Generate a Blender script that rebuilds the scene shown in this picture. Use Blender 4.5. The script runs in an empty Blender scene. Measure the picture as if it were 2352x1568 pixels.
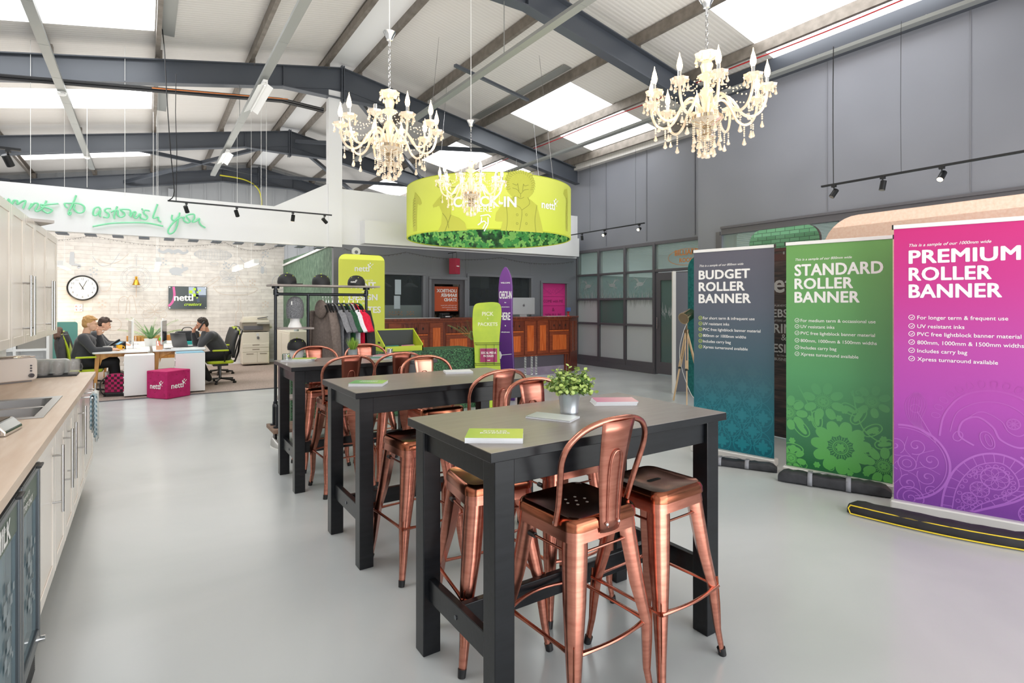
import bpy, bmesh, math, random
from mathutils import Vector, Matrix
random.seed(7)
S = bpy.context.scene
C = S.collection
PI = math.pi
sin, cos = math.sin, math.cos

# ---------------------------------------------------------------- camera
# world: X runs right along the portal frames, Y runs into the hall along the ridge, Z up, metres
FPX, CAMH = 1268.0, 1.52
YAW = math.atan2(844, 1268)
cd = bpy.data.cameras.new('camera'); cam = bpy.data.objects.new('camera', cd); C.objects.link(cam)
cam.location = (0, 0, CAMH); cam.rotation_euler = (PI/2, 0, -YAW)
cd.sensor_width = 36; cd.lens = FPX/2352*36; cd.shift_y = -84/2352; cd.clip_start = .02; cd.clip_end = 200
S.camera = cam
def at(px, py, X=None, Y=None, Z=None):
    """the point of a known plane of the hall (X=, Y= or Z=) that the survey sighted at px,py"""
    r = (px-1176)/FPX; u = -(py-700)/FPX; c, s = cos(YAW), sin(YAW)
    d = Vector((c*r+s, -s*r+c, u))
    t = X/d.x if X is not None else Y/d.y if Y is not None else (Z-CAMH)/d.z
    return Vector((0, 0, CAMH)) + d*t

# ---------------------------------------------------------------- world, lights, exposure
w = bpy.data.worlds.new('overcast_sky'); S.world = w; w.use_nodes = True
w.node_tree.nodes['Background'].inputs[0].default_value = (.93, .96, 1, 1)
w.node_tree.nodes['Background'].inputs[1].default_value = 1.25
S.view_settings.view_transform = 'Standard'; S.view_settings.look = 'None'
S.view_settings.exposure = 0.08; S.view_settings.gamma = 1
S.cycles.use_denoising = True
S.cycles.max_bounces = 7; S.cycles.diffuse_bounces = 4; S.cycles.glossy_bounces = 4
S.cycles.transmission_bounces = 4; S.cycles.transparent_max_bounces = 12
S.cycles.caustics_reflective = False; S.cycles.caustics_refractive = False
S.cycles.sample_clamp_indirect = 4; S.cycles.sample_clamp_direct = 12
def area(name, loc, size, sizey, power, rot=(0, 0, 0), col=(1, 1, 1)):
    l = bpy.data.lights.new(name, 'AREA'); l.shape = 'RECTANGLE'; l.size = size; l.size_y = sizey; l.energy = power; l.color = col
    o = bpy.data.objects.new(name, l); C.objects.link(o); o.location = loc; o.rotation_euler = rot
    return o
SKYL = 5.0     # rooflight panel radiance
# added fill light at the open end behind the camera
area('rear_fill', (3.2, -4.6, 2.6), 9, 4.6, 300, (math.radians(80), 0, 0), (.97, .98, 1))
# added upward fills that brighten the roof, behind the camera and in the far bays
area('rear_up_fill', (3.2, -4.4, .5), 9, 2.2, 260, (math.radians(128), 0, 0), (1, .98, .95))
area('far_bay_up_fill', (2, 18.2, 2.0), 8, 4.5, 170, (math.radians(180), 0, 0), (1, .98, .95))
# added upward fills, unseen from below, imitating floor bounce on the roof liner
area('hall_up_fill', (3.4, 4.6, 2.3), 7.5, 10, 190, (math.radians(180), 0, 0), (1, .98, .95))
area('office_up_fill', (0, 13.3, 3.5), 5.5, 4, 80, (math.radians(180), 0, 0), (1, .98, .95))

# ---------------------------------------------------------------- materials
def lin(h):
    if isinstance(h, (tuple, list)): return tuple(h)[:3]
    v = [int(h[i:i+2], 16)/255 for i in (1, 3, 5)]
    return tuple(x/12.92 if x <= .04045 else ((x+.055)/1.055)**2.4 for x in v)
class NT:
    def __init__(s, m): s.t = m.node_tree; s.b = s.t.nodes['Principled BSDF']
    def n(s, typ, **k):
        n = s.t.nodes.new(typ)
        for a, v in k.items():
            if a.startswith('i_'):
                key = a[2:]; key = int(key) if key.isdigit() else key.replace('_', ' ')
                n.inputs[key].default_value = v
            else: setattr(n, a, v)
        return n
    def l(s, a, b): s.t.links.new(a, b)
    def coord(s, kind='Object', scale=None, rot=None):
        c = s.n('ShaderNodeTexCoord'); o = c.outputs[kind]
        if scale is not None or rot is not None:
            mp = s.n('ShaderNodeMapping'); s.l(o, mp.inputs[0])
            if scale is not None: mp.inputs['Scale'].default_value = scale
            if rot is not None: mp.inputs['Rotation'].default_value = rot
            o = mp.outputs[0]
        return o
    def ramp(s, fac, stops, interp='LINEAR'):
        r = s.n('ShaderNodeValToRGB'); s.l(fac, r.inputs[0]); cr = r.color_ramp; cr.interpolation = interp
        while len(cr.elements) < len(stops): cr.elements.new(.5)
        for e, (p, c) in zip(cr.elements, stops):
            e.position = p; e.color = (*lin(c), 1)
        return r.outputs[0]
    def bump(s, h, strength=.3, dist=.01):
        b = s.n('ShaderNodeBump'); b.inputs['Strength'].default_value = strength; b.inputs['Distance'].default_value = dist
        s.l(h, b.inputs['Height']); s.l(b.outputs[0], s.b.inputs['Normal'])
_M = {}
def M(name, col='#808080', rough=.5, metal=0, spec=.5, emit=0, ecol=None, alpha=1, trans=0, coat=0, sheen=0):
    if name in _M: return _M[name]
    m = bpy.data.materials.new(name); m.use_nodes = True; _M[name] = m
    b = m.node_tree.nodes['Principled BSDF']
    b.inputs['Base Color'].default_value = (*lin(col), 1); b.inputs['Roughness'].default_value = rough
    b.inputs['Metallic'].default_value = metal; b.inputs['Specular IOR Level'].default_value = spec
    b.inputs['Alpha'].default_value = alpha; b.inputs['Transmission Weight'].default_value = trans
    b.inputs['Coat Weight'].default_value = coat; b.inputs['Sheen Weight'].default_value = sheen
    if emit:
        b.inputs['Emission Color'].default_value = (*lin(ecol or col), 1); b.inputs['Emission Strength'].default_value = emit
    m.diffuse_color = (*lin(col), 1)
    return m
def noisy(name, c1, c2, scale=4, rough=.5, metal=0, bump=0, detail=4, kind='Object', stretch=None, r2=None, coat=0, bscale=None):
    if name in _M: return _M[name]
    m = M(name, c1, rough, metal, coat=coat); t = NT(m)
    co = t.coord(kind, stretch)
    n = t.n('ShaderNodeTexNoise'); n.inputs['Scale'].default_value = scale; n.inputs['Detail'].default_value = detail
    t.l(co, n.inputs[0]); t.l(t.ramp(n.outputs[0], [(.3, c1), (.7, c2)]), t.b.inputs['Base Color'])
    if r2 is not None:
        mr = t.n('ShaderNodeMapRange'); mr.inputs[3].default_value = rough; mr.inputs[4].default_value = r2
        t.l(n.outputs[0], mr.inputs[0]); t.l(mr.outputs[0], t.b.inputs['Roughness'])
    if bump:
        h = n.outputs[0]
        if bscale:
            n2 = t.n('ShaderNodeTexNoise'); n2.inputs['Scale'].default_value = bscale; t.l(co, n2.inputs[0]); h = n2.outputs[0]
        t.bump(h, bump)
    return m
def glassy(name, tint, a=.25, rough=.03, gl='#ffffff', glmix=.12):
    """thin window glass: mostly clear, with a gloss"""
    if name in _M: return _M[name]
    m = M(name, tint, rough); t = NT(m); out = t.t.nodes['Material Output']
    tr = t.n('ShaderNodeBsdfTransparent'); tr.inputs[0].default_value = (*lin(tint), 1)
    mix = t.n('ShaderNodeMixShader'); mix.inputs[0].default_value = a
    t.l(tr.outputs[0], mix.inputs[1]); t.l(t.b.outputs[0], mix.inputs[2]); t.l(mix.outputs[0], out.inputs[0])
    t.b.inputs['Specular IOR Level'].default_value = 1
    return m

# ---------------------------------------------------------------- geometry helpers
class MB:
    def __init__(s): s.v = []; s.f = []; s.sm = []; s.st = []
    def layer(s, n, step=4e-6):
        """lay overlapping printed strokes one over another along n"""
        n = Vector(n)
        for i, a in enumerate(s.st):
            for k in range(a, s.st[i+1] if i+1 < len(s.st) else len(s.v)): s.v[k] = tuple(Vector(s.v[k])+n*step*(i % 160))
        return s
    def add(s, vs, fs, smooth=False, mat=None):
        b = len(s.v); s.st.append(b)
        s.v += [tuple(mat @ Vector(p)) if mat else tuple(p) for p in vs]
        s.f += [[b+i for i in f] for f in fs]; s.sm += [smooth]*len(fs); return s
    def box(s, c, size, rz=0, mat=None, rx=0, ry=0):
        e = (len(s.st) % 7)*1.5e-4      # joined pieces keep hair-thin steps instead of shared faces
        hx, hy, hz = [max(q/2-e, q*.46) for q in size]
        vs = [Vector((x*hx, y*hy, z*hz)) for x in (-1, 1) for y in (-1, 1) for z in (-1, 1)]
        if rz or rx or ry:
            R = Matrix.Rotation(rz, 3, 'Z') @ Matrix.Rotation(ry, 3, 'Y') @ Matrix.Rotation(rx, 3, 'X'); vs = [R @ v for v in vs]
        vs = [v+Vector(c) for v in vs]
        return s.add(vs, [(0, 1, 3, 2), (4, 6, 7, 5), (0, 4, 5, 1), (2, 3, 7, 6), (0, 2, 6, 4), (1, 5, 7, 3)], mat=mat)
    def bb(s, x0, x1, y0, y1, z0, z1): return s.box(((x0+x1)/2, (y0+y1)/2, (z0+z1)/2), (abs(x1-x0), abs(y1-y0), abs(z1-z0)))
    def quad(s, a, b, c, d): return s.add([a, b, c, d], [(0, 1, 2, 3)])
    def poly(s, pts): return s.add(pts, [tuple(range(len(pts)))])
    def cyl(s, a, b, r0, r1=None, seg=12, caps=True, smooth=True, flat=1, up=None):
        a, b = Vector(a), Vector(b); r1 = r0 if r1 is None else r1
        d = (b-a).normalized(); u = Vector(up) if up else (Vector((0, 0, 1)) if abs(d.z) < .95 else Vector((1, 0, 0)))
        e1 = d.cross(u).normalized(); e2 = d.cross(e1)
        vs = [p + (e1*cos(t)+e2*sin(t)*flat)*r for p, r in ((a, r0), (b, r1)) for t in [2*PI*i/seg for i in range(seg)]]
        s.add(vs, [(i, (i+1) % seg, seg+(i+1) % seg, seg+i) for i in range(seg)], smooth)
        if caps: s.add(vs, [tuple(range(seg))[::-1], tuple(range(seg, 2*seg))])
        return s
    def bar(s, a, b, w, h, up=(0, 0, 1)):
        """box bar from a to b, w across, h along up"""
        a, b = Vector(a), Vector(b); d = (b-a).normalized(); e1 = d.cross(Vector(up)).normalized(); e2 = e1.cross(d)
        vs = [p+e1*x*w/2+e2*y*h/2 for p in (a, b) for x, y in ((-1, -1), (1, -1), (1, 1), (-1, 1))]
        return s.add(vs, [(3, 2, 1, 0), (4, 5, 6, 7), (0, 1, 5, 4), (1, 2, 6, 5), (2, 3, 7, 6), (3, 0, 4, 7)])
    def tube(s, pts, r, seg=8, caps=True, closed=False, flat=1, up=None):
        P = [Vector(p) for p in pts]; n = len(P)
        rs = r if isinstance(r, (list, tuple)) else [r]*n
        vs = []; ref = None
        for i in range(n):
            if closed: d = P[(i+1) % n]-P[i-1]
            else: d = P[min(i+1, n-1)]-P[max(i-1, 0)]
            d = d.normalized() if d.length > 1e-9 else Vector((0, 0, 1))
            if up is not None: ref = Vector(up)
            elif ref is None: ref = Vector((0, 0, 1)) if abs(d.z) < .9 else Vector((1, 0, 0))
            e1 = d.cross(ref)
            e1 = e1.normalized() if e1.length > 1e-6 else Vector((1, 0, 0)); e2 = e1.cross(d).normalized(); ref = e2
            vs += [P[i]+(e1*cos(2*PI*k/seg)+e2*sin(2*PI*k/seg)*flat)*rs[i] for k in range(seg)]
        m = n if closed else n-1
        fs = [(i*seg+k, i*seg+(k+1) % seg, ((i+1) % n)*seg+(k+1) % seg, ((i+1) % n)*seg+k) for i in range(m) for k in range(seg)]
        s.add(vs, fs, True)
        if caps and not closed: s.add(vs, [tuple(range(seg))[::-1], tuple(range((n-1)*seg, n*seg))])
        return s
    def lathe(s, prof, c=(0, 0, 0), seg=24, smooth=True, mat=None, wave=0, nw=8):
        vs = []; n = len(prof)
        for r, z in prof:
            for k in range(seg):
                t = 2*PI*k/seg; rr = r*(1+wave*cos(nw*t)) if wave else r
                vs.append(Vector((c[0]+rr*cos(t), c[1]+rr*sin(t), c[2]+z)))
        fs = [(i*seg+k, i*seg+(k+1) % seg, (i+1)*seg+(k+1) % seg, (i+1)*seg+k) for i in range(n-1) for k in range(seg)]
        s.add(vs, fs, smooth, mat)
        if prof[0][0] > 1e-5: s.add(vs[:seg], [tuple(range(seg))[::-1]], mat=mat)
        if prof[-1][0] > 1e-5: s.add(vs[-seg:], [tuple(range(seg))], mat=mat)
        return s
    def sph(s, c, r, seg=12, rings=8, sc=(1, 1, 1), mat=None):
        vs = []; c = Vector(c)
        for i in range(rings+1):
            p = PI*i/rings
            for k in range(seg):
                t = 2*PI*k/seg; vs.append(c+Vector((r*sin(p)*cos(t)*sc[0], r*sin(p)*sin(t)*sc[1], r*cos(p)*sc[2])))
        return s.add(vs, [(i*seg+k, (i+1)*seg+k, (i+1)*seg+(k+1) % seg, i*seg+(k+1) % seg) for i in range(rings) for k in range(seg)], True, mat)
    def prism(s, pts, o, ux, uy, th, smooth=False):
        """outline pts (x,y) on the plane o+ux*x+uy*y, th thick towards ux x uy (th<0 away)"""
        o, ux, uy = Vector(o), Vector(ux), Vector(uy); nn = ux.cross(uy).normalized()*th; n = len(pts)
        a = [o+ux*x+uy*y for x, y in pts]; b = [p+nn for p in a]
        fs = [tuple(range(n, 2*n)), tuple(range(n))[::-1]]
        s.add(a+b, fs); s.add(a+b, [(i, (i+1) % n, n+(i+1) % n, n+i) for i in range(n)], smooth); return s
    def build(s, name, mat, parent=None, bevel=0, seg=2, loc=None, rz=0, subs=0, solid=0):
        me = bpy.data.meshes.new(name); me.from_pydata(s.v, [], s.f); me.update()
        bm = bmesh.new(); bm.from_mesh(me); bmesh.ops.remove_doubles(bm, verts=bm.verts, dist=1e-5)
        me2 = me
        bmesh.ops.recalc_face_normals(bm, faces=bm.faces); bm.to_mesh(me2); bm.free()
        # smooth flags by angle
        if any(s.sm):
            me.polygons.foreach_set('use_smooth', [True]*len(me.polygons))
            try: me.set_sharp_from_angle(angle=math.radians(38))
            except Exception: pass
        me.materials.append(mat if not isinstance(mat, str) else _M[mat])
        o = bpy.data.objects.new(name, me); C.objects.link(o)
        if parent is not None: o.parent = parent
        if loc is not None: o.location = loc
        if rz: o.rotation_euler.z = rz
        if bevel:
            b = o.modifiers.new('bevel', 'BEVEL'); b.width = bevel; b.segments = seg; b.limit_method = 'ANGLE'; b.angle_limit = math.radians(40)
        if solid:
            b = o.modifiers.new('solid', 'SOLIDIFY'); b.thickness = solid; b.offset = 0
        if subs:
            b = o.modifiers.new('sub', 'SUBSURF'); b.levels = subs; b.render_levels = subs
        return o
def tag(o, label=None, cat=None, group=None, kind=None):
    if label: o['label'] = label
    if cat: o['category'] = cat
    if group: o['group'] = group
    if kind: o['kind'] = kind
    return o
def thing(name, label, cat, loc=(0, 0, 0), rz=0, group=None):
    o = bpy.data.objects.new(name, None); C.objects.link(o); o.location = loc; o.rotation_euler = (0, 0, rz); o.empty_display_size = .1
    return tag(o, label, cat, group)
def struct(name, mb, mat, parent=None, **k):
    o = mb.build(name, mat, parent, **k)
    if parent is None: o['kind'] = 'structure'
    return o
def kids(o): return [c for c in bpy.data.objects if c.parent is o]
def dup(root, loc=None, rz=None, label=None, group=None, par=None, _ch=None):
    if _ch is None:
        _ch = {}
        for c in bpy.data.objects:
            if c.parent: _ch.setdefault(c.parent.name, []).append(c)
    r = root.copy(); C.objects.link(r)
    if par is not None: r.parent = par
    if loc is not None: r.location = loc
    if rz is not None: r.rotation_euler.z = rz
    if label: r['label'] = label
    if group: r['group'] = group
    for c in _ch.get(root.name, []): dup(c, par=r, _ch=_ch)
    return r
_TX = {}
def text_geo(s, bold=0, shear=0, spacing=1):
    k = (s, bold, shear, spacing)
    if k in _TX: return _TX[k]
    cu = bpy.data.curves.new('lettering', 'FONT'); cu.body = s; cu.size = 1; cu.offset = bold; cu.shear = shear; cu.space_character = spacing
    cu.resolution_u = 3; cu.fill_mode = 'FRONT'
    ob = bpy.data.objects.new('lettering_curve', cu); me = bpy.data.meshes.new_from_object(ob)
    vs = [v.co.copy() for v in me.vertices]; fs = [tuple(p.vertices) for p in me.polygons]
    bpy.data.objects.remove(ob); bpy.data.meshes.remove(me); bpy.data.curves.remove(cu)
    if vs:
        x0 = min(v.x for v in vs); x1 = max(v.x for v in vs); y0 = min(v.y for v in vs); y1 = max(v.y for v in vs)
    else: x0 = x1 = y0 = y1 = 0
    _TX[k] = (vs, fs, x0, x1, y0, y1); return _TX[k]
def text(mb, s, o, ux, uy, width=None, size=None, bold=0, align='l', shear=0, f=None, height=None, spacing=1):
    """letters on plane o,ux,uy; width or size fixes the scale; f maps (x,y) to a point instead"""
    if bold > .012 and not f:      # heavy face: the letters struck several times, a hair apart
        vs, fs, x0, x1, y0, y1 = text_geo(s, 0, shear, spacing); k = size if size else width/(x1-x0+2*bold); q = bold*k
        o, ux, uy = Vector(o), Vector(ux), Vector(uy); nn = ux.cross(uy).normalized(); kw = dict(size=k, height=None if height is None else height-1.4*q, align=align, shear=shear, spacing=spacing)
        if align == 'l': o = o+ux*q
        o = o+uy*q*.7
        for i, (dx, dy) in enumerate(((0, 0), (-1, 0), (1, 0), (0, -.7), (0, .7), (-.7, -.6), (.7, -.6), (-.7, .6), (.7, .6))): text(mb, s, o+ux*q*dx+uy*q*dy+nn*8e-6*i, ux, uy, **kw)
        return mb
    vs, fs, x0, x1, y0, y1 = text_geo(s, bold, shear, spacing)
    k = size if size else width/(x1-x0)
    ky = k if height is None else height/(y1-y0)
    dx = {'l': -x0, 'c': -(x0+x1)/2, 'r': -x1}[align]
    if f: pts = [f((v.x+dx)*k, v.y*ky) for v in vs]
    else:
        o, ux, uy = Vector(o), Vector(ux), Vector(uy); pts = [o+ux*(v.x+dx)*k+uy*v.y*ky for v in vs]
    mb.add(pts, fs); return mb
def logo_squares(mb, o, ux, uy, s, f=None):
    """the little pixel flourish of the shop's mark; s = square size"""
    g = f or (lambda x, y: Vector(o)+Vector(ux)*x+Vector(uy)*y)
    for x, y, k in ((0, 0, 1), (-.95, 1.05, 1), (.15, 2.0, .8), (1.05, .95, .6), (1.75, 1.55, .5), (.9, -.9, .45)):
        q = s*k/2; cx, cy = x*s, y*s
        mb.add([g(cx-q, cy-q), g(cx+q, cy-q), g(cx+q, cy+q), g(cx-q, cy+q)], [(0, 1, 2, 3)])
def logo(mb, o, ux, uy, wd, f=None):
    """wordmark wd wide with its squares at the upper right"""
    text(mb, 'nettl', o, ux, uy, width=wd*.8, bold=.02, f=f)
    h = wd*.8*.32
    if f: logo_squares(mb, None, None, None, wd*.09, f=lambda x, y: f(x+wd*.84, y+h*1.05))
    else: logo_squares(mb, Vector(o)+Vector(ux)*wd*.84+Vector(uy)*h*1.05, ux, uy, wd*.09)
def ribbon(mb, pts, w, g, closed=False):
    """flat stroke w wide through 2-D pts, mapped by g(x,y)"""
    n = len(pts); L = []; R = []
    for i in range(n):
        a = pts[(i-1) % n] if closed else pts[max(i-1, 0)]; b = pts[(i+1) % n] if closed else pts[min(i+1, n-1)]
        dx, dy = b[0]-a[0], b[1]-a[1]; q = math.hypot(dx, dy) or 1; ww = w if not callable(w) else w(i/(n-1))
        L.append(g(pts[i][0]-dy/q*ww/2, pts[i][1]+dx/q*ww/2)); R.append(g(pts[i][0]+dy/q*ww/2, pts[i][1]-dx/q*ww/2))
    m = n if closed else n-1
    mb.add(L+R, [(i, (i+1) % n, n+(i+1) % n, n+i) for i in range(m)])
def arc(cx, cy, rx, ry=None, a0=0, a1=2*PI, n=24):
    ry = rx if ry is None else ry
    return [(cx+rx*cos(a0+(a1-a0)*i/n), cy+ry*sin(a0+(a1-a0)*i/n)) for i in range(n+1)]
def smooth_path(pts, k=6):
    """Catmull-Rom through pts (any dimension)"""
    P = [Vector(p) for p in pts]; out = []
    for i in range(len(P)-1):
        p0 = P[max(i-1, 0)]; p1 = P[i]; p2 = P[i+1]; p3 = P[min(i+2, len(P)-1)]
        for j in range(k):
            t = j/k
            out.append(.5*((2*p1)+(p2-p0)*t+(2*p0-5*p1+4*p2-p3)*t*t+(3*p1-p0-3*p2+p3)*t**3))
    out.append(P[-1]); return out
def rrect(w, h, r, n=6, x0=0, y0=0):
    pts = []
    for cx, cy, a in ((w-r, h-r, 0), (r, h-r, PI/2), (r, r, PI), (w-r, r, 1.5*PI)):
        pts += [(x0+cx+r*cos(a+PI/2*i/n), y0+cy+r*sin(a+PI/2*i/n)) for i in range(n+1)]
    return pts
X_, Y_, Z_ = Vector((1, 0, 0)), Vector((0, 1, 0)), Vector((0, 0, 1))
# ================================================================ MATERIALS
def floor_mat():
    m = M('resin_floor', '#c3c7c7', .16); t = NT(m); co = t.coord('Object')
    n = t.n('ShaderNodeTexNoise'); n.inputs['Scale'].default_value = .7; n.inputs['Detail'].default_value = 7; n.inputs['Distortion'].default_value = .6; t.l(co, n.inputs[0])
    t.l(t.ramp(n.outputs[0], [(.3, '#b9bdbd'), (.7, '#c9cccc')]), t.b.inputs['Base Color'])
    mr = t.n('ShaderNodeMapRange'); mr.inputs[3].default_value = .15; mr.inputs[4].default_value = .30; t.l(n.outputs[0], mr.inputs[0]); t.l(mr.outputs[0], t.b.inputs['Roughness'])
    n2 = t.n('ShaderNodeTexNoise'); n2.inputs['Scale'].default_value = 2.2; n2.inputs['Detail'].default_value = 3; t.l(co, n2.inputs[0]); t.bump(n2.outputs[0], .05, .02)
    return m
floor_mat()
noisy('carpet', '#8c7c74', '#b3a39a', 60, .95, bump=.4, detail=6)
M('white_paint', '#eeeeee', .55); M('white_satin', '#f1f1f0', .3); M('slate_paint', '#797a81', .42)
def wallpanel():
    m = M('slate_panel', '#82848c', .42); t = NT(m); co = t.coord('Object')
    n = t.n('ShaderNodeTexNoise'); n.inputs['Scale'].default_value = .6; t.l(co, n.inputs[0])
    t.l(t.ramp(n.outputs[0], [(.3, '#7d7f87'), (.7, '#888a92')]), t.b.inputs['Base Color'])
wallpanel()
M('dark_trim', '#5f5d62', .4); M('steel_slate', '#4d525a', .34, .1); M('galvanised', '#9b9d9a', .45, .55)
noisy('purlin_metal', '#6f675e', '#8a8279', 8, .5, .3); M('black_metal', '#1b1c1e', .38, .3)
def roofmat():
    m = M('roof_liner', '#d8d4cf', .5); t = NT(m); co = t.coord('Object')
    wv = t.n('ShaderNodeTexWave'); wv.bands_direction = 'Y'; wv.inputs['Scale'].default_value = 1.6; wv.wave_profile = 'TRI'; t.l(co, wv.inputs[0])
    wv.inputs['Scale'].default_value = 4.2
    t.l(t.ramp(wv.outputs[1], [(0, '#d0cbc6'), (.14, '#dcd8d3'), (1, '#dedad5')]), t.b.inputs['Base Color'])
    t.bump(wv.outputs[1], .3, .01)
roofmat()
def brickmural():
    m = M('brick_mural', '#e6e1da', .8); t = NT(m); co = t.coord('Object', rot=(PI/2, 0, 0))
    wn_ = t.n('ShaderNodeTexNoise'); wn_.inputs['Scale'].default_value = 3.5; wn_.inputs['Detail'].default_value = 3; t.l(co, wn_.inputs[0])
    ad = t.n('ShaderNodeMix', data_type='VECTOR'); ad.inputs[0].default_value = .035; t.l(co, ad.inputs[4]); t.l(wn_.outputs[1], ad.inputs[5]); co = ad.outputs[1]
    b = t.n('ShaderNodeTexBrick'); t.l(co, b.inputs[0]); b.inputs['Scale'].default_value = 1; b.inputs['Brick Width'].default_value = .62; b.inputs['Row Height'].default_value = .088; b.inputs['Mortar Size'].default_value = .006
    b.inputs['Color1'].default_value = (*lin('#ece7e1'), 1); b.inputs['Color2'].default_value = (*lin('#dfdad5'), 1); b.inputs['Mortar'].default_value = (*lin('#c9c2bd'), 1); b.inputs['Mortar Smooth'].default_value = .9
    n = t.n('ShaderNodeTexNoise'); n.inputs['Scale'].default_value = 9; n.inputs['Detail'].default_value = 5; t.l(co, n.inputs[0])
    mx = t.n('ShaderNodeMix', data_type='RGBA', blend_type='MULTIPLY'); mx.inputs[0].default_value = .3
    t.l(b.outputs[0], mx.inputs[6]); t.l(t.ramp(n.outputs[0], [(.3, '#c9c4c0'), (.6, '#ffffff')]), mx.inputs[7]); t.l(mx.outputs[2], t.b.inputs['Base Color'])
    t.bump(b.outputs[1], .25, .005)
brickmural()
M('mural_ink', '#d9cbbe', .8); M('mural_ink_blue', '#c2c5c9', .8)
def leafy(name, cols, scale, rough=.55):
    if name in _M: return _M[name]
    m = M(name, cols[1], rough); t = NT(m); co = t.coord('Object')
    v = t.n('ShaderNodeTexVoronoi'); v.inputs['Scale'].default_value = scale; t.l(co, v.inputs[0])
    n = t.n('ShaderNodeTexNoise'); n.inputs['Scale'].default_value = scale*.6; n.inputs['Detail'].default_value = 4; t.l(co, n.inputs[0])
    c = t.ramp(v.outputs['Distance'], [(.0, cols[2]), (.35, cols[1]), (.8, cols[0])])
    c2 = t.ramp(n.outputs[0], [(.35, '#557055'), (.62, '#ffffff')])
    mx = t.n('ShaderNodeMix', data_type='RGBA', blend_type='MULTIPLY'); mx.inputs[0].default_value = .85; t.l(c, mx.inputs[6]); t.l(c2, mx.inputs[7]); t.l(mx.outputs[2], t.b.inputs['Base Color'])
    return m
leafy('hedge_print', ['#1b4a2a', '#3f9048', '#a8dc7c'], 9)
leafy('turf_side', ['#1c3a28', '#3e7a4c', '#93bf85'], 60)
def forest():
    m = M('forest_print', '#54705c', .6); t = NT(m); co = t.coord('Object', (1, 14, 2.2))
    n = t.n('ShaderNodeTexNoise'); n.inputs['Scale'].default_value = 3; n.inputs['Detail'].default_value = 8; n.inputs['Roughness'].default_value = .7; t.l(co, n.inputs[0])
    t.l(t.ramp(n.outputs[0], [(.3, '#2c4134'), (.5, '#4b6b55'), (.7, '#93ab93')]), t.b.inputs['Base Color'])
forest()
def blackwood():
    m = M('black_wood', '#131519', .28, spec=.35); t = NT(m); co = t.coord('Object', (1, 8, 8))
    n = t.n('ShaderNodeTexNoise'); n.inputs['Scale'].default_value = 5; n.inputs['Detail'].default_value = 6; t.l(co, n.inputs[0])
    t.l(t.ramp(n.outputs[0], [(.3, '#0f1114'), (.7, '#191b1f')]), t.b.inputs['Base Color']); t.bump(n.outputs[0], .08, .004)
    m = M('table_top_sheen', '#837a72', .27); t = NT(m); co = t.coord('Object', (1, 8, 8))  # paler than the black wood: ceiling reflections put into the colour
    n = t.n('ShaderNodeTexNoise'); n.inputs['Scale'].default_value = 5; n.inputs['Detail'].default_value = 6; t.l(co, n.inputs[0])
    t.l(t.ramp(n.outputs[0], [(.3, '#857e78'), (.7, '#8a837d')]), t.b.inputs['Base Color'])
blackwood()
def copper(name, a, b, r):
    m = M(name, a, r, 1); t = NT(m); co = t.coord('Object', (3, 3, 22))
    n = t.n('ShaderNodeTexNoise'); n.inputs['Scale'].default_value = 3; n.inputs['Detail'].default_value = 5; t.l(co, n.inputs[0])
    t.l(t.ramp(n.outputs[0], [(.3, a), (.7, b)]), t.b.inputs['Base Color'])
copper('brushed_copper', '#b57463', '#cf8d79', .27); copper('copper_seat', '#93553f', '#a86a50', .2); copper('copper_back', '#ab6b5a', '#c38472', .3)
noisy('oak_worktop', '#d8bfa8', '#e6d3c1', 3, .3, stretch=(9, 1, 9), detail=6, r2=.4)
M('cabinet_gloss', '#faf2e9', .2); M('steel', '#c9c9c9', .22, 1); M('chrome', '#e0e0e0', .08, 1); M('dark_steel', '#6d7075', .3, 1)
M('black_plastic', '#1c1c1e', .35); M('lime', '#c2d52c', .45); M('lime_fabric', '#b9cc1f', .7, sheen=.2); M('white_plastic', '#efefec', .3)
M('black_glass', '#0c0d10', .05); M('ink_white', '#f4f4f2', .6); M('pure_black', '#0b0b0c', .6)
noisy('ash_wood', '#c58a45', '#dba45c', 4, .42, stretch=(6, 6, 1)); noisy('pale_wood', '#cfae84', '#e2c6a0', 4, .45, stretch=(6, 6, 1)); noisy('rough_wood', '#6d5547', '#9a7f6c', 6, .7, stretch=(1, 6, 6))
M('charcoal_knit', '#3d3e42', .85, sheen=.3); M('trouser_black', '#17181b', .8); M('skin', '#e3b49b', .5); M('skin_tan', '#d9a488', .5); M('hair_blond', '#c69a61', .7); M('hair_brown', '#3f2d25', .6); M('hair_dark', '#3c332e', .7)

# ================================================================ THE HALL
XR, XL, PX = 9.35, -3.4, 3.25           # right wall, left wall, ridge line
ZR, SL = 6.40, .19                       # roof ridge height (liner), roof slope
def zroof(x): return ZR-SL*abs(x-PX)
FR = [1.45, 6.2, 10.96, 15.7, 20.45]     # portal frames along the hall
struct('floor', MB().bb(XL, 14, -6, 21, -.1, 0), _M['resin_floor'])
cp = MB().bb(XL+.02, 3.1, 10.78, 15.72, 0, .012); o = cp.build('carpet', _M['carpet']); tag(o, 'speckled brown office carpet under the desks', 'carpet'); o['kind'] = 'structure'
struct('trim_1', MB().bb(XL, 3.1, 10.765, 10.785, 0, .014), _M['dark_trim'])
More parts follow.
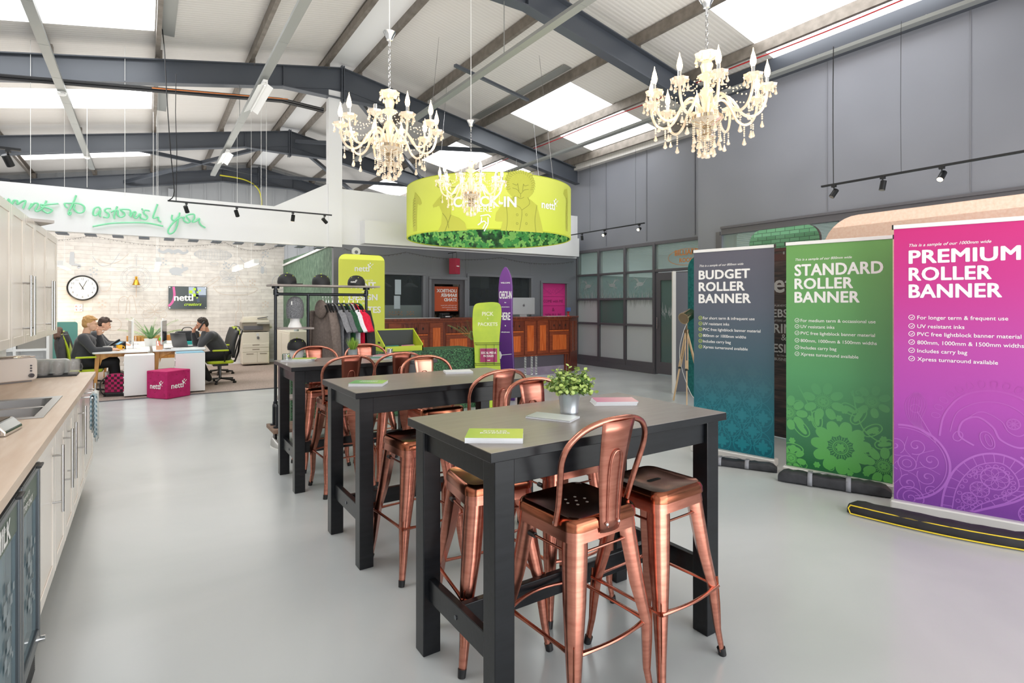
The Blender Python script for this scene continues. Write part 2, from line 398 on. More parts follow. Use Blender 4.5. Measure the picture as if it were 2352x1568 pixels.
# roof with holes where the rooflights sit
xs = [XL-.1, -2.62, .13, 3.25, 6.5, 9.1, 9.6]
sky_r = [(2.6, 5.0), (8.1, 10.15), (12.7, 14.85), (17.4, 19.5)]
sky_l = [(3.2, 5.4), (8.1, 10.3), (13.2, 14.42), (17.6, 19.0)]
def slope_piece(mb, x0, x1, y0, y1, th=.06, dz=0):
    a = zroof(x0)+dz; b = zroof(x1)+dz
    mb.add([(x0, y0, a), (x1, y0, b), (x1, y1, b), (x0, y1, a), (x0, y0, a+th), (x1, y0, b+th), (x1, y1, b+th), (x0, y1, a+th)],
           [(0, 3, 2, 1), (4, 5, 6, 7), (0, 1, 5, 4), (1, 2, 6, 5), (2, 3, 7, 6), (3, 0, 4, 7)])
rf = MB()
for i in range(len(xs)-1):
    cuts = [-6, 21]
    if i == 4: cuts = [-6]+[v for s_ in sky_r for v in s_]+[21]
    if i == 1: cuts = [-6]+[v for s_ in sky_l for v in s_]+[21]
    for k in range(0, len(cuts), 2): slope_piece(rf, xs[i], xs[i+1], cuts[k], cuts[k+1])
struct('ceiling', rf, _M['roof_liner'])
def skymat():
    m = M('rooflight_daylight', '#ffffff', .6); t = NT(m)
    t.b.inputs['Emission Color'].default_value = (.96, .98, 1, 1); t.b.inputs['Emission Strength'].default_value = SKYL
skymat()
wi = 1
for i, (y0, y1) in enumerate(sky_r):
    for x0, x1 in ((6.5, 7.8), (7.8, 9.1)):
        b = MB(); slope_piece(b, x0, x1, y0, y1, .02, .03); struct('window_%d' % wi, b, _M['rooflight_daylight']); wi += 1
for i, (y0, y1) in enumerate(sky_l):
    for x0, x1 in ((-2.62, -1.24), (-1.24, .13)):
        b = MB(); slope_piece(b, x0, x1, y0, y1, .02, .03); struct('window_%d' % wi, b, _M['rooflight_daylight']); wi += 1
# ridge flashing
b = MB(); b.bb(PX-.35, PX+.35, -6, 21, ZR-.115, ZR-.1); struct('trim_2', b, _M['white_paint'])
# walls
struct('wall_left', MB().bb(XL-.1, XL, -6, 21, 0, 5.3), _M['white_paint'])
b = MB().bb(XL, XR+.1, 20.8, 20.9, 0, 6.4)
x = XL
while x < XR: b.bb(x, x+.05, 20.77, 20.8, 2, 6.2); x += .42
b.bb(.62, .78, 20.55, 20.75, 0, 5.2)
struct('wall_gable', b, M('cladding_grey', '#b9bcbf', .5))
GY = [6.6, 7.13, 8.24, 9.2, 10.1, 10.96]
zt = 2.9
# right hand wall: slate panels above the glazing (far stretch) and the near wall that stands further in
b = MB().bb(XR, XR+.1, 6.4, 11.1, 2.86, 5.32).bb(XR, XR+.1, 11.1, 21, 0, 5.3)
struct('wall_right', b, _M['slate_panel'])
NX = 8.4
b = MB().bb(NX, NX+.1, -6, 6.42, 2.86, 5.55).bb(NX, NX+.1, 6.0, 6.42, 0, 2.86).bb(NX, XR+.1, 6.42, 6.5, 0, 5.55)
struct('wall_right_near', b, _M['slate_panel'])
b = MB()
for y in (7.3, 8.6, 9.9): b.bb(XR-.012, XR, y, y+.03, 2.95, 5.1)
for y in (4.2, 2.5, .6): b.bb(NX-.008, NX, y, y+.012, 2.9, 5.2)
struct('trim_3', b, _M['slate_paint'])
# eaves gutter beam over near wall
struct('trim_4', MB().bb(NX-.12, NX+.02, -6, 6.4, 5.12, 5.42), _M['steel_slate'])
struct('trim_5', MB().bb(XR-.14, XR, 6.4, 11, 4.98, 5.25), _M['roof_liner'])
# shop wall behind the reception counter
RY = 11.0
openings = [(4.0, 5.0, 1.2, 2.15), (5.2, 6.02, 0, 2.08), (6.14, 7.86, 1.2, 2.17), (8.22, 8.98, 0, 2.06)]
b = MB(); x = 3.1
for (x0, x1, z0, z1) in openings:
    b.bb(x, x0, RY, RY+.12, 0, 2.72); b.bb(x0, x1, RY, RY+.12, z1, 2.72)
    if z0 > 0: b.bb(x0, x1, RY, RY+.12, 0, z0)
    x = x1
b.bb(x, XR, RY, RY+.12, 0, 2.72)
struct('wall_back', b, _M['slate_paint'])
# picture-frame trims of the openings
def frame_y(mb, x0, x1, z0, z1, y, t=.06, d=.04, bottom=True):
    mb.bb(x0-t, x0, y-d, y, z0, z1); mb.bb(x1, x1+t, y-d, y, z0, z1); mb.bb(x0-t, x1+t, y-d, y, z1, z1+t)
    if bottom: mb.bb(x0-t, x1+t, y-d, y, z0-t, z0)
b = MB()
for (x0, x1, z0, z1) in openings: frame_y(b, x0, x1, z0, z1, RY, bottom=z0 > 0)
b.bb(6.06, 6.085, RY-.012, RY, 2.17, 2.72)
struct('trim_6', b, _M['slate_paint'], bevel=.006)
# dark shop room behind the openings
struct('wall_shop', MB().bb(3.22, XR, 12.9, 13, 0, 2.9).bb(3.22, XR, RY+.12, 13, 2.72, 2.8), M('shop_dark', '#141416', .6))
# white upper wall over the shop wall, the stepped bulkhead, the fascia and the post
struct('wall_bulkhead', MB().bb(3.2, XR, RY-.02, RY+.1, 2.72, 3.82), _M['white_paint'])
struct('trim_7', MB().bb(3.62, 9.15, RY-.32, RY-.02, 2.74, 3.2), _M['white_paint'])
struct('wall_fascia', MB().bb(XL, 3.2, RY-.02, RY+.1, 2.66, 3.35), _M['white_paint'])
b = MB(); b.prism([(2.0, 3.35), (3.0, 3.35), (3.0, 3.9)], (0, RY+.1, 0), X_, Z_, .1); struct('trim_8', b, _M['white_paint'])
struct('column', MB().bb(2.99, 3.25, RY-.06, RY+.12, 2.66, 5.72), _M['white_paint'])
# soffit slats above the office
b = MB(); x = -2.6
while x < 3: b.bb(x, x+.15, RY+.1, RY+.4, 2.642, 2.66); x += .36
struct('trim_9', b, M('soffit_grey', '#7d8590', .6))
struct('wall_office', MB().bb(XL, 3.12, 15.72, 15.82, 0, 3.3), _M['brick_mural'])
struct('wall_forest', MB().bb(3.1, 3.2, RY+.12, 15.72, 0, 2.72), _M['forest_print'])
b = MB(); b.prism([(11.15, 2.70), (15.7, 2.55), (15.7, 2.6), (11.15, 2.75)], (3.1, 0, 0), Y_, Z_, -.03); struct('trim_10', b, _M['white_paint'])
struct('baseboard_office', MB().bb(XL, 3.1, 15.7, 15.72, .012, .1), _M['white_satin'])

# portal frames: haunched I-beams on posts, each a mesh of its own
def ibeam_profile_sweep(mb, P, depths, y, wd=.17, tf=.018, tw=.012):
    """top line P (x,z), web depth at each point; flanges lie level in y"""
    n = len(P)
    top = [(x, z) for x, z in P]; bot = [(x, z-d) for (x, z), d in zip(P, depths)]
    for line, sgn in ((top, -1), (bot, 1)):
        for i in range(n-1):
            (x0, z0), (x1, z1) = line[i], line[i+1]
            mb.add([(x0, y-wd/2, z0), (x1, y-wd/2, z1), (x1, y+wd/2, z1), (x0, y+wd/2, z0),
                    (x0, y-wd/2, z0+sgn*tf), (x1, y-wd/2, z1+sgn*tf), (x1, y+wd/2, z1+sgn*tf), (x0, y+wd/2, z0+sgn*tf)],
                   [(0, 1, 2, 3), (4, 5, 6, 7), (0, 1, 5, 4), (3, 2, 6, 7), (0, 3, 7, 4), (1, 2, 6, 5)])
    for i in range(n-1):
        mb.add([(top[i][0], y-tw/2, top[i][1]), (top[i+1][0], y-tw/2, top[i+1][1]), (bot[i+1][0], y-tw/2, bot[i+1][1]), (bot[i][0], y-tw/2, bot[i][1]),
                (top[i][0], y+tw/2, top[i][1]), (top[i+1][0], y+tw/2, top[i+1][1]), (bot[i+1][0], y+tw/2, bot[i+1][1]), (bot[i][0], y+tw/2, bot[i][1])],
               [(0, 1, 2, 3), (4, 5, 6, 7)])
for fi, y in enumerate(FR):
    xr = NX if y < 6.4 else XR
    zt_ = lambda x: zroof(x)-.21
    b = MB()
    ibeam_profile_sweep(b, [(XL+.05, zt_(XL)), (PX-1.1, zt_(PX-1.1)), (PX, zt_(PX))], [.40, .40, .62], y)
    ibeam_profile_sweep(b, [(PX, zt_(PX)), (PX+1.1, zt_(PX+1.1)), (xr-.02, zt_(xr))], [.62, .40, .40], y)
    for x in (PX-.02, PX+.02): b.bb(x-.012, x+.012, y-.1, y+.1, zt_(PX)-.68, zt_(PX)+.03)
    for x in (PX-1.1, PX+1.1): b.bb(x-.006, x+.006, y-.08, y+.08, zt_(x)-.39, zt_(x)-.01)
    for x0, x1 in ((PX-1.1, PX), (PX+1.1, PX)):   # haunch seam
        b.bar((x0, y-.012, zt_(x0)-.39), (x1, y-.012, zt_(x1)-.4), .02, .015)
    b.bb(XL+.02, XL+.3, y-.085, y+.085, 0, 5.0)
    o = b.build('portal_frame', _M['steel_slate']); tag(o, None, None, 'portal frames of the hall'); o['kind'] = 'structure'; o.name = 'trim_%d' % (20+fi)
# purlins run the length of the hall under the liner
pi = 0
for x in (-2.62, -1.24, .18, 1.6, 2.93, 3.57, 5.0, 6.46, 7.8, 9.12):
    b = MB(); z = zroof(x)-.02; h = .17
    b.bb(x-.03, x-.024, -6, 20.8, z-h, z); b.bb(x-.03, x+.035, -6, 20.8, z-h, z-h+.006); b.bb(x-.03, x+.035, -6, 20.8, z-.006, z); b.bb(x+.029, x+.035, -6, 20.8, z-h, z-h+.025)
    for y in FR: b.bb(x-.02, x+.07, y-.07, y+.07, z-.2, z-.03)
    o = struct('trim_%d' % (30+pi), b, _M['purlin_metal']); pi += 1
# galvanised rail pieces beside rooflights
b = MB()
for (x, y0, y1) in ((.30, 8.0, 10.4), (.30, 13.1, 14.5), (6.33, 7.7, 11.0)): b.box((x, (y0+y1)/2, zroof(x)-.012), (.2, y1-y0, .015))
struct('trim_45', b, _M['galvanised'])
# red alarm cable clipped to the purlins
b = MB(); b.tube([(7.9, y, zroof(7.8)-.2-.01*sin(y*2)) for y in [0+.5*i for i in range(40)]], .011, 6)
o = b.build('alarm_cable', M('red_cable', '#c8252c', .4)); tag(o, 'thin red alarm cable clipped along the purlin by the rooflights', 'cable')

# cable trays hung under the frames
def tray(x, y0, y1, z, label, w=.11):
    b = MB(); b.bb(x-w/2, x+w/2, y0, y1, z, z+.004); b.bb(x-w/2, x-w/2+.004, y0, y1, z, z+.045); b.bb(x+w/2-.004, x+w/2, y0, y1, z, z+.045)
    y = y0+.4
    while y < y1: b.bb(x-w/2, x+w/2, y, y+.012, z-.002, z+.05); y += 1.2
    r = thing('cable_tray', label, 'cable tray', (x, (y0+y1)/2, z), group='galvanised cable trays under the roof')
    b.v = [(v[0]-x, v[1]-(y0+y1)/2, v[2]-z) for v in b.v]
    b.build('channel', _M['galvanised'], r)
    c = MB()
    for k in (-.02, .015): c.tube([(k+.01*sin(i), y0-(y0+y1)/2+(y1-y0)*i/24, .012) for i in range(25)], .008, 6)
    c.build('cable', _M['black_plastic'], r)
    for y in FR:
        if y0 < y < y1: MB().cyl((0, y-(y0+y1)/2, .03), (0, y-(y0+y1)/2, zroof(x)-.6-z), .006, seg=6).build('hanger', _M['galvanised'], r)
tray(-1.04, 2.5, 16.5, 4.74, 'galvanised cable tray running over the kitchen side of the hall')
tray(1.42, 2.0, 15.6, 4.74, 'galvanised cable tray that carries two white batten lights')
tray(4.0, 3.0, 12.5, 4.80, 'galvanised cable tray passing above the green ring banner')
tray(7.42, 1.0, 16.0, 4.76, 'galvanised cable tray along the grey wall beneath the big rooflights')
# ================================================================ BAR TABLES
def bar_table(label, x0, y0, W=1.285, D=.71, H=1.02):
    t = thing('bar_table', label, 'table', (x0+W/2, y0+D/2, 0), group='black bar tables in a row')
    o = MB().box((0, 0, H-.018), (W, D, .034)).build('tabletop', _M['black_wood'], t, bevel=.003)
    MB().box((0, 0, H-.0006), (W-.005, D-.005, .0012)).build('top_sheen', _M['table_top_sheen'], o)  # added thin sheet, its pale colour stands for the reflected ceiling
    L = .082; ix = W/2-.03-L/2; iy = D/2-.022-L/2
    for sx in (-1, 1):
        for sy in (-1, 1):
            MB().box((sx*ix, sy*iy, (H-.035)/2), (L, L, H-.035)).build('leg', _M['black_wood'], t, bevel=.004)
    a = MB()
    for sy in (-1, 1): a.box((0, sy*(iy+.01), H-.035-.05), (2*ix-L, .025, .10))
    for sx in (-1, 1): a.box((sx*(ix+.01), 0, H-.035-.05), (.025, 2*iy-L, .10))
    a.build('apron', _M['black_wood'], t, bevel=.002)
    for sx in (-1, 1):
        o = MB().box((sx*ix, 0, .285), (.032, 2*iy-L, .095)).build('stretcher', _M['black_wood'], t, bevel=.003)
        MB().cyl((sx*(ix+.016), 0, .285), (sx*(ix+.02), 0, .285), .009, seg=12).build('bolt', _M['dark_steel'], o)
    MB().box((0, 0, .285), (2*ix-.03, .032, .095)).build('stretcher', _M['black_wood'], t, bevel=.003)
    return t
T1 = (.97, 1.585); T2 = (.995, 3.09); T3 = (.975, 4.64)
bar_table('black bar table with a leafy plant in a zinc pot, nearest the roller banners', *T1)
bar_table('middle black bar table of the three, with a green brochure stack', *T2)
bar_table('black bar table standing in front of the clothes rack', *T3)

# ================================================================ COPPER STOOLS
def tolix(kind, name, label, cat, group, seatm, backm):
    t = thing(name, label, cat, group=group)
    w = .155 if kind == 'stool' else .17
    H = .755
    # pressed seat: rounded square pan with a rolled rim
    b = MB(); r = .05; rings = []
    prof = [(w*.35, H-.008), (w*.86, H-.004), (w*.95, H), (w, H-.006), (w+.006, H-.02), (w+.007, H-.045)]
    def rr(h, z):
        q = min(r, h*.45)
        return [(x, y, z) for x, y in rrect(2*h, 2*h, q, 5, -h, -h)]
    R = [rr(h, z) for h, z in prof]; n = len(R[0]); vs = [p for q in R for p in q]
    b.add(vs, [(i*n+k, i*n+(k+1) % n, (i+1)*n+(k+1) % n, (i+1)*n+k) for i in range(len(R)-1) for k in range(n)], True)
    b.add(R[0], [tuple(range(n))], True)
    st = b.build('seat', seatm, t)
    h = MB()
    if kind == 'stool':
        pts = [(x*.045+(.0 if abs(x) < 1 else 0), y) for x, y in []]
        pts = [(.03+.011*cos(a), .011*sin(a)) for a in [-PI/2+PI*i/8 for i in range(9)]]+[(-.03+.011*cos(a), .011*sin(a)) for a in [PI/2+PI*i/8 for i in range(9)]]
        h.prism(pts, (0, 0, H-.0085), X_, Y_, .0015); h.build('hand_slot', _M['pure_black'], st)
    else:
        for x, y in ((0, 0), (.045, 0), (-.045, 0), (.025, .035), (-.025, .035), (.025, -.035), (-.025, -.035)):
            h.cyl((x, y, H-.009), (x, y, H-.0068), .006, seg=10)
        h.build('drain_holes', M('hole_light', '#b3a9a2', .6), st)
    # apron band under the rim
    b = MB(); R = [rr(w+.002, H-.045), rr(w+.006, H-.085)]; n = len(R[0]); vs = R[0]+R[1]
    b.add(vs, [(k, (k+1) % n, n+(k+1) % n, n+k) for k in range(n)], True)
    b.build('seat_frame', _M['brushed_copper'], t)
    base = .212
    for sx in (-1, 1):
        for sy in (-1, 1):
            b = MB(); ang = math.atan2(sy, sx); d = Vector((cos(ang), sin(ang), 0)); p = Vector((-sin(ang), cos(ang), 0))
            vs = []; K = 9; lv = [(H-.03, w-.048, .045), (H-.12, w-.040, .048), (H-.3, w-.016, .042), (.30, w+.014, .031), (.12, base-.026, .021), (.02, base-.012, .0165)]
            for z, off, rad in lv:
                c = Vector((sx*off, sy*off, z))
                arcp = [c+d*rad*cos(a)*1.0+p*rad*sin(a) for a in [-1.9+3.8*i/(K-1) for i in range(K)]]
                vs += arcp
            for i in range(len(lv)-1):
                for k in range(K-1): b.add([vs[i*K+k], vs[i*K+k+1], vs[(i+1)*K+k+1], vs[(i+1)*K+k]], [(0, 1, 2, 3)], True)
                b.add([vs[i*K], vs[i*K+K-1], vs[(i+1)*K+K-1], vs[(i+1)*K]], [(0, 1, 2, 3)], True)
            lg = b.build('leg', _M['brushed_copper'], t)
            # pressed groove low on the leg
            g = MB(); o1 = Vector((sx*(w+.016), sy*(w+.016), .34))+d*.0262; o2 = Vector((sx*(base-.026), sy*(base-.026), .10))+d*.0185
            g.tube([o1, o1*.5+o2*.5, o2], [.005, .0065, .004], 6, flat=.5, up=p)
            g.build('pressed_groove', copperdark, lg)
            f = MB(); f.cyl((sx*(base-.006), sy*(base-.006), 0), (sx*(base-.011), sy*(base-.011), .032), .0165, .0185, 12); f.build('rubber_foot', _M['black_plastic'], lg)
    # braces: four low ones, bowed out at the front, and cross wires under the seat
    zb = .30; q = .17+.02
    for (ax, ay, bx, by, bow) in ((-1, 1, 1, 1, .045 if kind == 'chair' else .0), (-1, -1, 1, -1, .02), (-1, -1, -1, 1, .0), (1, -1, 1, 1, .0)):
        A = Vector((ax*q, ay*q, zb)); B = Vector((bx*q, by*q, zb)); mid = (A+B)/2; out = Vector((mid.x, mid.y, 0)).normalized()*bow
        pts = [A.lerp(B, i/10)+out*sin(PI*i/10) for i in range(11)]
        MB().tube(pts, [.013, .011, .009]+[.0085]*5+[.009, .011, .013], 8, flat=.75).build('footrest', _M['brushed_copper'], t)
    b = MB(); q = w-.01
    for sy in (-1, 1): b.cyl((-q, sy*(q), .63), (q, sy*(q), .63), .005, seg=8)
    for sx in (-1, 1): b.cyl((sx*q, -q, .63), (sx*q, q, .63), .005, seg=8)
    b.build('tie_rod', _M['brushed_copper'], t)
    for sx in (-1, 1): MB().cyl((sx*q, .06, .63), (sx*q, .095, .63), .011, seg=10).build('stacking_bumper', _M['black_plastic'], t)
    if kind == 'chair':
        pts = [(-.186, .725), (-.190, .80), (-.205, .90), (-.215, .97), (-.200, 1.03), (-.15, 1.078), (-.075, 1.103), (0, 1.108)]
        pts = pts+[(-x, z) for x, z in pts[-2::-1]]
        yy = lambda z, x: -.085-(z-.72)*.30+.02*(abs(x)/.19)**2-.02
        P = smooth_path([(x, yy(z, x), z) for x, z in pts], 4)
        hp = MB().tube(P, .0115, 10).build('back_hoop', _M['brushed_copper'], t)
        # slat: curved pressed plate that widens upward
        b = MB(); rows = 10; K = 6; vs = []
        for i in range(rows+1):
            k = i/rows; z = .69+.412*k; hw = .050+.034*k; y = (-w-.008)-.048*k+.012*sin(k*PI)
            for j in range(K+1):
                u = -1+2*j/K; vs.append((u*hw, y-.012*(1-u*u), z))
        b.add(vs, [(i*(K+1)+j, i*(K+1)+j+1, (i+1)*(K+1)+j+1, (i+1)*(K+1)+j) for i in range(rows) for j in range(K)], True)
        sl = b.build('backrest', backm, t, solid=.003)
        e = MB()
        for dy in (-.0145, .0015):
            pp = []
            for x, k in ((-.026, .05), (-.027, .3), (-.029, .62), (-.018, .72), (0, .735), (.018, .72), (.029, .62), (.027, .3), (.026, .05)):
                hw = .052+.032*k; u = x/hw; pp.append((x, (-w-.008)-.048*k+.012*sin(k*PI)-.012*(1-u*u)+(dy+.0065), .69+.412*k))
            e.tube(smooth_path(pp, 3), .0026, 6)
        e.build('pressed_rib', backm, sl)
        b = MB()
        for x in (-.03, .03): b.sph((x, -w-.024, .722), .0075, 8, 5)
        for sx in (-1, 1): b.sph((sx*.19, yy(.73, .19)-.0, .735), .0085, 8, 5)
        b.build('bolt', _M['chrome'], t)
    return t
copperdark = M('copper_groove', '#9c5c46', .3, 1)
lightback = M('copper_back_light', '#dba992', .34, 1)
g1, g2 = 'backless copper stools', 'copper bar chairs with hooped backs'
s1 = tolix('stool', 'bar_stool', 'backless copper stool under the left end of the nearest bar table', 'stool', g1, _M['copper_seat'], _M['copper_back'])
ch = tolix('chair', 'bar_chair', 'nearest copper bar chair, its perforated dark seat and bolted back fully in view', 'chair', g2, _M['copper_seat'], _M['copper_back'])
s1.location = (1.31, 2.165, 0); s1.rotation_euler.z = math.radians(-8)
dup(s1, (1.875, 1.685, 0), math.radians(3), 'backless copper stool at the right end of the nearest bar table, beside the hooped chair')
dup(s1, (1.345, 3.03, 0), math.radians(4), 'backless copper stool at the near side of the middle bar table')
ch.location = (1.42, 1.675, 0); ch.rotation_euler.z = math.radians(3)
def chairp(x, y, deg, label): return dup(ch, (x, y, 0), math.radians(deg), label)
chairp(1.79, 2.27, 180, 'copper chair across the nearest table, its hoop half hidden by the leafy plant')
chairp(1.86, 3.12, 3, 'copper chair whose tall hoop rises between the first and middle bar tables')
cE = chairp(1.86, 3.86, 178, 'pale shining copper chair at the far side of the middle bar table')
cC = chairp(1.375, 4.62, 2, 'dark copper chair at the left of the near side of the third bar table')
cD = chairp(1.85, 4.68, -4, 'dark copper chair at the third bar table, partly behind the pale one')
chairp(1.40, 5.40, 182, 'copper chair at the far left of the third bar table by the mannequin heads')
chairp(1.90, 5.44, 176, 'copper chair behind the third bar table next to the pot of grass')
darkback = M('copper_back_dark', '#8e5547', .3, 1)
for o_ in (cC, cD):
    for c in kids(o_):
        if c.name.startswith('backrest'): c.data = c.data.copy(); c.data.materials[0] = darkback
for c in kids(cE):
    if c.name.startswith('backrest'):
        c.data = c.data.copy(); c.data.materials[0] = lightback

# ================================================================ THINGS ON THE TABLES
def brochures(x, y, z, w, d, n, rz, top, label, grp, line=None, fan=.0, cover=None, name='brochure_stack'):
    t = thing(name, label, 'brochures', (x, y, z), rz, grp)
    b = MB(); rnd = random.Random(int(x*1000))
    for i in range(n): b.box((rnd.uniform(-.0015, .0015)+fan*i, rnd.uniform(-.0015, .0015), .0008+.0016*i), (w, d, .0013))
    b.build('pages', M('page_white', '#eceef2', .6), t)
    zz = .0016*n
    MB().box((fan*n, 0, zz+.0006), (w, d, .001)).build('cover', top, t)
    if line:
        b = MB()
        for i, s in enumerate(line): text(b, s, (fan*n, .02-.03*i, zz+.0016), X_, Y_, size=.026 if len(s) > 4 else .02, bold=.02, align='c')
        b.build('lettering', _M['ink_white'], t)
    return t
def gradmat(name, a, b_, axis=0, c=None, rough=.35, lo=-.15, hi=.15):
    m = M(name, a, rough); t = NT(m); co = t.coord('Object'); sp = t.n('ShaderNodeSeparateXYZ'); t.l(co, sp.inputs[0])
    mr = t.n('ShaderNodeMapRange'); mr.inputs[1].default_value = lo; mr.inputs[2].default_value = hi; t.l(sp.outputs[axis], mr.inputs[0])
    t.l(t.ramp(mr.outputs[0], [(0, a), (1, b_)] if c is None else [(0, a), (.5, c), (1, b_)]), t.b.inputs['Base Color']); return m
limecov = gradmat('brochure_lime', '#8fb63a', '#c7d648', 0); grncov = gradmat('brochure_green', '#3f8f4f', '#a8c95e', 0, '#6fb05a'); pinkcov = gradmat('brochure_pink', '#b5447e', '#e3b7b4', 0); tealcov = gradmat('brochure_grey', '#7f8f8c', '#e6eae7', 0)
yc = -YAW
brochures(1.093, 1.757, 1.02, .21, .15, 12, yc-.03, limecov, 'stack of lime green brochures titled Roller Banners on the nearest table', 'brochures on the bar tables', ['ROLLER', 'BANNERS'])
brochures(1.50, 1.93, 1.02, .21, .115, 5, yc-.5, tealcov, 'thin grey and white brochures lying beside the zinc plant pot', 'brochures on the bar tables')
brochures(1.98, 2.05, 1.02, .21, .13, 12, yc+.05, pinkcov, 'stack of pink brochures behind the leafy plant', 'brochures on the bar tables', fan=.0008)
brochures(1.17, 3.38, 1.02, .21, .15, 11, yc+.0, grncov, 'stack of green brochures at the left end of the middle table', 'brochures on the bar tables', ['PRINTED', 'BANNERS'])
brochures(1.93, 3.62, 1.02, .2, .15, 8, yc+.25, M('page_cover', '#d9dde2', .4), 'white booklets on the right half of the middle table', 'brochures on the bar tables')
brochures(1.13, 5.12, 1.02, .24, .15, 10, yc-.1, tealcov, 'grey booklets with a lime one on top, left end of the third table', 'brochures on the bar tables')
brochures(1.19, 5.13, 1.038, .2, .12, 3, yc+.25, limecov, 'lime green booklet lying on the grey ones on the third table', 'brochures on the bar tables')
brochures(1.98, 5.2, 1.02, .22, .15, 5, yc-.2, pinkcov, 'pink booklet under the steel cup at the right end of the third table', 'brochures on the bar tables')
brochures(1.83, 4.95, 1.02, .2, .14, 6, yc+.1, M('cover_teal', '#2f7f77', .4), 'teal booklets on the third table behind the copper hoops', 'brochures on the bar tables')
def pot(name, label, x, y, r, h, mat, z=1.02):
    t = thing(name, label, 'plant', (x, y, z))
    b = MB(); b.lathe([(r*.80, 0), (r*.83, h*.08), (r*.80, h*.12), (r*.98, h*.96), (r*1.04, h), (r*.96, h), (r*.92, h*.9), (0, h*.9)], seg=32); b.build('pot', mat, t)
    return t
def leaf(mb, p, d, up, L, W, curl=.3, n=3):
    d = d.normalized(); s = d.cross(up)
    s = s.normalized() if s.length > 1e-4 else Vector((1, 0, 0)); nn = s.cross(d)
    vs = []
    for i in range(n+1):
        k = i/n; ww = W*math.sin(PI*(.12+.88*k))*.5 if i < n else 0; c = p+d*L*k-nn*curl*L*k*k
        vs += [c-s*ww, c+s*ww]
    mb.add(vs, [(2*i, 2*i+1, 2*i+3, 2*i+2) for i in range(n)])
zinc = noisy('zinc', '#b4bcc2', '#c9d0d6', 5, .32, .8)
greens = [M('leaf_a', '#7f9f4c', .5), M('leaf_b', '#a9bf66', .5), M('leaf_c', '#5c7d3f', .5)]
t = pot('potted_plant', 'bushy green artificial plant in a zinc pot on the nearest table', 1.64, 1.985, .052, .095, zinc)
ms = [MB(), MB(), MB()]; rnd = random.Random(3); st = MB()
for i in range(135):
    th = rnd.uniform(0, 2*PI); ph = math.acos(rnd.uniform(.0, 1)); L = rnd.uniform(.075, .125)*(1.0+.15*cos(ph))
    d = Vector((sin(ph)*cos(th), sin(ph)*sin(th), cos(ph)*.95+.1)); p0 = Vector((0, 0, .085)); p1 = p0+d*L; st.cyl(p0, p1, .0012, seg=4, caps=False)
    for j in range(9):
        k = .35+.65*j/8; q = p0+d*L*k; a = rnd.uniform(0, 2*PI); e = Vector((cos(a), sin(a), rnd.uniform(-.2, .6)))+d*.5
        leaf(ms[1 if k > .85 else rnd.choice((0, 0, 2, 1))], q, e, d, rnd.uniform(.015, .023), rnd.uniform(.012, .018), .25, 3)
for m_, mt in zip(ms, greens): o = m_.build('foliage', mt, t)
st.build('stems', greens[2], t)
def grass_pot(label, x, y, z=1.02, r=.045, h=.085, L=.13, cat=None):
    t = pot('potted_grass', label, x, y, r, h, M('pot_grey', '#a9b4b8', .4, .3), z); rnd = random.Random(int(x*99)); b = MB()
    for i in range(130):
        th = rnd.uniform(0, 2*PI); ph = rnd.uniform(0, .85); d = Vector((sin(ph)*cos(th), sin(ph)*sin(th), cos(ph)))
        leaf(b, Vector((d.x*.02, d.y*.02, h*.9)), d, Vector((cos(th), sin(th), 0.01)), L*rnd.uniform(.6, 1), .006, .25, 4)
    b.build('grass_blades', M('grass_green', '#8fb545', .5), t); return t
grass_pot('small pot of artificial grass on the third table', 1.62, 5.12)
def steel_cup(x, y, label):
    t = thing('steel_cup', label, 'cup', (x, y, 1.02)); MB().lathe([(.026, 0), (.030, .055), (.028, .055), (.025, .004), (0, .004)], seg=20).build('cup_body', _M['chrome'], t)
    return t
steel_cup(1.06, 5.24, 'small steel cup at the left end of the third table')
steel_cup(2.02, 5.22, 'small steel cup at the right end of the third table', ).location.z = 1.03

# ================================================================ CHANDELIERS
def crystalmat():
    m = M('champagne_crystal', '#fff2df', .12, .4); t = NT(m); out = t.t.nodes['Material Output']
    t.b.inputs['Specular IOR Level'].default_value = 1; t.b.inputs['Coat Weight'].default_value = .6
    t.b.inputs['Emission Color'].default_value = (1, .8, .55, 1); t.b.inputs['Emission Strength'].default_value = .0
    tr = t.n('ShaderNodeBsdfTransparent'); tr.inputs[0].default_value = (1, .95, .87, 1)
    mix = t.n('ShaderNodeMixShader'); mix.inputs[0].default_value = .55
    t.l(tr.outputs[0], mix.inputs[1]); t.l(t.b.outputs[0], mix.inputs[2]); t.l(mix.outputs[0], out.inputs[0])
    return m
CR = crystalmat()
BULB = M('lit_bulb', '#fff3dc', .4, emit=9, ecol='#ffd9a0'); BULB.cycles.emission_sampling = 'NONE'
def drop(mb, p, s=1.0):
    mb.lathe([(0, 0), (.004*s, -.003*s), (.006*s, -.014*s), (.013*s, -.034*s), (.009*s, -.042*s), (0, -.046*s)], p, 6, smooth=False)
def beads(mb, P, r=.0065):
    for p in P: mb.sph(p, r, 6, 4)
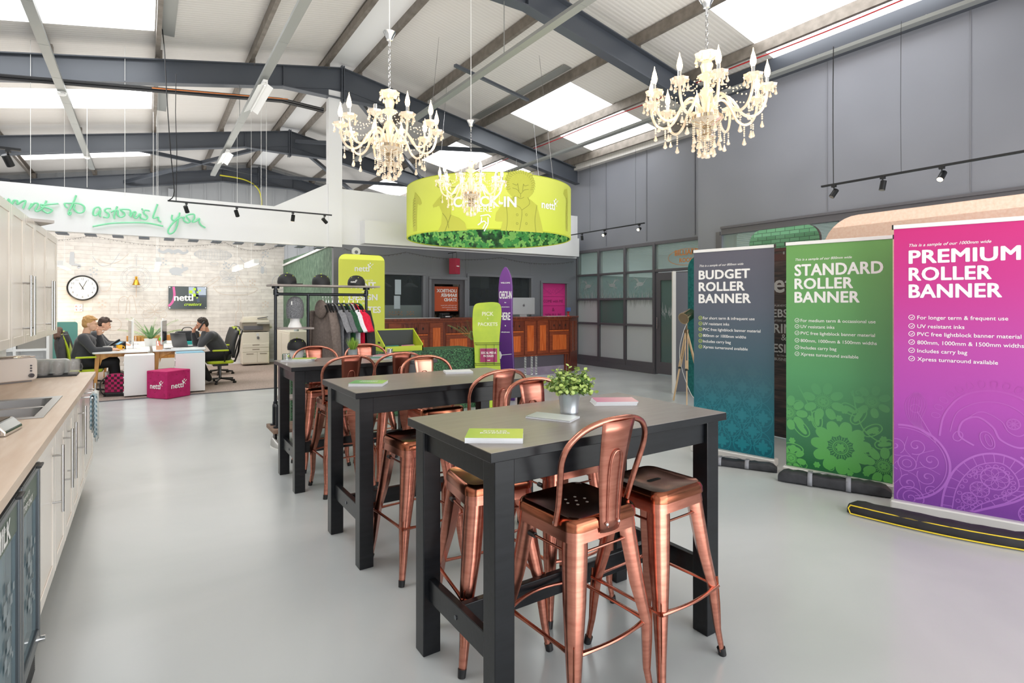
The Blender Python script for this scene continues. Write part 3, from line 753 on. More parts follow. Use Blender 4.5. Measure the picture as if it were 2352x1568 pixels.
def chandelier(label, loc, cable_top, empties=(), rz=0, cupz=1.02, swag=True):
    t = thing('chandelier', label, 'chandelier', loc, rz, 'crystal chandeliers')
    b = MB(); b.lathe([(0, .12), (.02, .125), (.055, .14), (.062, .148), (.035, .165), (.03, .18), (.03, .20), (.075, .225), (.105, .26), (.10, .285), (.05, .30), (.025, .31)], seg=28); b.build('bowl', M('silvered_glass', '#c9bba6', .08, .85), t)
    b = MB(); b.lathe([(.018, .31), (.024, .36), (.03, .42), (.045, .45), (.03, .475), (.02, .48), (.02, .52), (.05, .545), (.06, .555), (.03, .575), (.035, .60), (.042, .625), (.03, .65), (.02, .655)], seg=20); b.build('stem', CR, t)
    b = MB(); b.lathe([(.02, .655), (.05, .665), (.072, .69), (.075, .70), (.04, .70), (.01, .705)], seg=32, wave=.07, nw=8)
    for k in range(8):
        a = k*PI/4; b.sph((.07*cos(a), .07*sin(a), .68), .006, 6, 4); drop(b, (.07*cos(a), .07*sin(a), .672), .9)
    b.build('crown', CR, t)
    b = MB()
    for k in range(12):
        a = k*PI/6; r = .092 if k % 2 else .085; n = 9 if k % 2 == 0 else 6
        beads(b, [(r*cos(a), r*sin(a), .235-.0145*i) for i in range(n)]); drop(b, (r*cos(a), r*sin(a), .235-.0145*n), 1.1)
    for k in range(8):
        a = k*PI/4+.2; r = .05; beads(b, [(r*cos(a), r*sin(a), .135-.014*i) for i in range(5)]); drop(b, (r*cos(a), r*sin(a), .065), 1)
    b.sph((0, 0, .03), .022, 10, 8); beads(b, [(0, 0, .06+.014*i) for i in range(4)])
    b.build('bead_strands', CR, t)
    for k in range(10):
        a = 2*PI*k/10; ca, sa = cos(a), sin(a); q = lambda r, z: Vector((r*ca, r*sa, z))
        prof = [(.03, .30), (.07, .385), (.12, .40), (.17, .35), (.215, .275), (.27, .245), (.325, .27), (.355, .33), (.365, .395)]
        b = MB(); P = smooth_path([q(r, z) for r, z in prof], 3); b.tube(P, .0095, 8, up=(-sa, ca, 0))
        ar = b.build('arm', CR, t)
        c = MB(); c.lathe([(.012, .39), (.03, .405), (.052, .415), (.056, .43), (.035, .428), (.0, .425)], (.365*ca, .365*sa, 0), 24, wave=.09, nw=8)
        for j in range(6):
            e = j*PI/3; px, py = .365*ca+.05*cos(e), .365*sa+.05*sin(e); c.sph((px, py, .408), .005, 6, 4); drop(c, (px, py, .402), .85)
        c.build('candle_pan', CR, ar)
        c = MB(); c.cyl(q(.365, .43), q(.365, .478), .0115, seg=12); c.build('candle_sleeve', _M['chrome'], ar)
        if k not in empties:
            c = MB(); c.lathe([(.009, .478), (.0175, .500), (.0185, .516), (.0125, .546), (.0045, .572), (.0014, .592), (0, .595)], (.365*ca, .365*sa, 0), 14); c.build('bulb', BULB, ar)
        c = MB(); beads(c, [q(.27, .228-.014*i) for i in range(5)]); drop(c, q(.27, .158), 1.15)
        beads(c, [q(.335, .25-.014*i) for i in range(3)]); drop(c, q(.335, .21), 1)
        for i in range(11):
            u = i/10; p = q(.06, .55).lerp(q(.32, .41), u); p.z -= .07*sin(PI*u); c.sph(p, .0055, 6, 4)
        a2 = a+2*PI/10
        for i in range(1, 9):
            u = i/9; p = q(.36, .40).lerp(Vector((.36*cos(a2), .36*sin(a2), .40)), u); p.z -= .06*sin(PI*u); c.sph(p, .005, 6, 4)
        c.build('pendants', CR, ar)
    # chain, rod and ceiling cup
    b = MB(); z = .70; i = 0; zc = cupz-.06
    while z < zc-.03:
        P = [Vector(((.009*cos(u) if i % 2 else 0), (0 if i % 2 else .009*cos(u)), z+.018+.019*sin(u))) for u in [2*PI*j/10 for j in range(10)]]
        b.tube(P, .0022, 5, closed=True); z += .031; i += 1
    b.build('chain', _M['chrome'], t)
    b = MB(); b.lathe([(.006, zc-.04), (.008, zc), (.022, zc+.005), (.03, zc+.03), (.045, zc+.06), (.05, zc+.068), (.03, zc+.075), (.0, zc+.078)], seg=16); b.build('ceiling_cup', _M['chrome'], t)
    b = MB(); b.tube([(0, 0, zc+.07), (0, 0, cable_top-loc[2])], .0035, 6); b.build('cable', _M['white_plastic'], t)
    return t
chandelier('crystal chandelier hanging above the near bar tables on the left, before the white post', (1.585, 4.10, 2.47), 6.0, (3, 6), .3, cupz=1.16)
chandelier('largest crystal chandelier in view, hanging against the dark grey wall', (3.10, 2.33, 2.48), 6.25, (0,), .2, cupz=1.06)
chandelier('crystal chandelier hanging in front of the lime green ring banner', (3.20, 5.68, 2.55), 6.3, (), .1, cupz=1.13)
for x, y in ((1.585, 4.10), (3.10, 2.33), (3.20, 5.68)):
    for k in range(3):
        l = bpy.data.lights.new('chandelier_glow', 'POINT'); l.energy = 6; l.color = (1, .76, .48); l.shadow_soft_size = .06
        o = bpy.data.objects.new('chandelier_glow', l); C.objects.link(o); o.location = (x+.3*cos(2.1*k+.6), y+.3*sin(2.1*k+.6), 3.03)
# ================================================================ GLAZED WALLS AND THE ROOM BEHIND
struct('wall_room', MB().bb(12.4, 12.5, -6, 11, 0, 3).bb(XR+.1, 12.4, 10.98, 11.08, 0, 3).bb(NX+.1, 12.4, -6.1, -6, 0, 3), M('teal_wall', '#3f6d70', .6))
struct('trim_50', MB().bb(12.36, 12.4, -6, 11, 2.15, 2.95).bb(XR+.1, 12.36, 10.94, 10.98, 2.3, 2.95), _M['white_paint'])
b = MB().bb(NX+.1, 12.4, -6, 6.44, 3.0, 3.05).bb(XR+.1, 12.4, 6.44, 11, 3.0, 3.05); y = -5.8
struct('ceiling_room', b, M('room_ceiling', '#54525a', .6))
b = MB()
while y < 10.9: b.bb(XR+.12, 12.3, y, y+.11, 2.93, 2.99); y += .24
struct('trim_51', b, _M['white_paint'])
for y in (-1, 3.5, 8.5): area('billiard_room_fill', (11, y, 2.85), 1.6, 2.4, 60)  # added fills to brighten the room behind the glass
gl = glassy('window_glass', '#dfeae8', .22); frost = M('frosted_glass', '#c9cfd2', .35); frost2 = M('frosted_green', '#5f7672', .2)
cy = [at(p, 600, X=XR).y for p in (1325, 1376, 1436, 1503, 1606)]
rows = [.22, 1.06, 1.66, 2.27, 2.86]
b = MB(); m = .05
for y in cy[:4]: b.bb(XR-.03, XR+.09, y-m/2-.01, y+m/2+.01, .0, 2.88)
for z in rows: b.bb(XR-.02, XR+.08, cy[3], cy[0], z-m/2, z+m/2)
b.bb(XR-.02, XR+.08, cy[4]-.2, cy[3], 2.24, 2.30); b.bb(XR-.02, XR+.08, cy[4]-.2, cy[3], 2.84, 2.9); b.bb(XR-.03, XR+.09, cy[4]-.25, cy[4]-.05, 0, 2.88)
b.bb(XR-.02, XR+.08, cy[3], cy[0], 0, .22); b.bb(XR-.04, XR-.02, cy[3], cy[0], 0, .12)
b.bb(XR-.02, XR+.02, 6.5, cy[0], 2.86, 2.91)
b.bb(XR, XR+.08, 6.42, cy[4]-.2, 0, 2.88)
struct('trim_52', b, _M['dark_trim'], bevel=.004)
def etch(mb, y0, z0, w, h, kind, rnd):
    """white etched drawing: reeds and a wading bird, on the glass"""
    g = lambda u, v: Vector((XR-.004, y0-u, z0+v))
    for i in range(int(w*34)):
        u = rnd.uniform(.02, w-.02); L = h*rnd.uniform(.12, .42); s = rnd.uniform(-.04, .04)
        if kind == 'down': ribbon(mb, [(u, h), (u+s*.5, h-L*.6), (u+s, h-L)], lambda t: .016*(1-t)+.001, g)
        else: ribbon(mb, [(u, 0), (u+s*.5, L*.6), (u+s, L)], lambda t: .014*(1-t)+.001, g)
    if kind in ('bird', 'bird2', 'bird3'):
        f = {'bird': 1, 'bird2': -1, 'bird3': 1}[kind]; cx, cz = w*.5, h*.55
        G = lambda u, v: g(cx+f*u, cz+v)
        mb.add([G(.11*cos(a), .045*sin(a)) for a in [2*PI*i/14 for i in range(14)]], [tuple(range(14))])
        ribbon(mb, [(.09, .01), (.15, .06), (.18, .11), (.24, .12)], lambda t: .022*(1-t)+.004, G)
        for j in range(9): ribbon(mb, [(-.02, .02), (-.06-.018*j, .10+.008*j), (-.10-.022*j, .16-.012*j)], lambda t: .014*(1-.6*t), G)
        for j in range(6): ribbon(mb, [(.0, .0), (-.10-.01*j, -.04-.012*j), (-.18, -.05-.02*j)], lambda t: .012*(1-.6*t), G)
        for j in (0, .03): ribbon(mb, [(-.04, -.03), (-.07-j, -.14), (-.1-j, -.2)], lambda t: .007, G)
wn = 30; rnd = random.Random(5)
for c in range(3):
    for r in range(4):
        y1, y0 = cy[c]-m/2-.01, cy[c+1]+m/2+.01; z0, z1 = rows[r]+m/2, rows[r+1]-m/2
        mt = frost if (r == 0 or (r == 1 and c != 1)) else frost2 if (r == 1) else gl
        p = MB().bb(XR+.02, XR+.028, y0, y1, z0, z1); o = struct('window_%d' % wn, p, mt)
        if r in (1, 2) and not (r == 1 and c == 1):
            e = MB(); g0 = XR; etch(e, y1, z0, y1-y0, z1-z0, 'down' if r == 1 else ('bird', 'bird2', 'bird3')[c], rnd)
            e.v = [(v[0]+.02, v[1], v[2]) for v in e.layer((-1, 0, 0)).v]; e.build('etched_drawing', M('etch_white', '#cfd8d6' if r == 2 else '#a9b1b3', .6), o)
        wn += 1
o = struct('window_%d' % wn, MB().bb(XR+.02, XR+.028, cy[4]-.05, cy[3]-.03, 2.3, 2.84), gl); wn += 1
e = MB(); yt = at(1550, 575, X=XR+.015).y
og = M('orange_vinyl', '#d9822f', .4)
text(e, 'BILLIARD', (XR+.015, yt, 2.56), -Y_, Z_, width=.62, bold=.02); text(e, 'ROOM', (XR+.015, yt-.12, 2.41), -Y_, Z_, width=.36, bold=.02)
ribbon(e, arc(0, 0, .49, .17, n=40), .008, lambda u, v: Vector((XR+.015, yt-.31-u, 2.52+v)))
e.build('lettering', og, o)
# billiard room door
b = MB(); y0, y1 = cy[4]-.02, cy[3]-.06
b.bb(XR-.01, XR+.05, y0, y0+.12, .02, 2.2).bb(XR-.01, XR+.05, y1-.12, y1, .02, 2.2).bb(XR-.01, XR+.05, y0, y1, 2.05, 2.22).bb(XR-.01, XR+.05, y0, y1, .02, .28)
o = struct('door_1', b, _M['dark_trim'], bevel=.004)
MB().bb(XR+.015, XR+.022, y0+.12, y1-.12, .28, 2.05).build('door_pane', frost2, o)
e = MB(); etch(e, y1-.12, 1.35, y1-y0-.24, .6, 'reeds', rnd); etch(e, y1-.12, .9, y1-y0-.24, .45, 'down', rnd); e.v = [(v[0]+.014, v[1], v[2]) for v in e.layer((-1, 0, 0)).v]; e.build('etched_drawing', _M['etch_white'], o)
MB().cyl((XR-.05, y1-.06, 1.0), (XR-.05, y1-.06, 1.25), .012).build('door_handle', _M['steel'], o)
# near glazing, mostly behind the banner displays
ny = [at(p, 540, X=NX).y for p in (1650, 1775, 1935, 2135)]+[.6, -1.2, -3]
b = MB()
for y in ny: b.bb(NX-.02, NX+.08, y-.04, y+.04, 0, 2.8)
b.bb(NX-.02, NX+.08, -5, 6.0, 2.74, 2.86); b.bb(NX-.05, NX+.02, -5, 6.0, 2.84, 2.88); b.bb(NX-.02, NX+.08, -5, 6.0, 0, .2); b.bb(NX-.02, NX+.08, ny[0], 6.0, .2, 2.74)
struct('trim_53', b, _M['dark_trim'], bevel=.004)
for i in range(len(ny)-1): struct('window_%d' % (wn+i), MB().bb(NX+.03, NX+.038, ny[i+1]+.04, ny[i]-.04, .2, 2.74), gl)
# small things on the right wall
o = MB().box((XR-.02, 6.98, 3.18), (.04, .16, .09)).build('junction_box', _M['dark_trim'], bevel=.004); tag(o, 'small grey junction box on the slate wall above the glazing', 'junction box')

# ================================================================ TRACK LIGHTS
def spot_head(mb_parent, p, aim, lit, length=.11, r=.032):
    p = Vector(p); a = Vector(aim).normalized()
    h = MB(); h.box(p+Vector((0, 0, -.012)), (.035, .05, .024)); h.cyl(p, p+Vector((0, 0, -.075)), .007, seg=8)
    q = p+Vector((0, 0, -.10)); h.cyl(q-a*length*.5, q+a*length*.5, r, r*1.02, 18)
    s = h.build('spotlight_head', _M['black_metal'], mb_parent)
    MB().cyl(q+a*(length*.5+.0005), q+a*(length*.5+.003), r*.86, seg=18).build('spotlight_lens', M('lit_lens', '#fff2d8', .3, emit=14, ecol='#ffe2b0') if lit else M('dark_lens', '#77716a', .2), s)
    if lit:
        l = bpy.data.lights.new('track_spot', 'SPOT'); l.energy = 22; l.spot_size = 1.3; l.spot_blend = .8; l.color = (1, .86, .66); l.shadow_soft_size = .04
        o = bpy.data.objects.new('track_spot', l); C.objects.link(o); o.location = q+a*(length*.5+.02); o.rotation_euler = a.to_track_quat('-Z', 'Y').to_euler()
def track(label, A, B, heads, hang, group='black ceiling tracks with spotlights'):
    A, B = Vector(A), Vector(B); t = thing('track_light', label, 'track light', (0, 0, 0), group=group)
    MB().bar(A, B, .034, .022).build('rail', _M['black_metal'], t)
    for k, aim, lit in heads: spot_head(t, A.lerp(B, k)-Vector((0, 0, .012)), aim, lit)
    b = MB()
    for k, zt, rr in hang: p = A.lerp(B, k); b.tube([p, p+Vector((.01, .01, (zt-p.z)*.4)), p+Vector((-.01, 0, (zt-p.z)*.7)), (p.x, p.y, zt)], rr, 6)
    b.build('suspension_cable', _M['black_plastic'], t); return t
a0 = at(1887, 427, X=7.2); a1 = at(2352, 350, X=7.2); e1 = a1+(a1-a0)*.5
a0.z = e1.z = a1.z = 3.03
track('black spotlight track hanging before the grey wall over the roller banners', a0, e1,
      [(.052, (-.6, .3, -.9), False), (.24, (-.2, .1, -1), False), (.437, (-.7, .1, -.8), True), (.7, (-.5, 0, -1), True)], [(.05, 4.76, .006), (.305, 4.76, .0025)])
b0 = at(1310, 523, X=8.9); b1 = at(1480, 497, X=8.9); b0.z = b1.z = 3.27
track('black spotlight track by the glazed wall with two glowing lamps', b1, b0, [(.06, (-.9, -.3, -.35), True), (.5, (-.9, -.2, -.45), True), (.82, (.2, .1, -1), False)], [(.1, 4.9, .0025), (.7, 4.9, .0025)])
c0 = at(385, 462, Y=10.3); c1 = at(762, 495, Y=10.3); c0.z = c1.z = 3.17
track('black spotlight track in front of the white fascia and its neon writing', c0, c1, [(.1, (.3, .5, -.8), False), (.385, (.3, .5, -.7), False), (.735, (0, .5, -.85), True), (.95, (.7, .3, -.6), False)], [(.045, 5.2, .006)])
d0 = at(-60, 434, Y=7); d1 = at(48, 434, Y=7); d0.z = d1.z = 3.0
track('short end of a black spotlight track above the kitchen cupboards', d0, d1, [(.72, (.3, .5, -.8), False)], [(.3, 5.2, .004)])
# lighting battens under the tray
def batten(label, y0, y1, z):
    t = thing('batten_light', label, 'batten light', (1.42, (y0+y1)/2, z), group='white batten lights under the cable tray'); L = (y1-y0)/2
    b = MB(); b.box((0, 0, .03), (.06, 2*L, .05)); b.build('housing', _M['white_plastic'], t)
    b = MB()
    for s in (-1, 1): b.prism([(0, 0), (s*.1, -.06), (s*.1, -.055), (0, .006)], (0, -L, .01), X_, Z_, -2*L)
    b.build('reflector', _M['white_satin'], t)
    b = MB()
    b.cyl((0, -L+.03, -.02), (0, L-.03, -.02), .013); b.build('tube_lamp', M('unlit_tube', '#f6f6f4', .3), t)
batten('white batten light hung under the tray, the nearer of two', 8.4, 9.7, 4.64)
batten('white batten light hung under the tray, smaller and further off', 12.6, 13.6, 4.64)
# strut across under the skylights with a cord
pA, pB = at(1045, 150, Z=5.1), at(1213, 230, Z=5.1)
o = MB().bar(pA, pB, .05, .04).build('ceiling_strut', _M['steel_slate']); tag(o, 'short dark steel strut laid across the trays under the roof', 'strut')
def smoke(x, y, z, label):
    t = thing('smoke_detector', label, 'smoke detector', (x, y, z)); MB().lathe([(0, -.06), (.03, -.06), (.055, -.045), (.06, -.02), (.05, 0), (0, 0)], seg=20).build('detector_body', _M['white_plastic'], t)
    b = MB()
    for k in range(8): b.box((.052*cos(k*PI/4), .052*sin(k*PI/4), -.032), (.012, .006, .012), rz=k*PI/4)
    b.build('slot', _M['dark_trim'], t)
q = at(1237, 64, Z=5.55); smoke(q.x, q.y, zroof(q.x)-.19, 'round white smoke detector under the roof near the big skylight')
q = at(168, 236, Z=4.6); smoke(-1.04, q.y, 4.74, 'round white smoke detector on the left cable tray, nearer one'); q = at(222, 376, Z=4.6); smoke(-1.04, q.y, 4.74, 'round white smoke detector on the left cable tray, farther one')
# wall cross bracing in the far bays
b = MB(); zz = lambda x: zroof(x)-.45
for (x0, y0, x1, y1) in ((-.5, 15.8, 3.2, 20.4), (3.2, 15.8, -.5, 20.4), (3.4, 11.1, 7.2, 15.6), (7.2, 11.1, 3.4, 15.6), (3.4, 15.8, 7.2, 20.4), (7.2, 15.8, 3.4, 20.4)): b.bar((x0, y0, zz(x0)), (x1, y1, zz(x1)), .09, .09)
struct('trim_60', b, _M['steel_slate'])
# pipe run and copper pipe on the second frame
b = MB()
for dz, dy in ((0, 0), (.035, .02)): b.tube([(XL, 10.8-dy, 4.62+dz), (2.1, 10.8-dy, 5.26+dz), (2.85, 10.8-dy, 5.22+dz)], .026, 8)
o = b.build('pipe_run', _M['black_plastic']); tag(o, 'pair of black pipes clipped along the nearest visible roof frame', 'pipe')
o = MB().cyl((.1, 10.76, 5.06), (2.2, 10.76, 5.31), .011).build('copper_pipe', M('copper_pipe', '#c87a4a', .3, 1)); tag(o, 'length of bare copper pipe along the roof frame', 'pipe')
# long hanging cable and yellow air hose
o = MB().tube(smooth_path([at(372, 60, Y=10.2), at(378, 120, Y=10.2), at(383, 220, Y=10.2), at(392, 350, Y=10.2), at(400, 440, Y=10.2), at(388, 460, Y=10.25)], 5), .008, 6).build('power_cable', _M['black_plastic']); tag(o, 'loose grey power cable dropping from the roof to the track', 'cable')
o = MB().tube(smooth_path([at(505, 402, Y=20.3), at(560, 412, Y=20.4), at(590, 430, Y=20.45), at(600, 455, Y=20.52), at(600, 482, Y=20.52)], 6), .022, 8).build('air_hose', M('hose_yellow', '#e0d83c', .4)); tag(o, 'yellow air hose curving down beyond the white fascia', 'hose')
wires = MB()
for i, (px, y0, y1, Yd) in enumerate(((287, 250, 450, 10.9), (600, 150, 470, 11.3), (612, 220, 472, 11.3), (70, 150, 420, 10.9), (352, 360, 450, 14), (200, 300, 430, 14))):
    p = at(px, y1, Y=Yd); o = MB().tube([p, (p.x, p.y, zroof(p.x)-.02)], .004, 5).build('hanging_wire', _M['white_plastic']); tag(o, 'thin white wire hanging '+('left of the neon word astonish, before the fascia', 'second wire in from the white post', 'wire closest to the white post', 'far left above the kitchen cupboards', 'beyond the fascia, between the tray lights and the left tray', 'beyond the fascia at the foot of the left cable tray')[i], 'wire', 'white suspension wires over the fascia')

# ================================================================ NEON WRITING
def neon():
    t = thing('neon_sign', 'green glass tube handwriting on the white fascia reading wants to astonish you', 'sign', (0, RY-.05, 0))
    sc = 4.9
    def P(pts): return smooth_path([Vector(at(20+x/sc, 430+y/sc, Y=RY-.06))-Vector((0, RY-.05, 0)) for x, y in pts], 5)
    strokes = [
        [(-60, 120), (-30, 200), (0, 130), (25, 200), (60, 148), (85, 150)],
        [(60, 148), (95, 150), (100, 190), (150, 160), (190, 155), (160, 240)],
        [(225, 250), (258, 180)], [(225, 245), (290, 180), (330, 190), (300, 255), (330, 268), (390, 225), (425, 150)],
        [(355, 190), (400, 195), (560, 182)], [(370, 200), (365, 220), (420, 225), (490, 255), (440, 290), (380, 255)],
        [(760, 90), (720, 190), (680, 270), (672, 300), (690, 308), (700, 285), (680, 275)], [(680, 178), (630, 182), (640, 215), (665, 230)], [(665, 178), (790, 182), (850, 220), (840, 275), (780, 285), (735, 240), (745, 195)],
        [(1035, 250), (1010, 222), (965, 240), (950, 300), (985, 315), (1030, 260), (1025, 310), (1035, 330)],
        [(1150, 238), (1095, 240), (1085, 270), (1125, 300), (1115, 340), (1065, 330)], [(1222, 215), (1190, 300), (1188, 355)], [(1150, 280), (1175, 265), (1225, 262), (1230, 310), (1260, 335), (1300, 320), (1300, 290), (1260, 250), (1365, 255), (1360, 320)],
        [(1370, 335), (1400, 280), (1430, 280), (1410, 330), (1440, 345), (1480, 295), (1480, 340)], [(1495, 240), (1510, 250)], [(1585, 265), (1530, 258), (1520, 290), (1560, 330), (1540, 362), (1480, 345)],
        [(1675, 190), (1650, 260), (1625, 345), (1680, 335), (1690, 370), (1715, 390)],
        [(945, 440), (1150, 405), (1350, 397), (1550, 400), (1740, 438)],
        [(1840, 310), (1835, 355), (1860, 370), (1910, 330), (1925, 285)], [(1912, 340), (1895, 430), (1860, 500), (1810, 522), (1795, 480), (1850, 400), (1920, 345), (1960, 340)],
        [(1975, 330), (1970, 370), (2010, 398), (2040, 380), (2000, 320), (2080, 302), (2090, 340), (2065, 390), (2110, 380), (2145, 350), (2145, 390), (2170, 430), (2215, 455)]]
    b = MB()
    for s_ in strokes: b.tube(P(s_), .013, 8)
    b.build('glass_tube', M('neon_green', '#7fd6a4', .25, coat=.4, emit=.12, ecol='#7fe0a8'), t)
    b = MB()
    for s_ in strokes:
        q = P(s_)
        for p in (q[0], q[-1]): b.cyl(p, p+Vector((0, .045, 0)), .008, seg=8)
    b.build('glass_stub', _M['white_plastic'], t)
neon()

# ================================================================ ROLLER BANNERS
def gradz(name, stops, rough=.4, noise=0):
    m = M(name, stops[0][1], rough); t = NT(m); co = t.coord('Object'); sp = t.n('ShaderNodeSeparateXYZ'); t.l(co, sp.inputs[0])
    mr = t.n('ShaderNodeMapRange'); mr.inputs[1].default_value = 0; mr.inputs[2].default_value = 2.2; t.l(sp.outputs[2], mr.inputs[0])
    t.l(t.ramp(mr.outputs[0], [(z/2.2, c) for z, c in stops]), t.b.inputs['Base Color']); return m
def banner(label, L, R, width, top, stops, orn_stops, head, tag_line, bullets, ticks, deco, headw):
    L, R = Vector(L), Vector(R); ux = (R-L).normalized(); rz = math.atan2(ux.y, ux.x)
    t = thing('roller_banner', label, 'banner', (L.x, L.y, 0), rz, 'roller banners standing in a row')
    W = width
    def U(px, py=700):   # where a sight line meets the banner sheet, along its width and height
        d = at(px, py, Y=1.0)-Vector((0, 0, CAMH)); n = Vector((-ux.y, ux.x, 0))
        k = n.dot(Vector((L.x, L.y, 0)))/n.dot(Vector((d.x, d.y, 0))); p = d*k; return (p-Vector((L.x, L.y, 0))).dot(Vector((ux.x, ux.y, 0))), CAMH+p.z
    fab = gradz('banner_'+head[0].lower(), stops); orn = gradz('ornament_'+head[0].lower(), orn_stops)
    MB().bb(0, W, -.002, .001, .06, top-.01).build('printed_sheet', fab, t)
    MB().bb(-.005, W+.005, -.012, .012, top-.03, top).build('top_rail', _M['white_satin'], t, bevel=.003)
    for x in (-.012, W+.002): MB().bb(x, x+.01, -.014, .014, top-.032, top+.002).build('end_cap', _M['black_plastic'], t)
    MB().bb(-.02, W+.02, -.05, .06, 0, .07).build('cassette', M('aluminium', '#dcdad6', .35, .3), t, bevel=.012)
    MB().cyl((W/2, .03, .06), (W/2, .03, top-.01), .009).build('pole', _M['steel'], t)
    g = lambda x, z: Vector((x, -.0035, z))
    b = MB(); ink = _M['ink_white']
    u0, z0 = U(tag_line[1], tag_line[3]); u1, _ = U(tag_line[2], tag_line[3])
    text(b, tag_line[0], g(u0, z0), X_, Z_, width=u1-u0, shear=.3, bold=.008)
    for s_, (xa, xb, yb, cap) in zip(head, headw):
        u0, z0 = U(xa, yb); u1, _ = U(xb, yb); _, zc = U(xa, yb-cap)
        text(b, s_, g(u0, z0), X_, Z_, width=u1-u0, bold=.035, height=zc-z0, spacing=1.05)
    xb0, rows_, ref, tk = bullets; u0, _ = U(xb0); 
    # one letter size for all bullet lines
    ua, _ = U(ref[1]); sz = (ua-u0)/(lambda g_: g_[3]-g_[2])(text_geo(ref[0], .006, 0, 1))
    for s_, yb in rows_:
        _, z0 = U(xb0, yb); text(b, s_, g(u0, z0), X_, Z_, size=sz, bold=.006)
    b.build('lettering', ink, t)
    b = MB(); ut, _ = U(tk)
    for s_, yb in rows_:
        _, z0 = U(xb0, yb); c = (ut, z0+sz*.36); r = sz*.44
        ribbon(b, arc(c[0], c[1], r, n=20), r*.22, g); ribbon(b, [(c[0]-r*.4, c[1]), (c[0]-r*.08, c[1]-r*.35), (c[0]+r*.5, c[1]+r*.3)], r*.24, g)
    b.build('tick_marks', ticks, t)
    b = MB(); g2 = lambda x, z: Vector((min(max(x, 0.002), W-.002), -.0028, min(max(z, .075), top-.04)))
    deco(b, W, g2); b.layer((0, -1, 0)); b.build('printed_ornament', orn, t)
    return t
def petal(mb, cx, cy, a, L, w, g, fill=True, lw=.004):
    pts = []
    for i in range(13):
        k = i/12; ang = k*PI; r = L*(1-cos(ang))/2; ww = w/2*sin(ang)**.8 if 0 < i < 12 else 0
        pts.append((r, ww))
    full = pts+[(r, -ww) for r, ww in pts[-2:0:-1]]
    P = [(cx+r*cos(a)-q*sin(a), cy+r*sin(a)+q*cos(a)) for r, q in full]
    if fill: mb.add([g(x, y) for x, y in P], [tuple(range(len(P)))])
    else: ribbon(mb, P, lw, g, closed=True)
def ring(mb, cx, cy, r, w, g, n=28, a0=0, a1=2*PI): ribbon(mb, arc(cx, cy, r, None, a0, a1, n), w, g)
def spiral(mb, cx, cy, r0, turns, a0, w, g, sgn=1, n=34): ribbon(mb, [(cx+r0*(1-.88*i/n)*cos(a0+sgn*2*PI*turns*i/n), cy+r0*(1-.88*i/n)*sin(a0+sgn*2*PI*turns*i/n)) for i in range(n+1)], w, g)
def wheel(mb, cx, cy, R, n, g, w=.006):
    ring(mb, cx, cy, R, w*1.5, g); ring(mb, cx, cy, R*.12, w, g, 12)
    for k in range(n): petal(mb, cx+R*.14*cos(2*PI*k/n), cy+R*.14*sin(2*PI*k/n), 2*PI*k/n, R*.78, R*.5, g, False, w*.8)
def deco_damask(mb, W, g):
    for r in range(6):
        for c in range(4):
            cx = .1+c*.2+(.1 if r % 2 else 0); cy = .16+r*.14
            if cx > W-.03: continue
            for k in range(8): petal(mb, cx, cy, k*PI/4+PI/2, .055 if k % 2 else .075, .03, g)
            ring(mb, cx, cy, .085, .006, g, 20)
            for s in (-1, 1):
                spiral(mb, cx+s*.075, cy+.05, .03, 1.2, 0, .005, g, s); ribbon(mb, smooth_path([(cx, cy+.14), (cx+s*.05, cy+.1), (cx+s*.09, cy), (cx+s*.05, cy-.1), (cx, cy-.14)], 4), .006, g)
def flower5(mb, cx, cy, R, g):
    for k in range(6): petal(mb, cx, cy, k*PI/3, R, R*.75, g)
def deco_floral(mb, W, g):
    rnd = random.Random(4)
    def big(cx, cy, R, a0, n=9):
        for k in range(n):
            a = a0+k*2*PI/n; petal(mb, cx+R*.42*cos(a), cy+R*.42*sin(a), a, R*.62, R*.44, g)
        for k in range(26): a = 2*PI*k/26; ribbon(mb, [(cx+R*.30*cos(a), cy+R*.30*sin(a)), (cx+R*.42*cos(a), cy+R*.42*sin(a))], .006, g)
        ring(mb, cx, cy, R*.26, .009, g); ring(mb, cx, cy, R*.2, .005, g)
        for k in range(6): petal(mb, cx, cy, k*PI/3, R*.17, R*.12, g)
    big(.43, .30, .22, .2, 11); big(.30, .68, .16, .5, 8); big(.74, .20, .15, .1, 9); big(.02, .55, .15, 0, 9); big(.66, .72, .13, .4, 7); big(.04, .14, .12, .6, 8)
    for s_, cx, cy, a, L in ((1, .18, .36, 2.3, .17), (1, .14, .22, 3.0, .16), (1, .26, .44, 1.7, .15), (1, .60, .44, .6, .15), (1, .52, .52, 1.0, .16), (1, .68, .36, .3, .14), (1, .56, .60, 2.6, .14)):
        petal(mb, cx, cy, a, L, L*.55, g, False, .009); petal(mb, cx+.02*cos(a), cy+.02*sin(a), a, L*.7, L*.26, g)
    for cx, cy in ((.12, .44), (.20, .52), (.58, .40), (.68, .48), (.46, .62), (.42, .55), (.05, .30), (.50, .10), (.62, .12), (.74, .42), (.25, .12)): flower5(mb, cx, cy, .028, g)
    for (cx, cy, r, a) in ((.64, .30, .05, 0), (.36, .12, .04, 2), (.10, .62, .05, 1), (.56, .78, .05, 3), (.15, .10, .04, 2)): spiral(mb, cx, cy, r, 1.3, a, .007, g)
    ribbon(mb, smooth_path([(.52, .80), (.55, .62), (.60, .48), (.70, .40), (.79, .38)], 5), .010, g)
    ribbon(mb, smooth_path([(.10, .80), (.20, .60), (.24, .46), (.36, .38)], 5), .010, g)
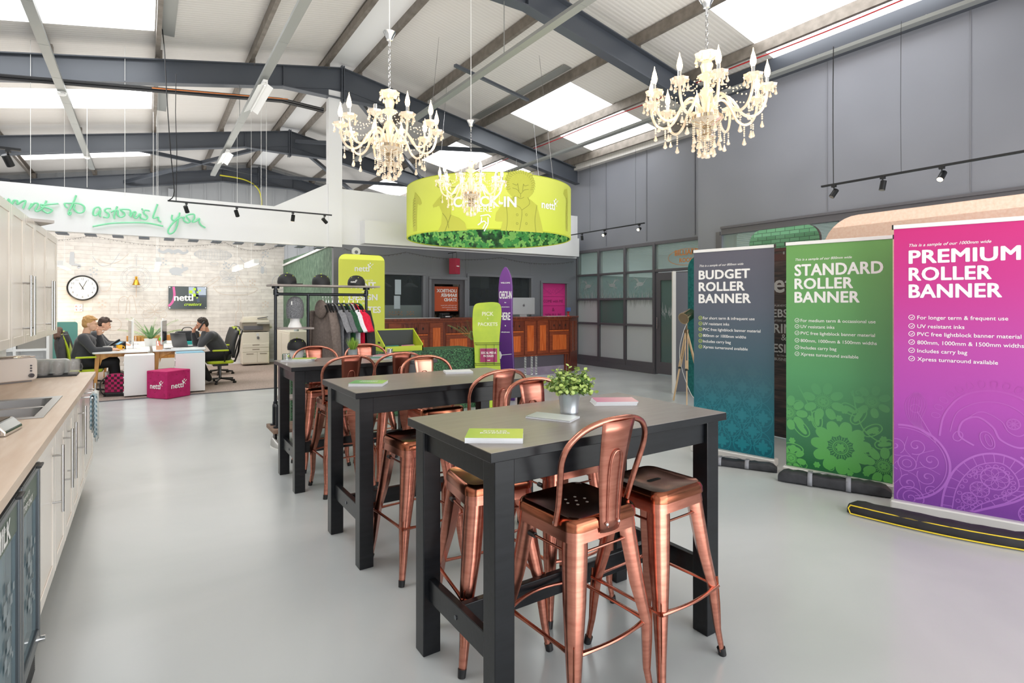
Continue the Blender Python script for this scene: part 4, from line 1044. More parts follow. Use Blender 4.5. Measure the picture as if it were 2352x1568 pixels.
def deco_paisley(mb, W, g):
    # great teardrop
    A = smooth_path([(.28, .06), (.30, .20), (.36, .36), (.47, .47), (.60, .50), (.72, .44), (.76, .30), (.68, .20), (.50, .10), (.40, .05)], 7)
    B = smooth_path([(.34, .06), (.36, .20), (.41, .32), (.49, .41), (.60, .44), (.67, .38), (.69, .29), (.62, .22), (.50, .14), (.44, .08)], 7)
    ribbon(mb, A, .013, g); ribbon(mb, B, .007, g)
    for i in range(2, len(A)-1, 3): ribbon(mb, [A[i], B[min(i, len(B)-1)]], .005, g)
    for i in range(3, len(B), 3):
        p = B[i]; c = Vector((.52, .27)); q = p+(c-p)*.16; ring(mb, q.x, q.y, .012, .005, g, 12)
    wheel(mb, .57, .33, .075, 8, g, .005); wheel(mb, .49, .24, .052, 8, g, .004); wheel(mb, .435, .165, .042, 8, g, .004)
    for cx, cy in ((.47, .345), (.62, .225), (.40, .095)):
        for a in (.5, 1.6, 3.6, 4.7): petal(mb, cx, cy, a, .035, .018, g, False, .004)
    # left great circle with a swirling blossom
    ring(mb, .06, .36, .27, .014, g, 40, -1.3, 1.7); ring(mb, .06, .36, .25, .005, g, 40, -1.3, 1.7)
    ring(mb, .08, .35, .055, .007, g); ring(mb, .08, .35, .028, .005, g)
    for k in range(7):
        a = k*2*PI/7+.3; spiral(mb, .08+.145*cos(a), .35+.145*sin(a), .065, 1.25, a+PI, .006, g, 1); spiral(mb, .08+.145*cos(a), .35+.145*sin(a), .04, 1, a, .004, g, 1)
        ribbon(mb, smooth_path([(.08+.06*cos(a), .35+.06*sin(a)), (.08+.11*cos(a+.5), .35+.11*sin(a+.5)), (.08+.2*cos(a+.35), .35+.2*sin(a+.35))], 5), .004, g)
    # curling paisley above
    ribbon(mb, smooth_path([(.27, .58), (.30, .74), (.40, .88), (.56, .93), (.72, .88), (.82, .74), (.80, .62), (.70, .56), (.60, .60), (.56, .68), (.48, .74), (.40, .70), (.38, .60), (.46, .54)], 7), .012, g)
    ribbon(mb, smooth_path([(.33, .62), (.37, .76), (.48, .84), (.60, .85), (.70, .80), (.75, .71), (.70, .64), (.64, .66), (.60, .73), (.50, .78), (.42, .72)], 7), .006, g)
    wheel(mb, .665, .715, .035, 8, g, .004)
    for i in range(14):
        a = PI*.95-i*PI*.85/13; cx, cy = .56+.29*cos(a), .68+.27*sin(a); petal(mb, cx, cy, a, .05, .035, g, False, .004)
    petal(mb, .55, .53, 1.9, .12, .07, g, False, .006); petal(mb, .55, .55, 1.9, .08, .03, g, False, .004)
    # feather
    for k in range(9): ribbon(mb, smooth_path([(.22, .56), (.10+.008*k, .66), (.07+.016*k, .80), (.13+.003*k, .88)], 5), .003, g)
    ring(mb, .13, .76, .03, .005, g); ribbon(mb, [(.25, .53), (.14, .74)], .007, g)
    for (cx, cy, a) in ((.80, .50, 2.6), (.85, .56, 2.7), (.90, .62, 2.8), (.93, .69, 2.9)): petal(mb, cx, cy, a, .09, .06, g, False, .006); ring(mb, cx+.03*cos(a)*1.6, cy+.03*sin(a)*1.6, .014, .004, g, 12)
    ring(mb, .92, .30, .11, .012, g); wheel(mb, .92, .30, .085, 10, g, .005); wheel(mb, .76, .12, .07, 9, g, .005); ring(mb, .10, .10, .08, .008, g); spiral(mb, .10, .10, .06, 1.6, 0, .006, g); spiral(mb, .22, .17, .04, 1.3, 1, .006, g); petal(mb, .36, .56, 1.2, .07, .05, g, False, .006)
    ribbon(mb, smooth_path([(.70, .50), (.80, .42), (.86, .30), (.84, .15), (.76, .06)], 6), .012, g); ribbon(mb, [(.44, .06), (.62, .17), (.80, .33), (.98, .47)], .010, g)
banner('slate blue roller banner reading Budget Roller Banner, with a teal damask foot', (4.775, 3.745), (4.94, 2.972), .80, 2.09,
       [(.06, '#10606f'), (.5, '#1e6673'), (.95, '#45626f'), (1.5, '#5b6270'), (2.2, '#5f5d6b')], [(.06, '#18808c'), (.5, '#2b7884'), (.85, '#426570'), (2.2, '#5f5d6b')],
       ['BUDGET', 'ROLLER', 'BANNER'], ('This is a sample of our 800mm wide', 1607, 1708, 613),
       (1615, [('For short term & infrequent use', 733), ('UV resistant inks', 746), ('PVC free lightblock banner material', 759), ('800mm or 1000mm widths', 773), ('Includes carry bag', 786), ('Xpress turnaround available', 799)], ('PVC free lightblock banner material', 1747), 1609),
       M('tick_lime', '#c9df4d', .5), deco_damask, [(1605, 1723, 642, 21), (1605, 1711, 669, 21), (1605, 1725, 696, 21)])
banner('green roller banner reading Standard Roller Banner, with a floral foot', (4.844, 2.789), (5.048, 2.016), .80, 2.085,
       [(.06, '#256a3c'), (.4, '#3f7f57'), (.9, '#5a9e6a'), (1.5, '#68a565'), (2.2, '#6fa457')], [(.06, '#5eb256'), (.5, '#63ac66'), (.78, '#5a9e6a'), (1.5, '#68a565'), (2.2, '#6fa457')],
       ['STANDARD', 'ROLLER', 'BANNER'], ('This is a sample of our 800mm wide', 1827, 1957, 599),
       (1839, [('For medium term & occassional use', 739), ('UV resistant inks', 753), ('PVC free lightblock banner material', 768), ('800mm, 1000mm & 1500mm widths', 785), ('Includes carry bag', 801), ('Xpress turnaround available', 816)], ('PVC free lightblock banner material', 2010), 1831),
       _M['ink_white'], deco_floral, [(1825, 2029, 634, 27), (1825, 1960, 664, 25), (1825, 1975, 695, 25)])
banner('magenta to purple roller banner reading Premium Roller Banner, with a paisley foot', (4.672, 1.857), (4.898, 1.177), 1.0, 2.115,
       [(.06, '#6c378d'), (.4, '#8a409e'), (.8, '#aa47aa'), (1.2, '#b845a4'), (1.7, '#c6308a'), (2.2, '#cf2276')], [(.06, '#945ab2'), (.5, '#ae64bc'), (.85, '#b355b2'), (1.0, '#b146a6'), (2.2, '#cf2276')],
       ['PREMIUM', 'ROLLER', 'BANNER'], ('This is a sample of our 1000mm wide', 2088, 2277, 567),
       (2107, [('For longer term & frequent use', 733), ('UV resistant inks', 753), ('PVC free lightblock banner material', 771), ('800mm, 1000mm & 1500mm widths', 790), ('Includes carry bag', 809), ('Xpress turnaround available', 828)], ('PVC free lightblock banner material', 2346), 2094),
       _M['ink_white'], deco_paisley, [(2087, 2345, 606, 31), (2087, 2278, 645, 31), (2087, 2302, 684, 31)])
# carry bags lying at their feet
def bag(label, P0, P1, w, h, mat, strap=True, piping=False, bend=0.0):
    P0, P1 = Vector(P0), Vector(P1); d = P1-P0; L = d.length; rz = math.atan2(d.y, d.x)
    t = thing('banner_bag', label, 'bag', (P0.x, P0.y, 0), rz, 'black carry bags of the roller banners')
    rnd = random.Random(int(L*1000)); b = MB(); n = 22; K = 12; vs = []
    for i in range(n+1):
        k = i/n; e = min(1, (1-abs(2*k-1))*9); e = e**.4 if e > 0 else 0; y0 = bend*sin(PI*k)
        hh = h*(.9+.12*rnd.random())*max(e, .55); ww = w*max(e, .7)
        for j in range(K):
            a = 2*PI*j/K; cx = abs(cos(a))**.5*(1 if cos(a) > 0 else -1); sx = abs(sin(a))**.6*(1 if sin(a) > 0 else -1)
            vs.append((k*L, y0+ww/2*cx, max(0.002, hh/2+hh/2*sx)))
    b.add(vs, [(i*K+j, i*K+(j+1) % K, (i+1)*K+(j+1) % K, (i+1)*K+j) for i in range(n) for j in range(K)], True)
    b.add(vs[:K], [tuple(range(K))]); b.add(vs[-K:], [tuple(range(K))]); b.build('bag_body', mat, t)
    if strap:
        for x in (L*.28, L*.62):
            s = MB(); s.add([(x+dx, bend*sin(PI*x/L)+yy, zz) for yy, zz in ((-w/2-.003, .01), (-w/2-.004, h*.5), (-w*.42, h*.98), (0, h+.004), (w*.4, h)) for dx in (0, .035)], [(2*i, 2*i+1, 2*i+3, 2*i+2) for i in range(4)], True); s.build('strap', M('strap_grey', '#8d8f96', .7), t, solid=.002)
        s = MB(); s.tube(smooth_path([(L*.3, -w*.1, h), (L*.4, -w*.3, h+.02), (L*.52, -w*.3, h+.02), (L*.63, -w*.1, h)], 5), .012, 6, flat=.25); s.build('carry_handle', M('strap_grey2', '#77797f', .7), t)
    if piping:
        p = MB()
        for z, s_, x0, x1 in ((h*.80, -.42, .02, .98), (h*.14, -.5, .02, .98)):
            p.tube([(k*L, bend*sin(PI*k)+w*s_-.004-.0, z) for k in [x0+(x1-x0)*i/24 for i in range(25)]], .0045, 6)
        p.tube([(.02*L, w*-.42-.004, h*.8), (.008*L, -.44*w, h*.5), (.02*L, w*-.5-.004, h*.14)], .0045, 6)
        p.build('yellow_piping', M('piping_yellow', '#e6c928', .5), t)
        s = MB(); s.tube(smooth_path([(L*.42, -w*.5, h*.6), (L*.5, -w*.62, h*.45), (L*.62, -w*.6, h*.5), (L*.66, -w*.45, h*.8)], 5), .02, 6, flat=.25); s.build('carry_handle', _M['black_plastic'], t)
    return t
nyl = noisy('black_nylon', '#26272b', '#3a3b40', 14, .6, bump=.25); nyl2 = noisy('black_nylon_matt', '#1d1b1e', '#2b2a2d', 10, .7, bump=.2)
bag('slim black nylon bag with grey straps at the foot of the Budget banner', at(1600, 1060, Z=0), at(1785, 1084, Z=0), .12, .075, nyl)
bag('padded black nylon bag with grey straps at the foot of the Standard banner', at(1788, 1102, Z=0), at(2048, 1142, Z=0), .13, .105, nyl)
bag('long black bag with yellow piping at the foot of the Premium banner', at(1948, 1172, Z=0), at(2470, 1275, Z=0), .17, .085, nyl2, False, True, -.07)

# ================================================================ DISPLAY STANDS BEHIND THE BANNERS
def slab(name, label, cat, o, ux, w, h, r, th, mat, edge=None, z0=.02, group=None):
    """upright rounded fabric display: x along ux, thin across"""
    ux = Vector(ux).normalized(); t = thing(name, label, cat, (o[0], o[1], 0), math.atan2(ux.y, ux.x), group)
    b = MB(); b.prism(rrect(w, h, r, 8, 0, z0), (0, 0, 0), X_, Z_, th); q = b.build('fabric_cover', mat, t, bevel=.008)
    return t
yl = at(1895, 560, X=5.9).y
def softfab(name, a, b_, sc=30): return noisy(name, a, b_, sc, .9, bump=.35)
slab('fabric_display', 'tall peach plush display wall with rounded corners behind the magenta banner', 'display stand', (5.9, yl), (0, -1, 0), 2.6, 2.39, .34, .05, softfab('peach_plush', '#edc6b0', '#f5d8c6', 40))
pub = M('pub_print', '#1d1719', .5); t_ = NT(pub); co = t_.coord('Object'); wv = t_.n('ShaderNodeTexNoise'); wv.inputs['Scale'].default_value = 9; t_.l(t_.coord('Object', (.4, 1, 3)), wv.inputs[0]); t_.l(t_.ramp(wv.outputs[0], [(.4, '#171315'), (.7, '#4a3632')]), t_.b.inputs['Base Color'])
y0 = at(1727, 560, X=6.05).y; y1 = at(1884, 560, X=6.05).y
t = slab('fabric_display', 'dark fabric display printed as a pub front under green bricks, between two banners', 'display stand', (6.05, y0), (0, -1, 0), y0-y1+.02, 2.38, .16, .05, pub)
W = y0-y1+.02
gb = M('green_brick', '#5f9a72', .5); q = NT(gb); br = q.n('ShaderNodeTexBrick'); q.l(q.coord('Object', rot=(PI/2, 0, 0)), br.inputs[0]); br.inputs['Scale'].default_value = 1; br.inputs['Brick Width'].default_value = .11; br.inputs['Row Height'].default_value = .042; br.inputs['Mortar Size'].default_value = .003
br.inputs['Color1'].default_value = (*lin('#679f7a'), 1); br.inputs['Color2'].default_value = (*lin('#4f8a63'), 1); br.inputs['Mortar'].default_value = (*lin('#33523f'), 1); q.l(br.outputs[0], q.b.inputs['Base Color'])
pts = [p for p in rrect(W, 2.38, .16, 8, 0, .02) if p[1] > 2.2]; pts = [(0.001, 2.17)]+sorted([p for p in pts if p[0] < W/2], key=lambda p: p[0])+sorted([p for p in pts if p[0] >= W/2], key=lambda p: p[0])+[(W-.001, 2.17)]
MB().add([(x, -.0535, z-.004) for x, z in pts], [tuple(range(len(pts)))]).build('brick_print', gb, t)
b = MB(); b.bb(.01, W-.01, -.056, -.05, 2.13, 2.165).bb(.01, W-.01, -.0545, -.05, 2.02, 2.10); b.build('cornice_print', M('mahogany_print', '#4a2522', .5), t)
b = MB(); g = lambda x, z: Vector((x, -.0545, z)); cx = W*.52
for s_, z, wd, bo in (('8', 2.09, .02, .02), ('nettl', 1.66, .52, .02), ('PURVEYORS of', 1.50, .22, 0), ('WEBSITES', 1.38, .56, .02), ('CRAFTERS of QUALITY', 1.33, .34, 0), ('PRINT', 1.20, .40, .02), ('&', 1.12, .06, 0), ('DESIGN', .98, .46, .02), ('for Discerning', .94, .16, 0), ('BUSINESSES', .89, .22, 0)):
    text(b, s_, g(cx, z), X_, Z_, width=wd, bold=bo, align='c')
b.build('lettering', M('ink_grey', '#a9a6a4', .6), t)
teal = softfab('teal_plush', '#0f5a5c', '#1f7472', 30)
slab('fabric_display', 'dark teal plush display with rounded corners behind the slate blue banner', 'display stand', (7.35, at(1584, 600, X=7.35).y), (0, -1, 0), .62, 2.27, .2, .05, teal, z0=.03)
# pale edged board near the billiard room door
t = thing('display_board', 'grey display board with a pale edge standing by the tripod lamp', 'display board', (7.56, 6.38, 0), math.radians(-35))
MB().bb(0, .055, -.03, .03, 0, 2.1).build('edge_post', M('pale_edge', '#e9e6e1', .5), t); MB().bb(.055, .75, -.02, .02, .03, 2.08).build('board_panel', M('board_slate', '#64656c', .5), t)
# tripod lamp
def tripod(x, y):
    t = thing('tripod_lamp', 'vintage tripod lamp with pale wooden legs and a brass searchlight head', 'lamp', (x, y, 0), 0)
    hub = Vector((0, 0, 1.12))
    for a, ex in ((-2.45, .0), (-.5, 0), (1.4, 0)):
        f = Vector((.30*cos(a), .30*sin(a), 0)); l = MB(); m_ = hub.lerp(f, .52); s_ = Vector((-sin(a), cos(a), 0))*.018
        l.bar(hub+s_, m_+s_, .012, .022); l.bar(hub-s_, m_-s_, .012, .022); l.bar(hub.lerp(f, .40), f, .018, .024)
        q = l.build('leg', _M['pale_wood'], t, bevel=.002); MB().box(m_, (.05, .03, .03)).build('leg_clamp', _M['dark_steel'], q)
    b = MB(); b.cyl(hub+Vector((0, 0, -.03)), hub+Vector((0, 0, .02)), .04); b.cyl(hub, hub+Vector((0, 0, .12)), .012); b.build('hub', M('bronze', '#8a7760', .3, .9), t)
    d = Vector((-.9, -.05, -.35)).normalized(); c = hub+Vector((0, 0, .22)); h = MB(); h.cyl(c-d*.12, c+d*.06, .085, .085, 24); h.cyl(c+d*.06, c+d*.085, .093, .093, 24); h.cyl(c-d*.15, c-d*.12, .05, .085, 24); h.build('searchlight_head', M('brass_nickel', '#b9a283', .18, 1), t)
    MB().cyl(c+d*.086, c+d*.088, .08, seg=24).build('lens', M('lamp_glass', '#8d7a62', .15, .7), t)
    MB().tube(smooth_path([c-d*.15, (-.14, -.05, 1.1), (-.10, .05, .7), (-.05, -.10, .2), (.15, -.12, .01), (.3, .05, .01)], 5), .004, 6).build('cord', _M['white_plastic'], t)
q = at(1577, 926, Z=0); tripod(q.x, q.y)

# ================================================================ RING BANNER
def ringbanner():
    X0, Y0, R, zb, zt = 5.30, 8.72, 1.5, 2.72, 3.61
    ph0 = math.atan2(-Y0, -X0)
    t = thing('ring_banner', 'huge lime green fabric ring hung from the roof reading Check-in here', 'hanging banner', (X0, Y0, 0))
    n = 96
    def surf(r, z0, z1, a0=0, a1=2*PI, nn=n):
        b = MB(); vs = []
        for i in range(nn+1):
            a = a0+(a1-a0)*i/nn; vs += [(r*cos(a), r*sin(a), z0), (r*cos(a), r*sin(a), z1)]
        b.add(vs, [(2*i, 2*i+2, 2*i+3, 2*i+1) for i in range(nn)], True); return b
    lm = gradmat('lime_print', '#ccd84a', '#d9df66', 2, rough=.7, lo=2.7, hi=3.7)
    surf(R, zb, zt).build('outer_fabric', lm, t); surf(R-.02, zb, zt).build('leaf_lining', _M['hedge_print'], t)
    lf = [MB(), MB()]; rnd = random.Random(12)
    for i in range(420):
        a = ph0+PI+rnd.uniform(-1.45, 1.45); z = rnd.uniform(zb+.03, zb+.75); ga = lambda x, y, a=a, z=z: Vector(((R-.024)*cos(a+x/R), (R-.024)*sin(a+x/R), min(max(z+y, zb), zt)))
        for k in range(rnd.choice((3, 4))): petal(lf[i % 2], 0, 0, i+k*2*PI/3.4, rnd.uniform(.05, .085), .045, ga)
    for m_, c_ in zip(lf, (M('print_leaf_light', '#8fd06a', .7), M('print_leaf', '#4ea352', .7))):
        n_ = len(m_.st)
        for i_, s0 in enumerate(m_.st):
            for k in range(s0, m_.st[i_+1] if i_+1 < n_ else len(m_.v)): v_ = m_.v[k]; q_ = 1-(i_ % 60)*2e-5-(3e-5 if m_ is lf[0] else 0); m_.v[k] = (v_[0]*q_, v_[1]*q_, v_[2])
        m_.build('printed_leaves', c_, t)
    b = MB()
    for z in (zb, zt): b.tube([((R-.01)*cos(2*PI*i/n), (R-.01)*sin(2*PI*i/n), z) for i in range(n)], .012, 8, closed=True)
    b.build('hem_tube', M('hem_lime', '#b5c02f', .6), t)
    # printed artwork wraps the curve; phi measured from the sight line to the camera
    ph0 = math.atan2(-Y0, -X0)
    def F(px, py, lift=.004):
        d = (at(px, py, Y=1.0)-Vector((0, 0, CAMH))); p2 = Vector((d.x, d.y)); c2 = Vector((X0, Y0)); A = p2.dot(p2); B = -2*p2.dot(c2); Cc = c2.dot(c2)-(R+lift)**2
        disc = max(B*B-4*A*Cc, 0); k = (-B-math.sqrt(disc))/(2*A); return Vector((d.x*k-X0, d.y*k-Y0, CAMH+d.z*k))
    def Z(z): return z
    def art(cx, cy, lift=.004):      # local metres: x to the viewer's right along the curve, y up
        base = F(cx, cy, lift); a0 = math.atan2(base.y, base.x)
        return lambda x, y: Vector(((R+lift)*cos(a0+x/R), (R+lift)*sin(a0+x/R), base.z+y))
    def scanfill(mb, P, g_, dy=.011):
        ys = [p[1] for p in P]; y = min(ys)+dy/2
        while y < max(ys):
            xs_ = []
            for i in range(len(P)):
                (xa, ya), (xb, yb) = P[i], P[(i+1) % len(P)]
                if (ya <= y) != (yb <= y): xs_.append(xa+(y-ya)/(yb-ya)*(xb-xa))
            xs_.sort()
            for a, b_ in zip(xs_[::2], xs_[1::2]):
                m_ = max(1, int((b_-a)/.07)+1)
                for j in range(m_):
                    u, v = a+(b_-a)*j/m_, a+(b_-a)*(j+1)/m_
                    mb.add([g_(u, y-dy/2), g_(v, y-dy/2), g_(v, y+dy/2), g_(u, y+dy/2)], [(0, 1, 2, 3)])
            y += dy
    ink = M('olive_ink', '#bcbf48', .7); ink2 = M('olive_line', '#8f933c', .7)
    f = MB(); ln = MB()
    # lion-headed gentleman in a double-breasted coat
    g = art(1196, 531, .003); gl_ = art(1196, 531, .006)
    def fill(P): scanfill(f, P, g)
    fill([(-.33, 0), (-.30, .14), (-.42, .15), (-.40, .28), (-.25, .48), (-.10, .56), (.12, .55), (.30, .44), (.40, .12), (.43, 0)])
    fill([(-.10, .50), (-.22, .62), (-.26, .78), (-.20, .93), (0, .98), (.20, .94), (.26, .80), (.22, .62), (.10, .50)])
    lw = .007
    for P in ([(-.10, .56), (-.14, .44), (.02, .34), (-.02, .02)], [(.12, .55), (.16, .45), (.02, .34)], [(.30, .44), (.26, .2), (.28, 0)], [(-.25, .48), (-.22, .2), (-.24, 0)], [(-.14, .68), (-.06, .66), (0, .60), (.06, .66), (.14, .68)], [(0, .60), (0, .54)], [(-.05, .76), (-.03, .64)], [(.05, .76), (.03, .64)], [(-.14, .75), (-.07, .73), (-.05, .76)], [(.14, .75), (.07, .73), (.05, .76)], [(-.06, .55), (0, .52), (.06, .55)], [(-.2, .9), (-.24, .97), (-.16, .95)], [(.2, .9), (.24, .97), (.16, .95)]): ribbon(ln, smooth_path(P, 4), lw, gl_)
    for k in range(22): a = PI*1.15-k*PI*1.3/21; ribbon(ln, smooth_path([(.19*cos(a), .75+.17*sin(a)), (.24*cos(a+.1), .76+.2*sin(a+.1)), (.27*cos(a-.05), .76+.24*sin(a-.05))], 3), .005, gl_)
    for x, y in ((-.06, .26), (.10, .27), (-.06, .12), (.10, .13)): ribbon(ln, arc(x, y, .018, n=12), .006, gl_)
    # stag
    g = art(1028, 531, .003); gs = art(1028, 531, .006)
    fill([(-.2, 0), (-.12, .12), (-.10, .30), (-.16, .42), (-.28, .40), (-.30, .44), (-.18, .54), (-.08, .62), (.04, .58), (.06, .44), (.06, .26), (.2, .20), (.30, .12), (.34, 0)])
    for P in ([(-.08, .60), (-.14, .70), (-.20, .74), (-.22, .84)], [(-.14, .70), (-.13, .82)], [(0, .6), (.06, .68), (.16, .70)], [(.06, .68), (.05, .8)], [(.04, .56), (.14, .58), (.10, .52), (.05, .52)], [(-.14, .52), (-.10, .50)], [(-.1, .3), (-.02, .2), (.02, .05)], [(.06, .26), (.0, .12), (-.05, 0)]): ribbon(ln, smooth_path(P, 4), .009, gs)
    # zebra at the left edge, giraffe at the right edge
    g = art(953, 531, .003); gz = art(953, 531, .006)
    fill([(-.06, 0), (-.10, .25), (-.08, .48), (0, .66), (.06, .62), (.16, .54), (.22, .44), (.16, .42), (.08, .46), (.06, .30), (.06, 0)])
    for k in range(11): y = .08+.045*k; ribbon(ln, [(-.08, y), (-.02, y+.03), (.02, y+.02)], .008, gz)
    g = art(1302, 531, .003); gz = art(1302, 531, .006)
    fill([(-.05, 0), (-.06, .3), (-.02, .55), (-.16, .62), (-.12, .7), (.02, .74), (.06, .6), (.05, .3), (.06, 0)])
    for k in range(12): ribbon(ln, arc(.0+.02*sin(k*2.1), .06+.045*k, .02, n=6), .006, gz)
    f.build('printed_figure', ink, t); ln.build('printed_line', ink2, t)
    b = MB(); gg = art(1113, 473, .008); text(b, 'CHECK-IN', None, None, None, width=1.02, bold=.03, align='c', f=gg)
    gg = art(1108, 486, .008); text(b, 'HERE', None, None, None, width=.30, bold=.0, align='c', f=gg)
    gg = art(1244, 477, .008); logo(b, None, None, None, .40, f=gg)
    gg = art(1112, 528, .008)
    for P in ([(-.06, .22), (.06, .24), (.10, .20)], [(-.04, .20), (-.05, .12), (-.10, .08)], [(.06, .20), (.06, .10), (.02, .02), (0, -.02)], [(-.04, .12), (.0, .14), (.04, .10)], [(.02, .1), (-.02, .02)]): ribbon(b, smooth_path(P, 3), .018, gg)
    b.build('lettering', _M['ink_white'], t)
    b = MB()
    for k in range(4):
        a = ph0+PI/4+k*PI/2; p = Vector((R*cos(a), R*sin(a), zt)); x = X0+p.x
        b.cyl(p, (p.x*.8, p.y*.8, zroof(X0+p.x*.8)-.2), .004, seg=6)
    b.build('suspension_wire', _M['steel'], t)
ringbanner()
# ================================================================ RECEPTION
def mahog():
    m = M('mahogany', '#6b2f1e', .4); t = NT(m); n = t.n('ShaderNodeTexNoise'); n.inputs['Scale'].default_value = 4; n.inputs['Detail'].default_value = 6; t.l(t.coord('Object', (6, 6, 1)), n.inputs[0]); t.l(t.ramp(n.outputs[0], [(.3, '#5a2418'), (.7, '#8a4228')]), t.b.inputs['Base Color'])
    m = M('orange_veneer', '#d9662a', .4); t = NT(m); n = t.n('ShaderNodeTexNoise'); n.inputs['Scale'].default_value = 5; n.inputs['Detail'].default_value = 5; t.l(t.coord('Object', (8, 8, .8)), n.inputs[0]); t.l(t.ramp(n.outputs[0], [(.3, '#c9561f'), (.7, '#e67c3c')]), t.b.inputs['Base Color'])
    noisy('red_brown', '#7d3620', '#9c4c2a', 5, .4, stretch=(1, 1, 5))
mahog()
def counter():
    X0, X1, YF = 3.6, 7.93, 9.62
    t = thing('reception_counter', 'long reception counter printed as an orange and mahogany sideboard', 'counter', (X0, YF, 0))
    L = X1-X0
    MB().bb(-.03, L+.03, -.03, .62, 1.22, 1.26).build('countertop', _M['mahogany'], t, bevel=.006)
    b = MB(); b.bb(0, L, 0, .04, .42, 1.22); b.bb(0, .04, 0, .6, 0, 1.22); b.bb(L-.04, L, 0, .6, 0, 1.22); b.build('carcass', _M['mahogany'], t)
    b = MB(); b.bb(0, L, -.004, 0, .42, .45).bb(0, L, -.004, 0, 1.19, 1.22); b.build('front_rail', _M['red_brown'], t)
    g = lambda px: at(px, 760, Y=YF).x-X0
    for kind, xa, xb in (('D', 892, 921), ('W', 926, 982), ('D', 987, 1017), ('W', 1024, 1080), ('D', 1085, 1117), ('D', 1122, 1146), ('W', 1150, 1202), ('D', 1205, 1230), ('D', 1234, 1258), ('W', 1262, 1306)):
        x0, x1 = g(xa), g(xb)
        if kind == 'D':
            o = MB().bb(x0, x1, -.016, 0, .46, 1.18).build('door', _M['red_brown'], t, bevel=.004)
            MB().bb(x0+.06, x1-.06, -.019, -.015, .53, 1.08).build('door_panel', _M['orange_veneer'], o)
        else:
            o = MB().bb(x0, x1, -.016, 0, .46, .93).build('door', _M['red_brown'], t, bevel=.004)
            MB().bb(x0+.08, x1-.08, -.019, -.015, .53, .86).build('door_panel', _M['orange_veneer'], o)
            w = (x1-x0); MB().bb(x0, x1, -.01, 0, .94, .965).build('rail', _M['orange_veneer'], t)
            for k, (a, c) in enumerate(((0, .42), (.44, .58), (.6, 1))):
                d = MB().bb(x0+w*a, x0+w*c, -.016, 0, .98, 1.16).build('drawer', _M['mahogany'], t, bevel=.003)
                q = MB(); cx = x0+w*(a+c)/2; q.add([(cx-.02, -.018, 1.07), (cx, -.018, 1.035), (cx+.02, -.018, 1.07), (cx, -.018, 1.105)], [(0, 1, 2, 3)]); q.build('keyhole_plate', _M['pure_black'], d)
    for x in (.06, 2.2, L-.12): MB().bb(x, x+.05, -.006, .05, 0, .43).build('leg', _M['mahogany'], t)
    b = MB(); b.bb(.04, L-.04, .02, .03, .18, .42); b.build('under_panel', M('printed_grey', '#5c5660', .6), t)
    b = MB(); b.bb(.04, L-.04, .014, .024, 0, .18); b.build('printed_floor', noisy('printed_mauve', '#8e7f93', '#a79bad', 4, .6), t)
    # printed zebra legs under the sideboard
    b = MB(); s = MB()
    for px in (1207, 1222, 1232):
        x = g(px); b.bb(x-.025, x+.025, .004, .012, .02, .42)
        for k in range(11): s.add([(x-.026, .003, .05+.034*k), (x+.026, .003, .062+.034*k), (x+.026, .003, .078+.034*k), (x-.026, .003, .066+.034*k)], [(0, 1, 2, 3)])
    o = b.build('printed_zebra_legs', _M['ink_white'], t); s.build('zebra_stripes', _M['pure_black'], o)
counter()
# side run of the counter to the glazed wall
t = thing('counter_return', 'short mahogany return of the reception counter by the glazed wall', 'counter', (8.0, 9.64, 0), math.radians(38))
MB().bb(0, .75, 0, .04, 0, 1.22).build('panel', _M['mahogany'], t, bevel=.004); MB().bb(-.02, .78, -.03, .3, 1.22, 1.26).build('countertop', _M['mahogany'], t, bevel=.005)
b = MB(); b.bb(.06, .32, -.016, 0, .46, 1.15).bb(.4, .68, -.016, 0, .46, 1.15); b.build('printed_doors', _M['red_brown'], t)
CT = 1.26
for i, (px, w, rz, mt, lab) in enumerate(((897, .3, .1, 'page_cover', 'white papers at the left end of the reception counter'), (926, .3, -.1, 'page_cover', 'pale booklets second from the left end of the reception counter'), (957, .32, .05, 'cover_cream', 'cream booklets on the reception counter left of the dark card reader'), (990, .3, .2, 'page_cover', 'opened white booklet beside the dark card reader on the counter'), (1135, .26, .1, 'page_cover', 'white sheets on the counter between the lime stand and the purple board'), (1262, .25, -.1, 'cover_cream', 'papers in front of the pink door on the counter'), (1285, .3, .1, 'page_cover', 'papers at the right end of the reception counter'))):
    M('cover_cream', '#e6e2cd', .5); q = at(px, 733, Y=9.85)
    brochures(q.x, 9.85, CT, w, .2, 6, rz, _M[mt], lab, 'papers on the reception counter')
t = thing('card_reader', 'black machine with papers on the reception counter', 'card machine', (at(1023, 730, Y=9.85).x, 9.85, CT))
MB().bb(-.11, .11, -.08, .08, 0, .05).bb(-.10, .06, -.07, .07, .05, .10).build('machine_body', _M['black_plastic'], t, bevel=.01); MB().bb(-.04, .06, -.082, -.078, .02, .04).build('paper_slot', _M['page_white'], t)
